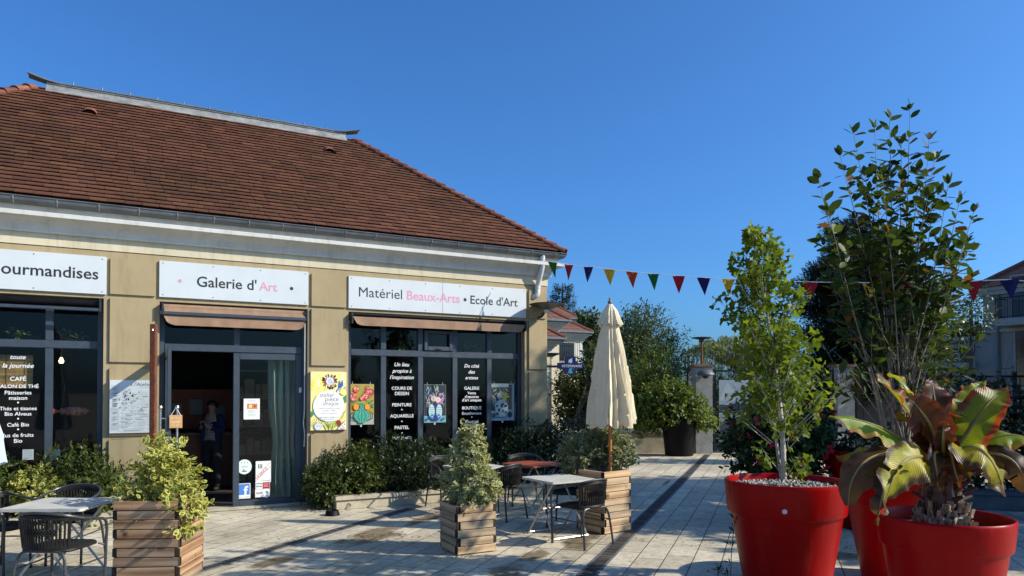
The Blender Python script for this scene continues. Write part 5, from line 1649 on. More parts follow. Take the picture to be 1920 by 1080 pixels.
# ------------------------------------------------------------------ plastic pots
def pot(label, c, top_r, h, mat, fill=.10, gravel=False, plug=None, grp="big red plastic pots", bot=.66, band=.28):
    t = thing("flower_pot", label, "pot", (float(c[0]), float(c[1]), 0), 0, grp)
    R0 = top_r; b = band * h
    prof = [(.001, 0), (R0 * bot - .02, 0), (R0 * bot, .015), (R0 * (bot + (.90 - bot) * .5), (h - b) * .5), (R0 * .895, h - b - .008), (R0 * .90, h - b - .002), (R0 * .945, h - b + .004), (R0 * .955, h - b + .014), (R0 * .995, h - .04), (R0 * 1.0, h - .02), (R0 * .994, h - .006), (R0 * .978, h), (R0 * .955, h - .004), (R0 * .94, h - .02), (R0 * .925, h - fill - .06)]
    m = MB(); m.lathe(prof, 72, close=False); m.build("pot_body", mat, t, smooth=True)
    m = MB(); nr, ns = 7, 40; vs = [(0, 0, h - fill + .02)]
    for i in range(1, nr + 1):
        for k_ in range(ns):
            a = 2 * math.pi * k_ / ns; r = R0 * .932 * i / nr
            vs.append((r * math.cos(a), r * math.sin(a), h - fill + random.uniform(-.012, .012)))
    fs = [(0, 1 + k_, 1 + (k_ + 1) % ns) for k_ in range(ns)]
    for i in range(nr - 1):
        for k_ in range(ns): fs.append((1 + i * ns + k_, 1 + (i + 1) * ns + k_, 1 + (i + 1) * ns + (k_ + 1) % ns, 1 + i * ns + (k_ + 1) % ns))
    m.add(vs, fs); m.build("soil", MT['soil'], t)
    if gravel:
        m = MB(); rr = random.Random(9)
        for _ in range(900):
            r = R0 * .9 * math.sqrt(rr.random()); a = rr.uniform(0, 6.283); s_ = rr.uniform(.009, .02)
            M4 = Matrix.Translation((r * math.cos(a), r * math.sin(a), h - fill + .012 + rr.uniform(0, .012))) @ Euler((rr.uniform(0, 3), rr.uniform(0, 3), rr.uniform(0, 3))).to_matrix().to_4x4()
            o8 = [(1, 0, 0), (-1, 0, 0), (0, .8, 0), (0, -.8, 0), (0, 0, .6), (0, 0, -.6)]
            m.add([M4 @ (Vector(p) * s_) for p in o8], [(0, 2, 4), (2, 1, 4), (1, 3, 4), (3, 0, 4), (2, 0, 5), (1, 2, 5), (3, 1, 5), (0, 3, 5)])
        m.build("gravel", MT['pebble'], t)
    if plug:
        a, z = plug
        r = R0 * .962
        m = MB(); m.lathe([(.001, 0), (.020, 0), (.020, .006), (.013, .012), (.013, .007), (.001, .007)], 14)
        Mx = Matrix.Rotation(a, 4, 'Z') @ Matrix.Translation((r, 0, z)) @ Matrix.Rotation(R(90), 4, 'Y')
        m.v = [tuple(Mx @ Vector(p)) for p in m.v]; m.build("plug", MT['pvc'], t)
    return t
def dpt(px, D): p = at(px, HORIZ, D); return np.array([p[0], p[1], 0])
pG, pM, pB = dpt(1472, 6.1), dpt(1686, 6.65), dpt(1767, 5.0)
pot("big red pot with pale gravel holding the ginkgo", pG, .505, 1.0, MT['pot_red'], fill=.075, gravel=True, plug=(R(-112), .80))
pot("big red pot half hidden between the ginkgo pot and the banana pot", pM, .505, 1.0, MT['pot_red'])
pot("big red pot in front holding the bronze leaved banana plant", pB, .43, .885, MT['pot_red'], fill=.09, band=.24)
p4 = dpt(1622, 9.2); pot("red pot farther back beside the red flowered bush", p4, .5, 1.0, MT['pot_red'])
p5 = dpt(1868, 10.9)
p6 = dpt(1273, 19.6); pot("wide black pot standing against the gate pillar", p6, .53, 1.0, MT['pot_black'], grp="black plastic pots", bot=.72, band=.02)
p7 = dpt(1466, 9.4); pot("black pot under the red flowered bush behind the ginkgo", p7, .42, .62, MT['pot_black'], grp="black plastic pots", bot=.7, band=.15)
# ------------------------------------------------------------------ ginkgo
def ginkgo():
    t = thing("ginkgo_tree", "young yellow green ginkgo tree in the big pot with gravel", "tree", (pG[0], pG[1], .93))
    base = np.array([pG[0], pG[1], .93])
    D = 6.1
    def L(px, py, dy=0): return at(px, py, D + dy) - base
    prof = [(418, 1413, 9), (445, 1415, 26), (475, 1420, 40), (510, 1432, 52), (545, 1432, 62), (580, 1436, 62), (615, 1438, 66), (650, 1455, 80), (690, 1462, 92), (725, 1462, 92), (760, 1460, 72), (795, 1462, 62), (830, 1468, 40), (865, 1474, 34), (890, 1474, 18)]
    P = np.array(prof, float)
    trunk = [L(1470, 898), L(1466, 800), L(1455, 700), L(1440, 600), L(1424, 500), L(1412, 425)]
    m = MB()
    tp = smooth_path(trunk, 6); m.tube(tp, np.linspace(.024, .004, len(tp)), 9)
    tp2 = smooth_path([L(1466, 900, .03), L(1456, 830, .05), L(1450, 740, .1), L(1470, 640, .12), L(1480, 560, .1)], 5); m.tube(tp2, np.linspace(.016, .003, len(tp2)), 8)
    m.build("trunk", MT['bark_pale'], t, smooth=True)
    br = MB(); cen, axs = [], []
    rr = random.Random(21)
    for k in range(235):
        f = rr.random() ** .85
        py = 425 + f * 450
        cx_ = np.interp(py, P[:, 0], P[:, 1]); hw = np.interp(py, P[:, 0], P[:, 2]) * D / F_PX
        q = tp[min(len(tp) - 1, max(0, int((898 - py - 45) / 473 * (len(tp) - 1))))]
        cz = L(cx_, py)
        a = rr.uniform(0, 6.283); r = hw * math.sqrt(rr.uniform(.05, 1.0)) * (1.12 + .35 * math.sin(py * .06 + a * 2))
        if py > 745 and rr.random() < (.45 if py < 800 else .85): continue
        e_ = Vector((cz[0] + r * math.cos(a), r * math.sin(a) * .95, cz[2] + rr.uniform(-.03, .05)))
        s_ = Vector((q[0] + .2 * (e_.x - q[0]), q[1] + .2 * (e_.y - q[1]), e_.z - .10 - r * .5))
        pth = smooth_path([tuple(s_), tuple(s_.lerp(e_, .5) + Vector((0, 0, -.01))), tuple(e_)], 3)
        br.tube(pth, [.0045, .004, .0035, .003, .0025, .002, .0015][:len(pth)], 4, caps=False)
        n = 4
        for j in range(n):
            p = s_.lerp(e_, .35 + .65 * (j + 1) / n); cen.append(p); axs.append((e_ - s_).normalized() + Vector((0, 0, .25)))
    br.build("branch", MT['bark_pale'], t)
    cen = np.array(cen); axs = np.array(axs)
    n = len(cen); nl = 4
    c = np.repeat(cen, nl, 0); rd = rand_dirs(n * nl)
    ax = unit(np.repeat(axs, nl, 0) * .35 + rd + np.array([0, 0, -.10]))
    pos = c + rd * .022
    nr = unit(rand_dirs(n * nl) * .8 + np.array([.3, -.2, .5]))
    V, Fc, ed = leaf_arrays(pos, ax, nr, .074 * rng.uniform(.55, 1.2, n * nl), 'fan')
    tri_mesh("leaves", V, Fc, LF['ginkgo'], t, ed)
ginkgo()

# ------------------------------------------------------------------ multi stemmed young oak-like tree
def multistem():
    base = np.array([pM[0], pM[1], .90]); D = 6.65
    t = thing("young_tree", "tall airy multi stemmed young tree with large oval leaves behind the banana plant", "tree", base)
    def L(px, py, dy=0): return at(px, py, D + dy) - base
    tips = [(1706, 205), (1668, 222), (1640, 240), (1600, 250), (1575, 292), (1535, 335), (1552, 395), (1560, 440), (1742, 262), (1752, 300), (1778, 345), (1800, 372), (1826, 398), (1812, 455), (1775, 500), (1722, 320), (1690, 270), (1622, 330), (1655, 340), (1605, 410), (1700, 400), (1745, 420), (1640, 430), (1555, 520), (1765, 610), (1540, 640), (1830, 640)]
    m = MB(); cen, axs, szs = [], [], []
    rr = random.Random(5)
    lv_p, lv_a, lv_s = [], [], []
    def leafy(path, f0, n, s_):
        """alternate leaves along a stem from fraction f0 to its tip"""
        for j in range(n):
            f = f0 + (1 - f0) * (j + rr.random() * .6) / n
            i = min(len(path) - 2, int(f * (len(path) - 1)))
            d = (path[i + 1] - path[i]).normalized(); p = path[i].lerp(path[i + 1], rr.random())
            a = j * 2.4 + rr.uniform(-.5, .5)
            u = d.orthogonal().normalized(); w_ = d.cross(u)
            o = u * math.cos(a) + w_ * math.sin(a)
            lv_p.append(p + o * .008); lv_a.append(d * rr.uniform(.25, .9) + o * rr.uniform(.6, 1) + Vector((0, 0, rr.uniform(-.3, .25)))); lv_s.append(s_ * rr.uniform(.65, 1.2))
        d = (path[-1] - path[-2]).normalized()
        for j in range(3):
            lv_p.append(path[-1]); lv_a.append(d + Vector((rr.uniform(-.7, .7), rr.uniform(-.7, .7), rr.uniform(-.2, .4)))); lv_s.append(s_ * rr.uniform(.6, 1.0))
    for (px, py) in tips:
        dy = rr.uniform(-.45, .45)
        e_ = Vector(L(px, py, dy)); b_ = Vector((rr.uniform(-.09, .09), rr.uniform(-.09, .09), -.02))
        h = e_.z
        p1 = Vector((b_.x + (e_.x - b_.x) * .22 + rr.uniform(-.03, .03), b_.y + (e_.y - b_.y) * .2, h * .30))
        p2 = Vector((b_.x + (e_.x - b_.x) * .60 + rr.uniform(-.05, .05), b_.y + (e_.y - b_.y) * .6 + rr.uniform(-.04, .04), h * .66))
        path = smooth_path([b_, p1, p2, e_], 9)
        m.tube(path, np.linspace(.0105 if h > 2 else .007, .0018, len(path)), 6)
        low = py > 480
        leafy(path, .56 if not low else .62, 32 if not low else 7, .125)
        for q in range(5 if not low else 2):
            f = rr.uniform(.28, .86); i = int(f * (len(path) - 2)); s_ = path[i]
            d = (path[i + 1] - path[i]).normalized(); a = rr.uniform(0, 6.28)
            out = Vector((math.cos(a), math.sin(a), 0)); ln_ = rr.uniform(.28, .55) * (1.1 - f * .6)
            tw = smooth_path([s_, s_ + (d * .6 + out * .5) * ln_ * .5, s_ + (d * .9 + out * .7) * ln_], 4)
            m.tube(tw, np.linspace(.004, .0016, len(tw)), 5)
            if f > .47: leafy(tw, .25, 9, .12)
            elif rr.random() < .5: leafy(tw, .7, 2, .075)
    m.build("trunk", MT['bark'], t, smooth=True)
    P, A = np.array([tuple(v) for v in lv_p]), np.array([tuple(v) for v in lv_a])
    V, Fc, ed = leaf_arrays(P, A, unit(rand_dirs(len(P)) * .5 + np.array([.1, -.1, .8])), np.array(lv_s), 'oval', curl=.2)
    tri_mesh("leaves", V, Fc, LF['oak'], t, ed)
multistem()

# ------------------------------------------------------------------ bronze banana plant
def mat_banana(name, g1, g2, rim, rib, dead=0.0, edge=.80, tl=.42):
    m, nt, b = new_mat(name)
    uv = nt.nodes.new("ShaderNodeUVMap")
    sp = nt.nodes.new("ShaderNodeSeparateXYZ"); nt.links.new(uv.outputs[0], sp.inputs[0])
    ab = nt.nodes.new("ShaderNodeMath"); ab.operation = 'ABSOLUTE'; nt.links.new(sp.outputs[0], ab.inputs[0])
    # side veins
    k1 = nt.nodes.new("ShaderNodeMath"); k1.operation = 'MULTIPLY_ADD'; nt.links.new(ab.outputs[0], k1.inputs[0]); k1.inputs[1].default_value = -.16; nt.links.new(sp.outputs[1], k1.inputs[2])
    k2 = nt.nodes.new("ShaderNodeMath"); k2.operation = 'MULTIPLY'; nt.links.new(k1.outputs[0], k2.inputs[0]); k2.inputs[1].default_value = 330
    k3 = nt.nodes.new("ShaderNodeMath"); k3.operation = 'SINE'; nt.links.new(k2.outputs[0], k3.inputs[0])
    co = coords(nt)
    n1 = noise(nt, co, 7, 4); n2 = noise(nt, co, 30, 5, .7)
    base = ramp(nt, n1, [(.3, g1), (.7, g2)])
    base = mixc(nt, ramp01(nt, k3.outputs[0], .2, 1.0), base, mixc(nt, 1.0, base, rib, 'MULTIPLY'))
    e1 = nt.nodes.new("ShaderNodeMath"); e1.operation = 'MULTIPLY_ADD'; nt.links.new(n2, e1.inputs[0]); e1.inputs[1].default_value = .55; nt.links.new(ab.outputs[0], e1.inputs[2])
    base = mixc(nt, ramp01(nt, e1.outputs[0], edge + .16, edge + .36), base, rim)
    # withered tip
    e2 = nt.nodes.new("ShaderNodeMath"); e2.operation = 'MULTIPLY_ADD'; nt.links.new(n2, e2.inputs[0]); e2.inputs[1].default_value = .35; nt.links.new(sp.outputs[1], e2.inputs[2])
    base = mixc(nt, ramp01(nt, e2.outputs[0], 1.13 - dead, 1.2 - dead), base, (.10, .05, .02))
    mid = ramp(nt, ab.outputs[0], [(.02, (1, 1, 1)), (.05, (0, 0, 0))])
    base = mixc(nt, mid, base, (.30, .24, .10))
    nt.links.new(base, b.inputs['Base Color']); b.inputs['Roughness'].default_value = .38; b.inputs['Specular IOR Level'].default_value = .3
    bump(nt, b, k3.outputs[0], .3, .004)
    tr = nt.nodes.new("ShaderNodeBsdfTranslucent"); nt.links.new(mixc(nt, 1.0, base, (1.7, 1.5, .7), 'MULTIPLY'), tr.inputs[0])
    mx = nt.nodes.new("ShaderNodeMixShader"); mx.inputs[0].default_value = tl
    nt.links.new(b.outputs[0], mx.inputs[1]); nt.links.new(tr.outputs[0], mx.inputs[2]); nt.links.new(mx.outputs[0], nt.nodes["Material Output"].inputs[0])
    return m
BN = {
    'green': mat_banana('green banana leaf', (.15, .26, .016), (.27, .34, .022), (.36, .20, .03), (.45, .55, .45), .0),
    'bronze': mat_banana('bronze banana leaf', (.05, .018, .010), (.10, .035, .014), (.14, .03, .014), (.6, .6, .6), .0, tl=.28),
    'mixed': mat_banana('green bronze banana leaf', (.12, .18, .012), (.24, .26, .016), (.24, .045, .012), (.45, .5, .4), .04, .70),
    'yellow': mat_banana('yellowing banana leaf', (.22, .27, .013), (.60, .46, .022), (.08, .04, .016), (.42, .42, .35), .10, .72),
    'dead': mat_banana('withered banana leaf', (.035, .018, .008), (.085, .042, .014), (.03, .016, .010), (.6, .55, .5), .3, .5, tl=.28),
}
def banana():
    base = np.array([pB[0], pB[1], .79]); D = 5.0
    t = thing("banana_plant", "bronze and green banana plant with torn drooping leaves in the front red pot", "plant", base)
    def L(px, py, dy=0.0): return Vector(at(px, py, D + dy) - base)
    def leaf(path, w_, mat, roll=0.0, fold=.25, seed=0, tear=.0, face_=(0, -.5, .9), droop=0.0):
        rr = random.Random(seed); nv, nu = 40, 12
        P = smooth_path(path, 14); n = len(P)
        cum = [0.0]
        for i in range(1, n): cum.append(cum[-1] + (P[i] - P[i - 1]).length)
        tot = cum[-1]; f = Vector(face_).normalized()
        vs, uv, grid = [], [], []
        ph = [rr.uniform(0, 6) for _ in range(4)]
        for j in range(nv + 1):
            s_ = tot * j / nv
            i = max(k for k in range(n) if cum[k] <= s_ + 1e-9); i = min(i, n - 2)
            a = (s_ - cum[i]) / max(1e-9, cum[i + 1] - cum[i]); c = P[i].lerp(P[i + 1], a); d = (P[i + 1] - P[i]).normalized()
            side = d.cross(f); side = side.normalized() if side.length > 1e-4 else d.orthogonal().normalized()
            up = side.cross(d).normalized()
            q = Matrix.Rotation(roll, 3, d); side = q @ side; up = q @ up
            v = j / nv
            prof = (min(1, v / .16) ** .7) * (max(0, 1 - max(0, v - .62) / .38 * .985) ** .55) if v > .04 else .06
            row = []
            for k in range(nu + 1):
                u = -1 + 2 * k / nu
                wv = 1 + .05 * math.sin(v * 15 + ph[0]) + .04 * math.sin(v * 37 + ph[1] + (u > 0) * 2)
                half = w_ / 2 * prof * wv
                rip = .018 * abs(u) * math.sin(v * 21 + ph[2] + (2 if u > 0 else 0)) + .012 * u * u * math.sin(v * 44 + ph[3])
                p = c + side * (u * half) + up * ((abs(u) ** 1.3) * half * fold + rip) + Vector((0, 0, -droop * abs(u) ** 2 * half))
                row.append(len(vs)); vs.append(p); uv.append((u, v))
            grid.append(row)
        fs, fu = [], []
        tears = {(rr.choice((0, 1)), rr.randint(8, nv - 3)) for _ in range(int(tear))}
        for j in range(nv):
            for k in range(nu):
                sd = 0 if k < nu // 2 else 1
                outer = abs(-1 + 2 * (k + .5) / nu)
                if (sd, j) in tears and outer > .35: continue
                fs.append((grid[j][k], grid[j][k + 1], grid[j + 1][k + 1], grid[j + 1][k]))
        me = bpy.data.meshes.new("leaf"); me.from_pydata([tuple(v) for v in vs], [], fs)
        l = me.uv_layers.new(name="UVMap"); me.update()
        arr = np.zeros((len(me.loops), 2), dtype=np.float32)
        for lp in me.loops: arr[lp.index] = uv[lp.vertex_index]
        l.data.foreach_set('uv', arr.ravel())
        me.polygons.foreach_set('use_smooth', [True] * len(me.polygons)); me.materials.append(BN[mat]); me.update()
        o = bpy.data.objects.new("leaf", me); COL.objects.link(o); o.parent = t
        m = MB(); st = P[:int(n * .9)]; m.tube(st, np.linspace(.016, .003, len(st)), 7)
        m.build("midrib", MT['rib'], o, smooth=True)
        return o
    MT['rib'] = M('pale leaf rib', (.22, .17, .05), .5, .3, 10, bmp=0)
    c0 = L(1765, 880)
    def c(px=1765, py=865, dy=0): return L(px, py, dy)
    # upright leaves
    leaf([c(), L(1715, 790), L(1672, 735), L(1641, 702, .05)], .23, 'mixed', .2, .3, 1, face_=(.65, -.75, .3))
    leaf([c(1768), L(1720, 770, .15), L(1690, 720, .2), L(1664, 701, .25)], .20, 'green', .1, .3, 2, face_=(.75, -.6, .3))
    leaf([c(), L(1745, 800, -.1), L(1722, 765, -.15), L(1703, 746, -.2)], .27, 'bronze', -.2, .2, 3, face_=(-.3, -.9, .3))
    leaf([c(1770), L(1762, 790, .1), L(1752, 745, .12), L(1747, 708, .16)], .28, 'bronze', .0, .15, 4, face_=(.1, -1, .2))
    leaf([c(1768, 870, -.1), L(1768, 830, -.2), L(1770, 800, -.24), L(1781, 795, -.3)], .13, 'bronze', .4, .5, 5, face_=(-.6, -.8, .1))
    leaf([c(1772), L(1800, 790, .02), L(1822, 745, .05), L(1843, 716, .1)], .20, 'green', -.3, .25, 6, face_=(.35, -.8, .5))
    leaf([c(1775), L(1815, 810, -.05), L(1850, 760, -.05), L(1884, 728, 0)], .30, 'mixed', -.2, .2, 7, face_=(-.5, -.85, .3), tear=1)
    # spreading
    leaf([c(1755, 868), L(1690, 822, -.05), L(1625, 792, -.1), L(1556, 779, -.12)], .24, 'green', .0, -.2, 8, face_=(.35, -.5, .8), droop=.3)
    leaf([c(1776, 868), L(1832, 835, -.05), L(1890, 815, -.1), L(1955, 828, -.15)], .19, 'green', .0, -.2, 9, face_=(.3, -.55, .8), droop=.3)
    leaf([c(1750, 868, .1), L(1680, 838, .2), L(1625, 842, .25), L(1568, 858, .28)], .15, 'mixed', .0, -.3, 10, face_=(0, -.5, .85), droop=.4)
    leaf([c(1790, 845, .3), L(1830, 850, .35), L(1890, 862, .4), L(1930, 880, .4)], .2, 'dead', 0, .2, 31, face_=(0, -.5, .85), droop=.4)
    # drooping in front
    leaf([c(1770, 870, -.1), L(1722, 856, -.30), L(1688, 872, -.42), L(1668, 915, -.50), L(1655, 964, -.52)], .30, 'yellow', .0, -.12, 11, face_=(.75, -.5, .5), droop=.2, tear=2)
    leaf([c(1760, 870, -.1), L(1690, 850, -.15), L(1630, 860, -.25), L(1598, 900, -.3), L(1590, 948, -.3)], .27, 'dead', .3, -.2, 12, face_=(-.2, -.9, .4), droop=.3, tear=2)
    leaf([c(1772, 870, -.05), L(1800, 842, -.25), L(1838, 842, -.35), L(1868, 880, -.4), L(1886, 930, -.42)], .24, 'yellow', .1, -.2, 13, face_=(.4, -.75, .5), droop=.3, tear=2)
    leaf([c(1780, 868, .05), L(1840, 850, -.1), L(1885, 856, -.2), L(1912, 880, -.25), L(1928, 925, -.25)], .20, 'dead', .3, -.3, 14, face_=(-.3, -.8, .4), droop=.4, tear=1)
    leaf([c(1768, 872, -.12), L(1755, 865, -.2), L(1752, 890, -.26), L(1766, 925, -.28)], .12, 'dead', .5, .4, 15, face_=(-.4, -.9, .1))
    leaf([c(1700, 880, -.35), L(1672, 890, -.42), L(1655, 930, -.46), L(1645, 985, -.46)], .12, 'dead', .8, .6, 16, face_=(-.5, -.8, .2), tear=3)
    for k, (a_px, a_py, b_px, b_py, dd) in enumerate(((1740, 850, 1728, 930, -.22), (1752, 850, 1760, 918, -.24), (1782, 852, 1800, 915, -.2), (1795, 845, 1822, 905, -.12), (1725, 850, 1700, 915, -.1))):
        leaf([c(1766, 850, -.06), L(a_px, a_py, dd), L((a_px + b_px) / 2, (a_py + b_py) / 2, dd - .04), L(b_px, b_py, dd - .03)], .10, 'dead' if k % 2 else 'bronze', .4 * k, .5, 40 + k, face_=(.3 - .2 * k, -.9, .2))
    leaf([c(1770, 862, .1), L(1790, 800, .25), L(1800, 750, .3), L(1806, 722, .34)], .17, 'mixed', 0, .25, 51, face_=(.5, -.8, .3))
    leaf([c(1765, 862, .0), L(1728, 815, -.02), L(1700, 790, -.04), L(1676, 772, -.05)], .15, 'mixed', 0, .2, 52, face_=(.5, -.7, .5))
    # pseudostem of wrapped leaf bases
    m = MB()
    for k in range(22):
        a = k * 2.4; r = .055; h = .17 + .010 * k
        off = Vector((math.cos(a) * .03, math.sin(a) * .03, 0))
        m.tube(smooth_path([Vector((math.cos(a) * .10, math.sin(a) * .10, -.03)), Vector((math.cos(a) * .085, math.sin(a) * .085, h * .5)), Vector((math.cos(a) * .09, math.sin(a) * .09, h * 1.05)), Vector((math.cos(a) * .20, math.sin(a) * .20, h * 1.35))], 4), [.055, .053, .05, .046, .042, .038, .034, .03, .026, .022, .018, .014, .01][:13], 8)
    m.build("stem", M('dark red leaf stalk', (.05, .016, .010), .5, .45, 9, bmp=.1), t, smooth=True)
    m = MB(); rr = random.Random(3)
    for k in range(95):
        a = rr.uniform(0, 6.28); z = rr.uniform(-.02, .15); r = .185 - .42 * z + rr.uniform(-.01, .02)
        p0 = Vector((math.cos(a) * r, math.sin(a) * r, z)); tx = Vector((-math.sin(a), math.cos(a), 0))
        w_, h = rr.uniform(.03, .07), rr.uniform(.03, .07); o = Vector((math.cos(a), math.sin(a), 0))
        vs = []
        for i in range(5):
            for j in range(4):
                vs.append(p0 + tx * (w_ * (i / 4 - .5) * (1 - .35 * j / 3)) + Vector((0, 0, h * (j / 3))) + o * (.012 * math.sin(i * 2.2 + k) + .02 * (j / 3) * rr.uniform(.3, 1)))
        m.add(vs, [(i * 4 + j, (i + 1) * 4 + j, (i + 1) * 4 + j + 1, i * 4 + j + 1) for i in range(4) for j in range(3)])
    m.lathe([(.001, -.03), (.18, -.03), (.16, .04), (.12, .12), (.001, .15)], 20)
    m.build("dry_sheath", M('dry papery sheath', (.34, .25, .16), .85, .45, 24, bmp=.5, bscale=60), t)
banana()

# ------------------------------------------------------------------ other potted plants
def at_pot(p, z): return (float(p[0]), float(p[1]), z)
t = thing("mandevilla", "dark green bush dotted with red flowers behind the ginkgo", "shrub", at_pot(p7, .55))
bush(t, [(0, 0, .42, .60, .5, .46), (-.12, 0, .82, .42, .38, .34), (.35, 0, .62, .36, .35, .36), (-.5, .05, .5, .22, .3, .30), (.0, -.1, .05, .5, .4, .3)], 1250, 6, .10, .075, 'oval', LF['mandevilla'], shell=.6, lump=.35, seed=30, lumpscale=3)
pos, out = in_ellipsoids(80, [(0, 0, .42, .72, .62, .56), (-.12, 0, .82, .52, .48, .42), (.35, 0, .62, .46, .46, .44), (.0, -.12, .1, .58, .52, .34)], .03, .2, 31, 3)
k_ = out[:, 1] < .35; pos, out = pos[k_], out[k_]
for i_ in range(len(pos)):
    V, Fc, ed = sprigs(pos[i_:i_ + 1], out[i_:i_ + 1], 6, .012, .062, 'oval', open_=1.4)
    tri_mesh("flower", V, Fc, LF['flower'], t, ed)
m = MB()
for k in range(12):
    a = random.uniform(0, 6.28); m.tube(smooth_path([(0, 0, -.05), (.2 * math.cos(a), .2 * math.sin(a), .3), (.45 * math.cos(a), .4 * math.sin(a), .6 + .3 * random.random())], 4), np.linspace(.012, .003, 9), 5)
m.build("stem", MT['bark_dark'], t)
t = thing("shrub", "sparse dark shrub with round leaves standing above the hedge at the right edge", "shrub", at_pot(p5, 1.0))
m = MB(); lp, la, ls_ = [], [], []
rr = random.Random(8)
for k in range(16):
    a = rr.uniform(0, 6.28); r = rr.uniform(.05, .6); h = rr.uniform(.6, 1.35)
    pth = smooth_path([(0, 0, -.03), (r * .4 * math.cos(a), r * .4 * math.sin(a), h * .5), (r * math.cos(a), r * math.sin(a), h)], 8)
    m.tube(pth, np.linspace(.008, .002, len(pth)), 5)
    for j in range(5, len(pth)):
        for s_ in (0, math.pi):
            b_ = j * 1.57 + s_; lp.append(pth[j]); la.append(Vector((math.cos(b_), math.sin(b_), .25))); ls_.append(rr.uniform(.05, .085))
m.build("stem", MT['bark_dark'], t)
P_, A_ = np.array([tuple(v) for v in lp]), np.array([tuple(v) for v in la])
V, Fc, ed = leaf_arrays(P_, A_, unit(rand_dirs(len(P_)) * .4 + np.array([0, 0, 1.])), np.array(ls_), 'oval'); tri_mesh("leaves", V, Fc, LF['laurel'], t, ed)
t = thing("shrub", "loose yellow green shrub overflowing the black pot at the gate pillar", "shrub", at_pot(p6, .92))
bush(t, [(0, 0, .35, .72, .55, .42), (-.55, .0, .30, .5, .45, .40), (-.25, 0, .75, .5, .4, .34), (.55, -.1, .15, .35, .35, .42), (-.95, .1, .15, .35, .4, .45)], 1150, 6, .16, .10, 'oval', LF['bright'], shell=.6, lump=.4, seed=33, lumpscale=2)
m = MB()
for k in range(12):
    a = random.uniform(0, 6.28); m.tube(smooth_path([(0, 0, -.05), (.3 * math.cos(a), .3 * math.sin(a), .3), (.7 * math.cos(a), .5 * math.sin(a), .5 + .4 * random.random())], 4), np.linspace(.014, .003, 9), 5)
m.build("stem", MT['bark'], t)
t = thing("shrub", "small leafy tuft growing in the far red pot", "shrub", at_pot(p4, .9))
bush(t, [(0, 0, .12, .3, .3, .2)], 130, 6, .1, .07, 'oval', LF['mandevilla'], seed=36)
m = MB()
for k in range(5): m.tube([(0, 0, -.02), (.15 * math.cos(k * 1.3), .15 * math.sin(k * 1.3), .2)], .006, 5)
m.build("stem", MT['bark_dark'], t)
# trailing shoot beside the ginkgo pot
a_ = at(1386, 962, 5.95); b_ = gnd(1352, 1062)
t = thing("trailing_shoot", "thin trailing shoot with a few leaves hanging from the left red pot to the ground", "plant", (a_[0], a_[1], 0))
pth = smooth_path([(0, 0, a_[2]), (-.05, -.02, a_[2] - .12), (-.075, -.03, a_[2] - .32), (-.10, -.05, a_[2] - .52), (b_[0] - a_[0], b_[1] - a_[1], .012), (b_[0] - a_[0] - .12, b_[1] - a_[1] - .3, .012)], 5)
m = MB(); m.tube(pth, .0035, 5); m.build("stem", MT['bark_dark'], t)
pp = np.array([tuple(p) for p in pth])[3::3]; V, Fc, ed = sprigs(pp, np.tile([[-.5, -.2, .6]], (len(pp), 1)), 4, .03, .055, 'lance'); tri_mesh("leaves", V, Fc, LF['laurel'], t, ed)

# ------------------------------------------------------------------ gate, pillars, walls
def pillar(px0, px1, py_top, D, label, lamp=True):
    a, b_ = at(px0, 735, D), at(px1, 735, D); w_ = b_[0] - a[0]; h = at(px0, py_top, D)[2]
    t = thing("gate_pillar", label, "pillar", ((a[0] + b_[0]) / 2, D + w_ / 2, 0), 0, "pillars of the gate")
    m = MB(); m.bbox(-w_ / 2, w_ / 2, -w_ / 2, w_ / 2, 0, h - .08, .012); m.build("shaft", MT['concrete'], t)
    m = MB(); m.bbox(-w_ / 2 - .05, w_ / 2 + .05, -w_ / 2 - .05, w_ / 2 + .05, h - .078, h, .01); m.build("cap", M('rusty cap stone', (.22, .13, .08), .8, .3), t)
    return t, w_, h
tP, wP_, hP = pillar(1304, 1336, 683, 20.2, "pale concrete gate pillar carrying a disc lamp beside the black pot")
pillar(1570, 1603, 683, 20.2, "grey gate pillar in shade right of the red flowered bush")
t = thing("pillar_lamp", "disc lamp on a rusty rod on top of the pale gate pillar", "lamp", (tP.location.x, tP.location.y, hP))
m = MB(); m.tube([(0, 0, .001), (0, 0, .66)], .03, 10); m.build("rod", MT['corten'], t, smooth=True)
m = MB(); m.lathe([(.001, .80), (.22, .79), (.27, .785), (.26, .76), (.08, .72), (.055, .64), (.001, .64)], 24); m.build("dish", MT['alu_dark'], t, smooth=True)
t = thing("wall_lamp", "pale dome lamp fixed to the face of the gate pillar", "lamp", (tP.location.x - .02, tP.location.y - wP_ / 2, hP - .32))
m = MB(); m.lathe([(.001, .16), (.10, .15), (.22, .08), (.25, .02), (.24, 0), (.10, -.01), (.001, -.01)], 20, c=(0, -.251, 0)); m.build("dome", MT['zinc'], t, smooth=True)
m = MB(); m.lathe([(.09, -.01), (.07, -.08), (.001, -.10)], 12, c=(0, -.25, 0)); m.tube([(0, -.001, .06), (0, -.2, .1)], .03, 8); m.build("bulb_cover", MT['alu_dark'], t)
q = at(1290, 735, 27); zt = at(1290, 690, 27)[2]
t = thing("street_lamp", "dark disc lamp post standing beyond the wall left of the gate", "lamp", (q[0], q[1], 0))
m = MB(); m.tube([(0, 0, 0), (0, 0, zt - .1)], .045, 10); m.build("post", MT['corten'], t, smooth=True)
m = MB(); m.lathe([(.001, .02), (.3, .01), (.36, 0), (.34, -.03), (.10, -.08), (.06, -.2), (.001, -.2)], 24, c=(0, 0, zt)); m.build("dish", MT['alu_dark'], t, smooth=True)
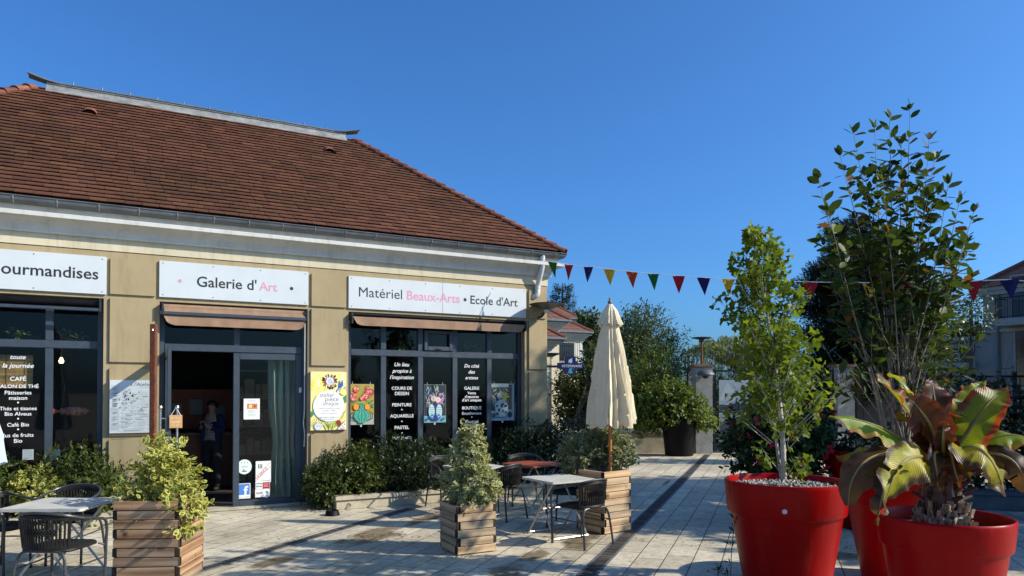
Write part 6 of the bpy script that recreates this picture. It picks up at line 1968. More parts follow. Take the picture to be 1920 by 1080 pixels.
# gate between the pillars
gx0, gx1, gy = at(1337, 735, 20.4)[0], at(1569, 735, 20.4)[0], 20.45
t = thing("iron_gate", "black iron bar gate between the two pillars", "gate", (gx0, gy, 0))
Wg = gx1 - gx0
m = MB()
for x in (.06, Wg / 2 - .05, Wg / 2 + .05, Wg - .06): m.bbox(x - .04, x + .04, -.04, .04, .05, 2.42, .005)
for z in (.12, .72, 2.36):
    m.bbox(.10, Wg / 2 - .09, -.02, .02, z - .025, z + .025, .004); m.bbox(Wg / 2 + .09, Wg - .10, -.02, .02, z - .025, z + .025, .004)
m.build("gate_frame", MT['iron'], t)
m = MB(); n = int(Wg / .12)
for i in range(n):
    x = .10 + (i + .5) * (Wg - .2) / n
    if abs(x - Wg / 2) > .12: m.tube([(x, 0, .145), (x, 0, 2.335)], .009, 6)
m.build("bars", MT['iron'], t)
for (px0, px1, py0, py1, lab, kd) in ((1348, 1409, 713, 771, "printed panel of a town skyline with a steeple on the gate", 0), (1348, 1402, 774, 812, "smaller dark printed panel below the skyline panel on the gate", 1)):
    a, b_ = at(px0, py0, gy - .06), at(px1, py1, gy - .06); w_, h = b_[0] - a[0], a[2] - b_[2]
    t = thing("info_panel", lab, "sign", (a[0], gy - .06, b_[2]))
    m = MB(); m.bbox(0, w_, -.012, .0, 0, h, .002); m.build("board", MT['sign'], t)
    p = Pic(-.0126)
    if kd == 0:
        p.poly([(.01, .01), (w_ - .01, .01), (w_ - .01, h - .01), (.01, h - .01)], (.30, .38, .42))
        p.poly([(.01, h * .35), (w_ * .25, h * .95), (w_ * .5, h * .55), (w_ * .7, h * .8), (w_ - .01, h * .45), (w_ - .01, h * .3)], (.40, .46, .48))
        p.poly([(.01, .01), (w_ - .01, .01), (w_ - .01, h * .2), (w_ * .8, h * .27), (w_ * .7, h * .2), (w_ * .56, h * .26), (w_ * .55, h * .36), (w_ * .53, h * .5), (w_ * .51, h * .36), (w_ * .5, h * .26), (w_ * .3, h * .2), (.01, h * .22)], (.03, .045, .07))
    else:
        p.poly([(.01, .01), (w_ - .01, .01), (w_ - .01, h - .01), (.01, h - .01)], (.30, .33, .34)); p.poly([(.01, .01), (w_ * .7, .01), (w_ * .6, h * .6), (w_ * .3, h * .7), (.01, h * .5)], (.05, .06, .08))
        p.poly([(w_ * .6, h * .2), (w_ * .95, h * .2), (w_ * .95, h * .5), (w_ * .6, h * .5)], (.45, .46, .44))
    p.build("print", t)
    if kd == 0:
        m = MB(); m.tube([(.1, .004, h * .5), (.1, .04, h * .5)], .01, 5); m.tube([(w_ - .1, .004, h * .5), (w_ - .1, .04, h * .5)], .01, 5); m.build("bracket", MT['iron'], t)
# low wall left of the gate
a, b_ = at(1040, 735, 20.3), at(1303, 735, 20.3)
t = thing("low_wall", "low pale rendered wall behind the black pot left of the gate", "wall", (a[0], 20.3, 0))
m = MB(); m.bbox(0, b_[0] - a[0], 0, .3, 0, .56, .01); m.build("body", MT['curb'], t)
m = MB(); m.bbox(-.02, b_[0] - a[0], -.03, .33, .562, .62, .008); m.build("coping", MT['concrete'], t)
# dark curb, hedge and railing at the right
a = at(1800, 735, 10.6)
t = thing("planter_curb", "dark low stone curb under the hedge at the right photo edge", "planter", (a[0], 10.6, 0), R(-14))
m = MB(); m.bbox(-1.2, 7, 0, .3, 0, .22, .01); m.build("wall", MT['concrete_dark'], t)
m = MB(); m.bbox(-1.22, 7.02, -.03, .33, .222, .28, .01); m.build("coping", MT['concrete_dark'], t)
t = thing("hedge", "tall dark hedge along the right edge of the plaza behind the red pots", "hedge", (a[0] + .1, 11.2, 0), R(-14))
bush(t, [(.0 + .9 * k, .1, .95 + .1 * math.sin(k * 2.1), .8, .55, 1.0) for k in range(8)], 2600, 6, .14, .10, 'oval', LF['laurel'], shell=.5, lump=.25, seed=41)
m = MB()
for k in range(16): m.tube([(-.4 + k * .45, .1, 0), (-.4 + k * .45 + random.uniform(-.2, .2), .1, 1.2)], .02, 6)
m.build("trunk", MT['bark_dark'], t)
a = at(1740, 735, 14)
t = thing("railing", "black iron railing above the dark hedge at the right", "railing", (a[0], 14, 0), R(-14))
m = MB()
for z in (.3, 1.15, 2.05): m.bbox(0, 9, -.018, .018, z - .02, z + .02, .004)
for k in range(7): m.bbox(k * 1.5 - .03, k * 1.5 + .03, -.03, .03, 0, 2.15, .005)
m.build("frame", MT['iron'], t)
m = MB()
for k in range(70): m.tube([(.08 + k * .126, 0, .3), (.08 + k * .126, 0, 2.05)], .009, 5, caps=False)
m.build("bars", MT['iron'], t)
a = at(1604, 735, 20.5)
t = thing("fence", "dark board fence running right from the shaded gate pillar", "fence", (a[0] + .02, 20.5, 0))
m = MB()
for k in range(40): m.bbox(k * .2, k * .2 + .188, -.01, .01, .08, 1.95, .003)
m.build("boards", M('dark fence boards', (.02, .022, .024), .6, .3, 3, island=.3), t)
for k in range(5):
    m = MB(); m.bbox(k * 2.0 - .04, k * 2.0 + .04, .012, .09, 0, 2.05, .004); m.build("post", MT['iron'], t)
# ------------------------------------------------------------------ trees behind
def big_tree(name, label, c, trunk_h, ells, n, mat, shape, size, bark='bark_dark', n_leaf=7, length=.3, lump=.35, seed=0, ls=.9, shell=.6, up=.2, tr=.14, cat="tree", limbs=None, grp=None, branch_r=.05, open_=.9):
    t = thing(name, label, cat, (float(c[0]), float(c[1]), 0), 0, grp)
    m = MB(); zt = max(e_[2] for e_ in ells)
    top = max(ells, key=lambda e_: e_[2])
    pth = smooth_path([(0, 0, -.02), (.05, 0, trunk_h), (top[0] * .6, top[1] * .6, (trunk_h + top[2]) / 2), (top[0], top[1], top[2] + top[5] * .3)], 5)
    m.tube(pth, np.linspace(tr, tr * .15, len(pth)), 9)
    for e_ in ells:
        for k in range(limbs or 3):
            a = random.uniform(0, 6.28); r = random.uniform(.3, .85)
            f = random.uniform(.25, .7); s_ = pth[int(f * (len(pth) - 1))]
            e2 = Vector((e_[0] + e_[3] * r * math.cos(a), e_[1] + e_[4] * r * math.sin(a), e_[2] + e_[5] * random.uniform(-.3, .6)))
            q = smooth_path([s_, s_.lerp(e2, .5) + Vector((0, 0, .1)), e2], 4)
            m.tube(q, np.linspace(branch_r, branch_r * .15, len(q)), 5)
    m.build("trunk", MT[bark], t, smooth=True)
    pos, out = in_ellipsoids(n, ells, shell, lump, seed, ls)
    k_ = pos[:, 2] > .15; pos, out = pos[k_], out[k_]
    ax = out + np.array([0, 0, up]) + rng.normal(0, .5, out.shape)
    V, Fc, ed = sprigs(pos, ax, n_leaf, length, size, shape, open_=open_)
    tri_mesh("crown", V, Fc, mat, t, ed)
    return t
def pe_(px, py, D, rw, rh, c, rd=None):
    """ellipsoid whose outline is centred on a photo pixel: half width / half height in px at depth D"""
    p = at(px, py, D); k = D / F_PX
    return (p[0] - c[0], p[1] - c[1], p[2], rw * k, (rd or rw) * k, rh * k)
# grey green bushy trees left of the gate
c = dpt(1195, 24)
big_tree("olive_tree", "tall grey green bushy tree directly behind the cream parasol", c, 1.0, [pe_(1195, 690, 24, 70, 95, c), pe_(1215, 640, 24, 44, 50, c), pe_(1245, 700, 24, 46, 70, c), pe_(1182, 650, 24, 24, 50, c)], 2600, LF['olive'], 'lance', .12, length=.34, seed=51, up=.6, bark='bark')
c = dpt(1195, 28)
big_tree("slender_tree", "thin sparse tree top sticking out above the grey green tree", c, 2.5, [pe_(1185, 612, 28, 26, 24, c), pe_(1212, 600, 28, 14, 16, c), pe_(1165, 640, 28, 22, 30, c)], 330, LF['olive'], 'oval', .13, n_leaf=4, length=.4, seed=52, lump=.6, bark='bark_dark', tr=.09, branch_r=.025, limbs=6)
c = dpt(1200, 21.6)
big_tree("shrub", "lighter green shrub in front of the grey green tree beside the gate", c, .4, [pe_(1215, 735, 21.6, 60, 62, c), pe_(1240, 700, 21.6, 32, 40, c), pe_(1170, 760, 21.6, 40, 60, c)], 1700, LF['bright'], 'lance', .09, length=.26, seed=53, up=.7, cat="shrub", tr=.05)
c = dpt(1075, 21.5)
big_tree("climbing_plant", "dense climbing greenery growing up behind the shop corner under the vet sign", c, .8, [pe_(1085, 770, 22.3, 42, 50, c), pe_(1075, 725, 22.3, 28, 36, c), pe_(1112, 710, 22.3, 22, 46, c), pe_(1120, 775, 22.3, 40, 55, c), pe_(1114, 668, 22.3, 10, 26, c)], 1900, LF['laurel_lit'], 'oval', .10, length=.24, seed=54, cat="plant", tr=.05)
# willow behind the gate
c = dpt(1385, 29)
t = thing("willow_tree", "pale weeping willow behind the iron gate", "tree", c)
m = MB(); m.tube(smooth_path([(0, 0, 0), (.1, 0, 1.5), (.0, 0, 2.9)], 5), np.linspace(.16, .06, 11), 8)
lp, la = [], []; rr = random.Random(4)
for k in range(210):
    a = rr.uniform(0, 6.28); r = rr.uniform(.3, 2.4); zt = 3.0 + .9 * math.sqrt(max(0, 1 - (r / 2.6) ** 2)) * rr.uniform(.6, 1)
    top_ = Vector((r * .75 * math.cos(a), r * .75 * math.sin(a), zt)); o = Vector((math.cos(a), math.sin(a), 0))
    ln_ = rr.uniform(.8, 2.2)
    q = smooth_path([Vector((0, 0, 2.6)), top_ + Vector((0, 0, .1)), top_ + o * .35 + Vector((0, 0, -.1)), top_ + o * .45 + Vector((0, 0, -ln_))], 6)
    m.tube(q, np.linspace(.014, .003, len(q)), 4, caps=False)
    for i in range(7, len(q)):
        for j in range(3): lp.append(q[i] + Vector((rr.uniform(-.04, .04), rr.uniform(-.04, .04), rr.uniform(-.08, .08)))); la.append(Vector((rr.uniform(-.6, .6), rr.uniform(-.6, .6), -1)))
m.build("trunk", MT['bark'], t)
P_, A_ = np.array([tuple(v) for v in lp]), np.array([tuple(v) for v in la])
V, Fc, ed = leaf_arrays(P_, A_, rand_dirs(len(P_)), rng.uniform(.09, .15, len(P_)), 'lance'); tri_mesh("crown", V, Fc, LF['willow'], t, ed)
# dark cedar: flat plates of needles
def cedar():
    D = 20.0; c = dpt(1615, 22)
    t = thing("cedar_tree", "large blackish cedar rising behind the ginkgo and the airy young tree", "tree", c)
    m = MB(); h = at(1615, 400, 22)[2]
    pth = smooth_path([(0, 0, 0), (.1, 0, h * .4), (0, 0, h * .8), (.1, 0, h)], 5); m.tube(pth, np.linspace(.28, .03, len(pth)), 9)
    cen, ax = [], []
    rr = random.Random(77)
    plates = [(1600, 430, 26, 15), (1570, 440, 14, 10), (1632, 455, 34, 17), (1585, 470, 28, 16), (1660, 480, 44, 22), (1600, 500, 50, 22), (1555, 512, 38, 16), (1535, 540, 34, 18), (1640, 530, 70, 26), (1590, 560, 70, 28), (1535, 585, 38, 22), (1680, 560, 48, 26), (1640, 600, 84, 30), (1560, 630, 58, 28), (1650, 650, 88, 32), (1700, 610, 44, 30), (1580, 680, 70, 34), (1680, 690, 70, 36), (1620, 730, 96, 36)]
    for (px, py, rw, rh) in plates:
        dd = 22 + rr.uniform(-1.0, 1.0); k = dd / F_PX
        p = Vector(at(px, py, dd) - c)
        n = int(rw * rh * .26) + 20
        m.tube(smooth_path([(.05, 0, p.z - .3), (p.x * .5, p.y * .5, p.z - .05), tuple(p)], 4), np.linspace(.06, .02, 9), 5)
        for _ in range(n):
            d = Vector(rand_dirs(1)[0]); r = rr.uniform(.35, 1) ; 
            q = p + Vector((d.x * rw * k * r, d.y * rw * k * r * .9, d.z * rh * k * r))
            cen.append(tuple(q)); ax.append((d.x, d.y, .45))
    m.build("trunk", MT['bark_dark'], t, smooth=True)
    V, Fc, ed = sprigs(np.array(cen), np.array(ax) + rng.normal(0, .3, (len(cen), 3)), 14, .30, .17, 'needle', open_=.8)
    tri_mesh("crown", V, Fc, LF['conifer'], t, ed)
cedar()
c = dpt(1745, 17)
big_tree("light_tree", "light open leafy tree between the airy young tree and the far right house", c, 1.6, [pe_(1735, 560, 17, 44, 42, c), pe_(1755, 610, 17, 36, 44, c), pe_(1722, 640, 17, 40, 50, c), pe_(1748, 665, 17, 26, 40, c)], 520, LF['laurel_lit'], 'oval', .12, n_leaf=5, length=.3, seed=56, lump=.55, tr=.08, limbs=7, branch_r=.025, bark='bark')
c = dpt(1818, 33)
big_tree("slender_tree", "slim young tree growing beside the roof terrace of the right house", c, 3.0, [pe_(1818, 600, 33, 22, 42, c), pe_(1822, 560, 33, 9, 20, c)], 260, LF['olive'], 'lance', .2, n_leaf=4, length=.5, seed=57, lump=.6, tr=.08, limbs=8, branch_r=.03)
c = dpt(1460, 23)
big_tree("hedge", "grey green hedge behind the bars of the gate", c, .4, [pe_(1350 + 44 * k, 775, 23, 40, 62 + 8 * math.sin(k * 2), c) for k in range(6)], 2300, LF['olive'], 'oval', .10, length=.2, seed=58, cat="hedge", tr=.05)
c = dpt(1055, 46)
t = thing("pine_tree", "small distant pine showing above the roofs beyond the shop corner", "tree", c)
m = MB(); h = at(1055, 531, 46)[2]; m.tube([(0, 0, 0), (0, 0, h)], [.2, .03], 7)
cen, ax = [], []
for _ in range(420):
    f = random.random() ** .7; z = h - .1 - f * 3.0; r = (.25 + f * 1.25) * random.uniform(.3, 1); a = random.uniform(0, 6.28)
    z += .12 * math.sin(a * 5 + f * 20); cen.append((r * math.cos(a), r * math.sin(a), z)); ax.append((math.cos(a), math.sin(a), .5))
for k in range(18): a = k * 2.4; m.tube([(0, 0, h - .3 - k * .15), (.6 * math.cos(a), .6 * math.sin(a), h - .2 - k * .15)], .03, 5)
m.build("trunk", MT['bark_dark'], t)
V, Fc, ed = sprigs(np.array(cen), np.array(ax), 10, .35, .22, 'needle'); tri_mesh("crown", V, Fc, LF['conifer'], t, ed)
c = dpt(1100, 40)
big_tree("round_tree", "round dark tree crown peeping out beside the far two storey house", c, 2, [pe_(1100, 612, 40, 14, 26, c), pe_(1112, 640, 40, 18, 34, c)], 420, LF['olive'], 'oval', .22, length=.4, seed=59)
# unseen evergreens added beyond the right edge to shade the gate side
for i, (x, y, r, h, lab) in enumerate(((10.8, 7.1, .9, 5.2, "small unseen evergreen added for shade right of the plaza nearest the red pots"), (10.9, 8.9, 1.7, 7.1, "middle unseen evergreen added for shade right of the plaza"), (12.0, 11.5, 1.9, 9.6, "tallest unseen evergreen added for shade right of the plaza"))):
    big_tree("shade_evergreen", lab, (x, y), 1.2, [(0, 0, h * .45, r, r, h * .36), (0, 0, h * .75, r * .75, r * .75, h * .25)], 1500, LF['laurel'], 'oval', .22, length=.35, seed=60 + i, lump=.12, grp="unseen shade evergreens right of the plaza")
t = thing("distant_wood", "far pale line of trees on the horizon beyond the gate", "trees", (0, 130, 0)); t['kind'] = 'stuff'
pos = np.column_stack([rng.uniform(-40, 190, 5200), rng.uniform(-6, 6, 5200), np.zeros(5200)])
pos[:, 2] = (3.2 + 1.6 * np.sin(pos[:, 0] * .11) + 1.2 * np.sin(pos[:, 0] * .37 + 1)) * rng.random(5200) ** .6
V, Fc, ed = sprigs(pos, rand_dirs(5200) + np.array([0, 0, .4]), 4, .9, .9, 'tiny'); tri_mesh("foliage", V, Fc, LF['far'], t, ed)

# ------------------------------------------------------------------ neighbouring houses
def hip_house(name, label, px, D, z_eave, w_, dep, pitch, wallm='cream', cornice=.42, side='right', windows=(), over=.35):
    """house whose right front eave corner stands at photo column px; x runs left from it along the shop front"""
    c = at(px, 735, D)
    t = thing(name, label, "building", (c[0], c[1], 0), ANG)
    e_ = over
    x0, x1, y0, y1 = -w_, -e_, e_, dep
    zt = z_eave - .10
    m = MB(); m.box(x0, x1, y0, y1, 0, zt - cornice); m.build("wall", MT[wallm], t)
    m = MB()
    k = 6
    for i in range(k):
        d = e_ * .85 * (i / (k - 1)) ** 1.6; z0, z1 = zt - cornice + cornice * i / k, zt - cornice + cornice * (i + 1) / k
        m.box(x0 - d, x1 + d, y0 - d, y1 + d, z0 + .001, z1)
    m.build("cornice", MT['cornice'], t)
    m = MB(); m.bbox(x0 - e_, x1 + e_ + .04, y0 - e_ - .06, y0 - e_ + .05, zt, zt + .11, .03); m.bbox(x1 + e_ - .05, x1 + e_ + .06, y0 - e_ + .06, y1 + e_, zt, zt + .11, .03); m.build("gutter", MT['zinc'], t)
    hw = (y1 - y0 + 2 * e_) / 2; zr = z_eave + hw * math.tan(pitch)
    a, b_, c_, d_ = (x0 - e_, y0 - e_, z_eave), (x1 + e_, y0 - e_, z_eave), (x1 + e_, y1 + e_, z_eave), (x0 - e_, y1 + e_, z_eave)
    r0, r1 = (x0 - e_ + hw, (y0 + y1) / 2, zr), (x1 + e_ - hw, (y0 + y1) / 2, zr)
    m = MB(); m.add([a, b_, c_, d_, r0, r1], [(0, 1, 5, 4), (1, 2, 5), (2, 3, 4, 5), (3, 0, 4), (3, 2, 1, 0)])
    rf_ = m.build("roof", MT['far_tile'], t)
    m = MB()
    for q in (a, b_, c_, d_):
        r_ = r0 if q in (a, d_) else r1
        m.tube([q, r_], .09, 6)
    m.tube([r0, r1], .1, 6); m.build("ridge_tiles", MT['hip'], rf_)
    for (wx0, wx1, wz0, wz1, rail) in windows:
        m = MB(); m.bbox(wx0, wx1, y0 - .03, y0 - .002, wz0, wz1, .01)
        w = m.build("window", MT['cornice'], t)
        m = MB(); m.box(wx0 + .08, wx1 - .08, y0 - .034, y0 - .0305, wz0 + .08, wz1 - .08); m.build("pane", MT['dark_pane'], w)
        if rail:
            m = MB(); m.tube([(wx0 - .1, y0 - .2, wz0 + .95), (wx1 + .1, y0 - .2, wz0 + .95)], .03, 6); m.tube([(wx0 - .1, y0 - .2, wz0 + .05), (wx1 + .1, y0 - .2, wz0 + .05)], .02, 6)
            n = int((wx1 - wx0 + .2) / .12)
            for i in range(n + 1): m.tube([(wx0 - .1 + i * .12, y0 - .2, wz0 + .05), (wx0 - .1 + i * .12, y0 - .2, wz0 + .95)], .011, 4)
            m.build("railing", MT['iron'], w)
    return t
def mat_far_tile():
    m, nt, b = new_mat("distant roof tile courses")
    co = coords(nt)
    br = nt.nodes.new("ShaderNodeTexBrick"); br.inputs['Scale'].default_value = 1; br.inputs['Brick Width'].default_value = .3; br.inputs['Row Height'].default_value = .13
    br.inputs['Mortar Size'].default_value = .012; br.inputs['Color1'].default_value = (.12, .05, .03, 1); br.inputs['Color2'].default_value = (.17, .07, .04, 1); br.inputs['Mortar'].default_value = (.03, .015, .012, 1)
    mp = nt.nodes.new("ShaderNodeMapping"); mp.inputs['Scale'].default_value = (1, 1.0, 1.0)
    sp = nt.nodes.new("ShaderNodeSeparateXYZ"); nt.links.new(co, sp.inputs[0])
    cb = nt.nodes.new("ShaderNodeCombineXYZ")
    ad = nt.nodes.new("ShaderNodeMath"); ad.operation = 'ADD'; nt.links.new(sp.outputs[0], ad.inputs[0]); nt.links.new(sp.outputs[1], ad.inputs[1])
    nt.links.new(ad.outputs[0], cb.inputs[0]); nt.links.new(sp.outputs[2], cb.inputs[1]); nt.links.new(cb.outputs[0], br.inputs['Vector'])
    nt.links.new(mixc(nt, .5, br.outputs['Color'], ramp(nt, noise(nt, co, 1.5, 5), [(.3, (.6, .6, .6)), (.7, (1.1, 1.1, 1.1))]), 'MULTIPLY'), b.inputs['Base Color']); b.inputs['Roughness'].default_value = .9
    bump(nt, b, br.outputs['Fac'], -.6, .02)
    return m
MT['far_tile'] = mat_far_tile()
MT['dark_pane'] = M('dark window glass', (.02, .025, .03), .15, .3, 3, bmp=0)
hip_house("vet_house", "small low house with white cornice just behind the shop corner carrying the blue cross", 1061, 24, at(1061, 633, 24)[2], 9, 4.6, R(36), 'cream', .40)
hip_house("tall_house", "two storey house with brown hipped roof behind the vet house", 1070, 30, at(1070, 600, 30)[2], 10, 5.5, R(36), 'cream', .45)
hip_house("corner_house", "pale house with balcony window and lower brown roof at the end of the row", 1112, 33, at(1112, 622, 33)[2], 6.0, 5.4, R(33), 'cornice', .45, windows=((-1.75, -.75, at(1075, 672, 33)[2] - .2, at(1075, 640, 33)[2], True),))
hip_house("rear_house", "brown roofed house farthest back above the other far roofs", 1092, 44, at(1092, 597, 44)[2], 9, 4.6, R(36), 'cornice', .3)
# blue cross sign
D = 21.8
c = at(1069, 685, D); k = D / F_PX
t = thing("cross_sign", "dark blue cross sign reading Vétérinaire projecting from the vet house", "sign", c)
m = MB(); a_, b_ = 24.5 * k, 9.5 * k
m.prism([(-10.5 * k, -16 * k), (10.5 * k, -16 * k), (10.5 * k, -6.5 * k), (24.5 * k, -6.5 * k), (24.5 * k, 4.5 * k), (10.5 * k, 4.5 * k), (10.5 * k, 16.5 * k), (-10.5 * k, 16.5 * k), (-10.5 * k, 4.5 * k), (-24.5 * k, 4.5 * k), (-24.5 * k, -6.5 * k), (-10.5 * k, -6.5 * k)], -.05, .05, fn=lambda a, b__, h: (a, h, b__))
m.build("cross", M('dark blue enamel', (.008, .02, .12), .35, .15, 4, bmp=0), t)
p = Pic(-.0505)
p.poly([(-4 * k, -15 * k), (5 * k, -15 * k), (2 * k, -7 * k), (8 * k, -4 * k), (-2 * k, -6 * k)], (.10, .38, .62)); p.ell(1 * k, 8 * k, 3 * k, 4 * k, (.6, .68, .72)); p.line([(-3 * k, 4.5 * k), (-2 * k, 10 * k), (4 * k, 13 * k)], 1.3 * k, (.6, .68, .72))
p.text("VETERINAIRE", -15.5 * k, 22.5 * k, -3.6 * k, (.78, .80, .82), .01, .25)
p.build("lettering", t)
m = MB(); m.bbox(-44 * k, -24.5 * k, -.03, .03, -.07, 0.0, .01); m.build("bracket", MT['alu_dark'], t)
q = at(1033, 663, 21.5)
t = thing("wall_lamp", "small dark disc lamp on the corner of the vet house", "lamp", q)
disc_lamp(t, (0, 0, 0), [(-.45, .5, -.1), (-.2, .2, -.1), (0, 0, -.06)], .34)
MT['cornice_shaded'] = mat_wall('cornice darkened for shade', (.36, .36, .35))  # white cornice again, darkened because this house stands in shade
# right house: three storeys, its shade also put into darker wall and cornice colours
D = 36.0
c = at(1845, 735, D)
t = thing("apartment_house", "pale shaded apartment house with black balcony railings at the far right", "building", (c[0], c[1], 0), ANG)
zz_ = lambda py: at(1845, py, D)[2]
zE, zF, zF0 = zz_(556), zz_(604), zz_(690)
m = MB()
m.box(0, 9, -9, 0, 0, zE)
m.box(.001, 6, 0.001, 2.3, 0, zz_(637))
m.build("wall", MT['shade_wall'], t) if 'shade_wall' in MT else m.build("wall", mat_wall('render darkened for shade', (.27, .27, .26)), t)
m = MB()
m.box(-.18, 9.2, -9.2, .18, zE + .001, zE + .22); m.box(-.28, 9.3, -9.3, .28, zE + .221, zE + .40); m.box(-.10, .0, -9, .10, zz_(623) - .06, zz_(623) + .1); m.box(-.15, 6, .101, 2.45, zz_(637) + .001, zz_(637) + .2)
m.build("cornice", MT['cornice_shaded'], t)
m = MB(); ov = .45; ze = zE + .41
hw = 4.5 + ov
m.add([(-ov, -9 - ov, ze), (9 + ov, -9 - ov, ze), (9 + ov, ov, ze), (-ov, ov, ze), (4.5, -4.5 - .01, ze + hw * .72), (4.5, -4.5 + .01, ze + hw * .72)], [(0, 1, 4), (1, 2, 5, 4), (2, 3, 5), (3, 0, 4, 5), (3, 2, 1, 0)])
rf_ = m.build("roof", MT['far_tile'], t)
m = MB()
for q in ((-ov, -9 - ov, ze), (-ov, ov, ze), (9 + ov, ov, ze)): m.tube([q, (4.5, -4.5, ze + hw * .72)], .12, 6)
m.build("ridge_tiles", MT['hip'], rf_)
def railing(tp, x0, y0, x1, y1, z, h=1.0):
    m = MB(); L = math.hypot(x1 - x0, y1 - y0); n = max(2, int(L / .13))
    for zz2, r in ((z + h, .03), (z + .08, .02)): m.tube([(x0, y0, zz2), (x1, y1, zz2)], r, 6)
    for i in range(n + 1):
        f = i / n; m.tube([(x0 + (x1 - x0) * f, y0 + (y1 - y0) * f, z + .08), (x0 + (x1 - x0) * f, y0 + (y1 - y0) * f, z + h)], .013 if i % 8 else .03, 4, caps=False)
    return m.build("railing", MT['iron'], tp)
for (y0, y1, z0, z1) in ((-3.6, -1.35, zF, zF + 2.1), (-3.4, -1.5, .3, zF - .55), (.5, 1.9, zF0 + .3, zz_(650)), (-7.2, -4.6, zF, zF + 2.1), (-7.2, -4.6, zF0, zF - .55)):
    m = MB(); m.box(-.004, .02, y0, y1, z0, z1); w_ = m.build("window", MT['dark_pane'], t)
    m = MB(); m.bbox(-.05, -.005, y0 - .08, y0, z0, z1 + .08, .01); m.bbox(-.05, -.005, y1, y1 + .08, z0, z1 + .08, .01); m.bbox(-.05, -.005, y0 + .001, y1 - .001, z1, z1 + .08, .01); m.bbox(-.05, -.005, (y0 + y1) / 2 - .04, (y0 + y1) / 2 + .04, z0, z1 - .001, .01); m.build("frame", MT['cornice_shaded'], w_)
m = MB(); m.bbox(-1.1, -.001, -8.6, -1.1, zF - .36, zF - .002, .02); bal = m.build("balcony", MT['cornice_shaded'], t)
railing(bal, -1.05, -8.5, -1.05, -1.15, zF); railing(bal, -1.05, -1.15, -.02, -1.15, zF)
m = MB(); m.bbox(-.9, -.001, .35, 2.1, zF0 + .0, zF0 + .28, .02); bal = m.build("balcony", MT['cornice_shaded'], t); railing(bal, -.85, .4, -.85, 2.05, zF0 + .28)
railing(t, -.1, .2, -.1, 2.4, zz_(637) + .2, 1.05); railing(t, -.1, 2.4, 5.5, 2.4, zz_(637) + .2, 1.05)
m = MB(); m.tube([(-.08, -.75, 0), (-.08, -.75, zE)], .06, 8); m.build("downpipe", MT['zinc'], t)
q = at(1800, 735, 35.2)
t = thing("shrub", "dark plants crowding the roof terrace railing of the apartment house", "plant", (c[0] - .2, c[1] + 1.8, zz_(637) + .2), ANG)
bush(t, [(.6, -1.1, .35, .5, .7, .5), (.6, .0, .4, .5, .6, .45)], 260, 6, .2, .15, 'oval', LF['conifer'], seed=71)
m = MB(); m.bbox(.2, 1.0, -1.7, .5, 0.0, .3, .02); m.build("trough", MT['pot_black'], t)
D2 = 42.0; c = at(1778, 735, D2)
t = thing("low_house", "low white flat roofed annex left of the apartment house", "building", (c[0], c[1], 0), ANG)
h = at(1778, 692, D2)[2]
m = MB(); m.box(-2.2, 2, 0, 4, 0, h - .32); m.build("wall", MT['cornice'], t)
m = MB(); m.bbox(-2.4, 2.2, -.2, 4.2, h - .319, h, .02); m.build("roof", MT['cornice'], t)
railing(t, -2.3, -.1, 2.1, -.1, h, 1.0)
m = MB(); m.box(-1.6, -.2, -.02, -.001, h - 2.2, h - .6); w_ = m.build("window", MT['dark_pane'], t)

# fallen leaves and crumbs of soil lying on the slabs
t = thing("fallen_leaves", "scattered dry fallen leaves and crumbs lying on the paving", "leaves", (0, 0, 0)); t['kind'] = 'stuff'
lp = []
for (px, py, sx_, sy_, n) in ((690, 1006, .55, .10, 110), (1580, 1030, .22, .35, 120), (600, 958, .5, .12, 40), (880, 1046, .3, .08, 30), (1160, 1010, .5, .2, 25), (760, 960, .4, .1, 30), (1330, 1010, .25, .5, 40)):
    c_ = gnd(px, py)
    for _ in range(n): lp.append((c_[0] + random.gauss(0, sx_), c_[1] + random.gauss(0, sy_), .006))
for _ in range(160): lp.append((random.uniform(-5, 4), random.uniform(6.2, 14), .006))
lp = np.array(lp); n = len(lp); ax = rand_dirs(n) * np.array([1, 1, .12])
V, Fc, ed = leaf_arrays(lp, ax, rand_dirs(n) * .25 + np.array([0, 0, 1.]), rng.uniform(.012, .04, n), 'oval', curl=-.15)
tri_mesh("leaf_litter", V, Fc, mat_leaf('dry fallen leaf', (.05, .028, .012), (.26, .18, .05), transl=.1, spec=.1), t, ed)

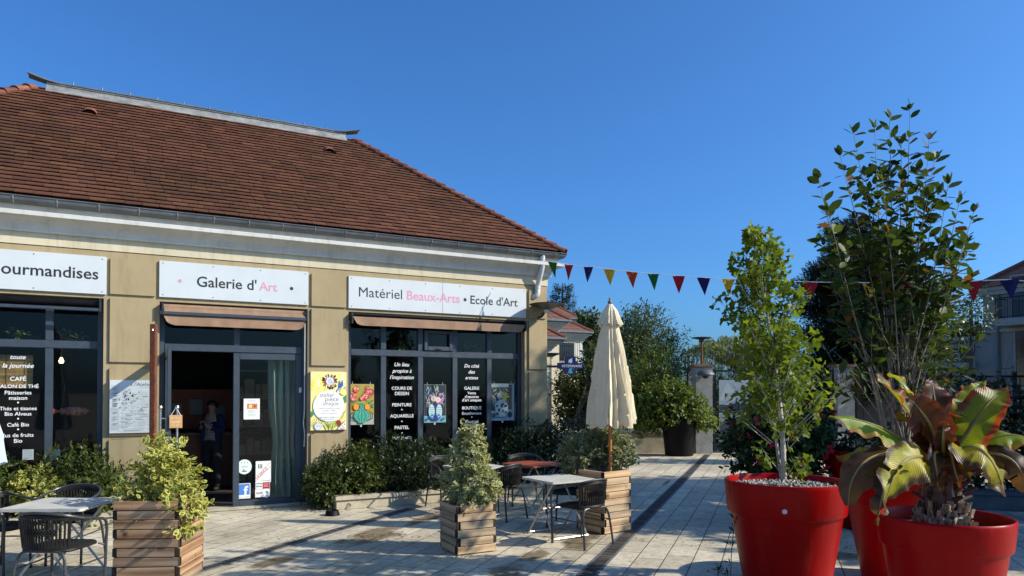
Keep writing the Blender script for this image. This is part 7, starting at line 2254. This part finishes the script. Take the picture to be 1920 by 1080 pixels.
# ------------------------------------------------------------------ bunting
def bunting():
    Dp = lambda px: 1.0 / (1 / 12.35 + (px - 1010) / (1893 - 1010) * (1 / 9.2 - 1 / 12.35))
    st = [(1008, 489), (1036, 491), (1067, 496), (1103, 500), (1142, 504.5), (1185, 509.5), (1225, 513), (1272, 517), (1319, 520.5), (1366, 523), (1415, 525), (1466, 527), (1520, 528.5), (1575, 529.5), (1632, 530), (1696, 529.5), (1761, 528.5), (1825, 526.5), (1893, 524), (1968, 520)]
    cols = ['green', 'red', 'blue', 'yellow', 'orange']
    CL = {'green': (.012, .16, .03), 'red': (.38, .012, .03), 'blue': (.010, .010, .10), 'yellow': (.60, .42, .025), 'orange': (.50, .075, .012)}
    P = [Vector(at(px, py, Dp(px))) for px, py in st]
    end = P[-1] + (P[-1] - P[-2]) * 3.0 + Vector((0, 0, .55))
    base = P[0]
    t = thing("bunting", "string of coloured pennants running from the shop corner over the plaza", "bunting", base)
    m = MB(); m.tube([p - base for p in smooth_path([P[0]] + P[1:] + [end], 3)], .006, 5); m.build("string", MT['white'], t)
    tdir = (P[10] - P[1]).normalized()
    rr = random.Random(6)
    # the photo's order
    order = ['green', 'red', 'blue', 'yellow', 'orange', 'green', 'red', 'blue', 'yellow', 'orange', 'green', 'red', 'blue', 'yellow', 'orange', 'green', 'red', 'blue', 'yellow']
    order[11:] = ['red', 'blue', 'yellow', 'orange', 'green', 'red', 'blue', 'yellow']
    mats = {k: mat_flag(k + ' pennant cloth', v) for k, v in CL.items()}
    for i, col in enumerate(order):
        p = P[i + 1]; d = (P[min(i + 2, len(P) - 1)] - P[i]).normalized()
        d.z *= .6
        hw, h = .26 * (P[min(i + 2, len(P) - 1)] - P[i]).length / (min(i + 2, len(P) - 1) - i), .275
        sw_ = Vector((-d.y, d.x, 0)) * rr.uniform(-.09, .09) + d * rr.uniform(-.035, .045)
        vs, fs = [], []
        n = 6
        for j in range(n + 1):
            f = j / n
            for s_ in (-1, -.33, .33, 1):
                q = p - base + d * (hw * s_ * (1 - f)) + Vector((0, 0, -.004 - h * f)) + sw_ * f + Vector((-d.y, d.x, 0)) * (.028 * math.sin(s_ * 2.2 + i * 1.7 + f * 2.5) * (1 - f))
                vs.append(q)
        for j in range(n):
            for s_ in range(3): fs.append((j * 4 + s_, j * 4 + s_ + 1, j * 4 + s_ + 5, j * 4 + s_ + 4))
        b_ = len(vs); off = Vector((-d.y, d.x, 0)).normalized() * .002
        vs += [v + off for v in vs]; fs += [tuple(reversed([q + b_ for q in f])) for f in fs]
        m = MB(); m.add(vs, fs); o = m.build("pennant", mats[col], t); o['label'] = col + " pennant"
def mat_flag(name, c):
    m, nt, b = new_mat(name)
    b.inputs['Base Color'].default_value = (*c, 1); b.inputs['Roughness'].default_value = .8
    co = coords(nt); bump(nt, b, noise(nt, co, 60, 2), .3, .002)
    tr = nt.nodes.new("ShaderNodeBsdfTranslucent"); tr.inputs[0].default_value = (*c, 1)
    mx = nt.nodes.new("ShaderNodeMixShader"); mx.inputs[0].default_value = .35
    nt.links.new(b.outputs[0], mx.inputs[1]); nt.links.new(tr.outputs[0], mx.inputs[2]); nt.links.new(mx.outputs[0], nt.nodes["Material Output"].inputs[0])
    return m
bunting()
# ------------------------------------------------------------------ the person in the doorway
def skin_mesh(name, verts, edges, radii, mat, parent, root=0, sub=2):
    me = bpy.data.meshes.new(name); me.from_pydata([tuple(v) for v in verts], edges, []); me.update()
    o = bpy.data.objects.new(name, me); COL.objects.link(o)
    md = o.modifiers.new("skin", 'SKIN'); md.use_smooth_shade = True
    for i, s_ in enumerate(me.skin_vertices[0].data):
        r = radii[i]; s_.radius = r if isinstance(r, tuple) else (r, r); s_.use_root = (i == root)
    o.modifiers.new("sub", 'SUBSURF').levels = sub; o.modifiers["sub"].render_levels = sub
    dg = bpy.context.evaluated_depsgraph_get()
    m2 = bpy.data.meshes.new_from_object(o.evaluated_get(dg))
    bpy.data.objects.remove(o); bpy.data.meshes.remove(me)
    m2.name = name; m2.materials.clear(); m2.materials.append(mat)
    m2.polygons.foreach_set('use_smooth', [True] * len(m2.polygons))
    ob = bpy.data.objects.new(name, m2); COL.objects.link(ob); ob.parent = parent
    return ob
MT['shoe'] = M('dark shoe leather', (.02, .018, .018), .5, .2)
def person():
    s_, _ = fac(398, 800, -2.3)
    t = thing("person", "person with dark hair in a blue jacket and striped top standing in the shop doorway", "person", floc(s_, -2.3, .02), ANG + R(-35))
    S = MT['skin'] = M('skin', (.42, .24, .16), .5, .08, 20, bmp=0)
    V, E, Rd = [], [], []
    def v(p, r, par=None):
        V.append(Vector(p)); Rd.append(r)
        if par is not None: E.append((par, len(V) - 1))
        return len(V) - 1
    # faces -y; height 1.58
    pel = v((0, 0, .84), (.15, .11)); wst = v((0, .0, 1.0), (.125, .095), pel); chs = v((0, .005, 1.18), (.145, .10), wst); nb = v((0, .012, 1.31), (.075, .065), chs); nk = v((0, .0, 1.37), (.046, .048), nb)
    jw = v((0, -.022, 1.415), (.052, .062), nk); fc = v((0, -.012, 1.47), (.070, .088), jw); cr = v((0, .0, 1.53), (.066, .082), fc); v((0, .004, 1.565), (.035, .045), cr)
    arms = {}
    for sx in (-1, 1):
        sh = v((sx * .155, .01, 1.285), .052, nb); el = v((sx * .215, -.03, 1.04), .040, sh); wr = v((sx * .07, -.235, 1.12), .026, el); pm = v((sx * .030, -.275, 1.165), (.036, .018), wr)
        arms[sx] = (sh, el, wr, pm)
        for k, (dx, L_) in enumerate(((-.024, .058), (-.008, .066), (.008, .062), (.023, .048))):
            a = v((sx * .030 + dx, -.290, 1.205 - abs(dx) * .3), .0095, pm); b_ = v((sx * .026 + dx * .9, -.312, 1.205 + L_ * .35), .0088, a); v((sx * .012 + dx * .8, -.325, 1.20 + L_ * .25), .0078, b_)
        th = v((sx * .030 - sx * .036, -.262, 1.180), .011, pm); v((sx * .030 - sx * .046, -.285, 1.215), .009, th)
    for sx in (-1, 1):
        hp_ = v((sx * .085, 0, .78), .090, pel); kn = v((sx * .095, -.012, .44), .056, hp_); an = v((sx * .10, .012, .085), .036, kn); hl = v((sx * .10, .0, .045), .036, an); v((sx * .115, -.13, .032), (.036, .026), hl)
    skin_mesh("body", V, E, Rd, S, t)
    def sub(name, pts, edges, rad, mat, sb=2): return skin_mesh(name, pts, edges, rad, mat, t, 0, sb)
    sub("trousers", [(0, 0, .95), (0, 0, .84), (.088, 0, .77), (.097, -.012, .44), (.101, .01, .10), (-.088, 0, .77), (-.097, -.012, .44), (-.101, .01, .10)], [(0, 1), (1, 2), (2, 3), (3, 4), (1, 5), (5, 6), (6, 7)], [(.14, .11), (.165, .125), .104, .072, .060, .104, .072, .060], M('dark trousers', (.02, .02, .026), .85, .2))
    sub("striped_top", [(0, .0, .90), (0, .0, 1.0), (0, .0, 1.18), (0, .012, 1.31)], [(0, 1), (1, 2), (2, 3)], [(.145, .122), (.135, .112), (.150, .115), (.085, .072)], mat_stripe())
    J = M('blue jacket', (.010, .018, .075), .85, .2, 12)
    P = [(0, .05, .80), (0, .045, 1.0), (0, .045, 1.18), (0, .035, 1.30)]
    Ed = [(0, 1), (1, 2), (2, 3)]; Rr = [(.185, .085), (.162, .085), (.172, .085), (.11, .06)]
    for sx in (-1, 1):
        b_ = len(P); P += [(sx * .155, .012, 1.285), (sx * .218, -.028, 1.035), (sx * .088, -.215, 1.108)]; Ed += [(3, b_), (b_, b_ + 1), (b_ + 1, b_ + 2)]; Rr += [.066, .056, .042]
        b_ = len(P); P += [(sx * .125, -.055, 1.18), (sx * .135, -.06, .98), (sx * .14, -.05, .80)]; Ed += [(2, b_), (b_, b_ + 1), (b_ + 1, b_ + 2)]; Rr += [(.045, .06), (.045, .06), (.045, .06)]
    sub("jacket", P, Ed, Rr, J)
    for sx in (-1, 1):
        sub('shoe', [(sx * .101, .035, .045), (sx * .103, -.02, .048), (sx * .112, -.09, .036), (sx * .116, -.145, .030)], [(0, 1), (1, 2), (2, 3)], [(.042, .044), (.046, .050), (.046, .036), (.038, .028)], MT['shoe'])
    m = MB(); hv = []
    for i in range(9):
        th = math.pi * i / 8 * .62
        for k in range(20):
            a = 2 * math.pi * k / 20; front = max(0, -math.sin(a))
            r = .083 * math.sin(th + .02) * 1.12; z = 1.485 + .098 * math.cos(th) + .05 * front * (i / 8)
            hv.append((r * math.cos(a), .012 + r * 1.18 * math.sin(a) * (1 - .05 * front), z))
    m.add(hv, [(i * 20 + k, i * 20 + (k + 1) % 20, (i + 1) * 20 + (k + 1) % 20, (i + 1) * 20 + k) for i in range(8) for k in range(20)])
    m.build("hair", M('dark hair', (.012, .009, .007), .5, .3, 40, bmp=.4), t, smooth=True)
    for sx in (-1, 1):
        m = MB(); m.lathe([(.001, -.008), (.007, -.004), (.008, 0), (.007, .004), (.001, .008)], 10, c=(sx * .030, -.092, 1.478)); m.build("eye", MT['ink'], t, smooth=True)
    m = MB(); m.tube([(-.022, -.080, 1.428), (0, -.086, 1.426), (.022, -.080, 1.428)], .005, 6); m.build("mouth", M('lip', (.30, .09, .07), .5, .1), t)
    m = MB(); m.tube([(0, -.094, 1.485), (0, -.108, 1.455), (0, -.096, 1.447)], [.006, .011, .007], 8); m.build("nose", S, t, smooth=True)
    t2 = thing("mobile_phone", "dark phone held in front of the chest by the person in the doorway", "phone", Vector(t.location) + Matrix.Rotation(ANG + R(-35), 3, 'Z') @ Vector((0, -.300, 1.20)), ANG + R(-35))
    m = MB(); m.bbox(-.036, .036, -.004, .004, -.05, .09, .003); m.build("case", MT['ink'], t2)
    m = MB(); m.box(-.032, .032, .0045, .0052, -.042, .084); m.build("screen", MT['dark_pane'], t2)
def mat_stripe():
    m, nt, b = new_mat("navy and white stripes")
    co = coords(nt); sp = nt.nodes.new("ShaderNodeSeparateXYZ"); nt.links.new(co, sp.inputs[0])
    k = nt.nodes.new("ShaderNodeMath"); k.operation = 'MULTIPLY'; k.inputs[1].default_value = 210; nt.links.new(sp.outputs[2], k.inputs[0])
    s_ = nt.nodes.new("ShaderNodeMath"); s_.operation = 'SINE'; nt.links.new(k.outputs[0], s_.inputs[0])
    nt.links.new(ramp(nt, s_.outputs[0], [(.45, (.42, .42, .40)), (.55, (.03, .04, .09))]), b.inputs['Base Color']); b.inputs['Roughness'].default_value = .9
    return m
person()
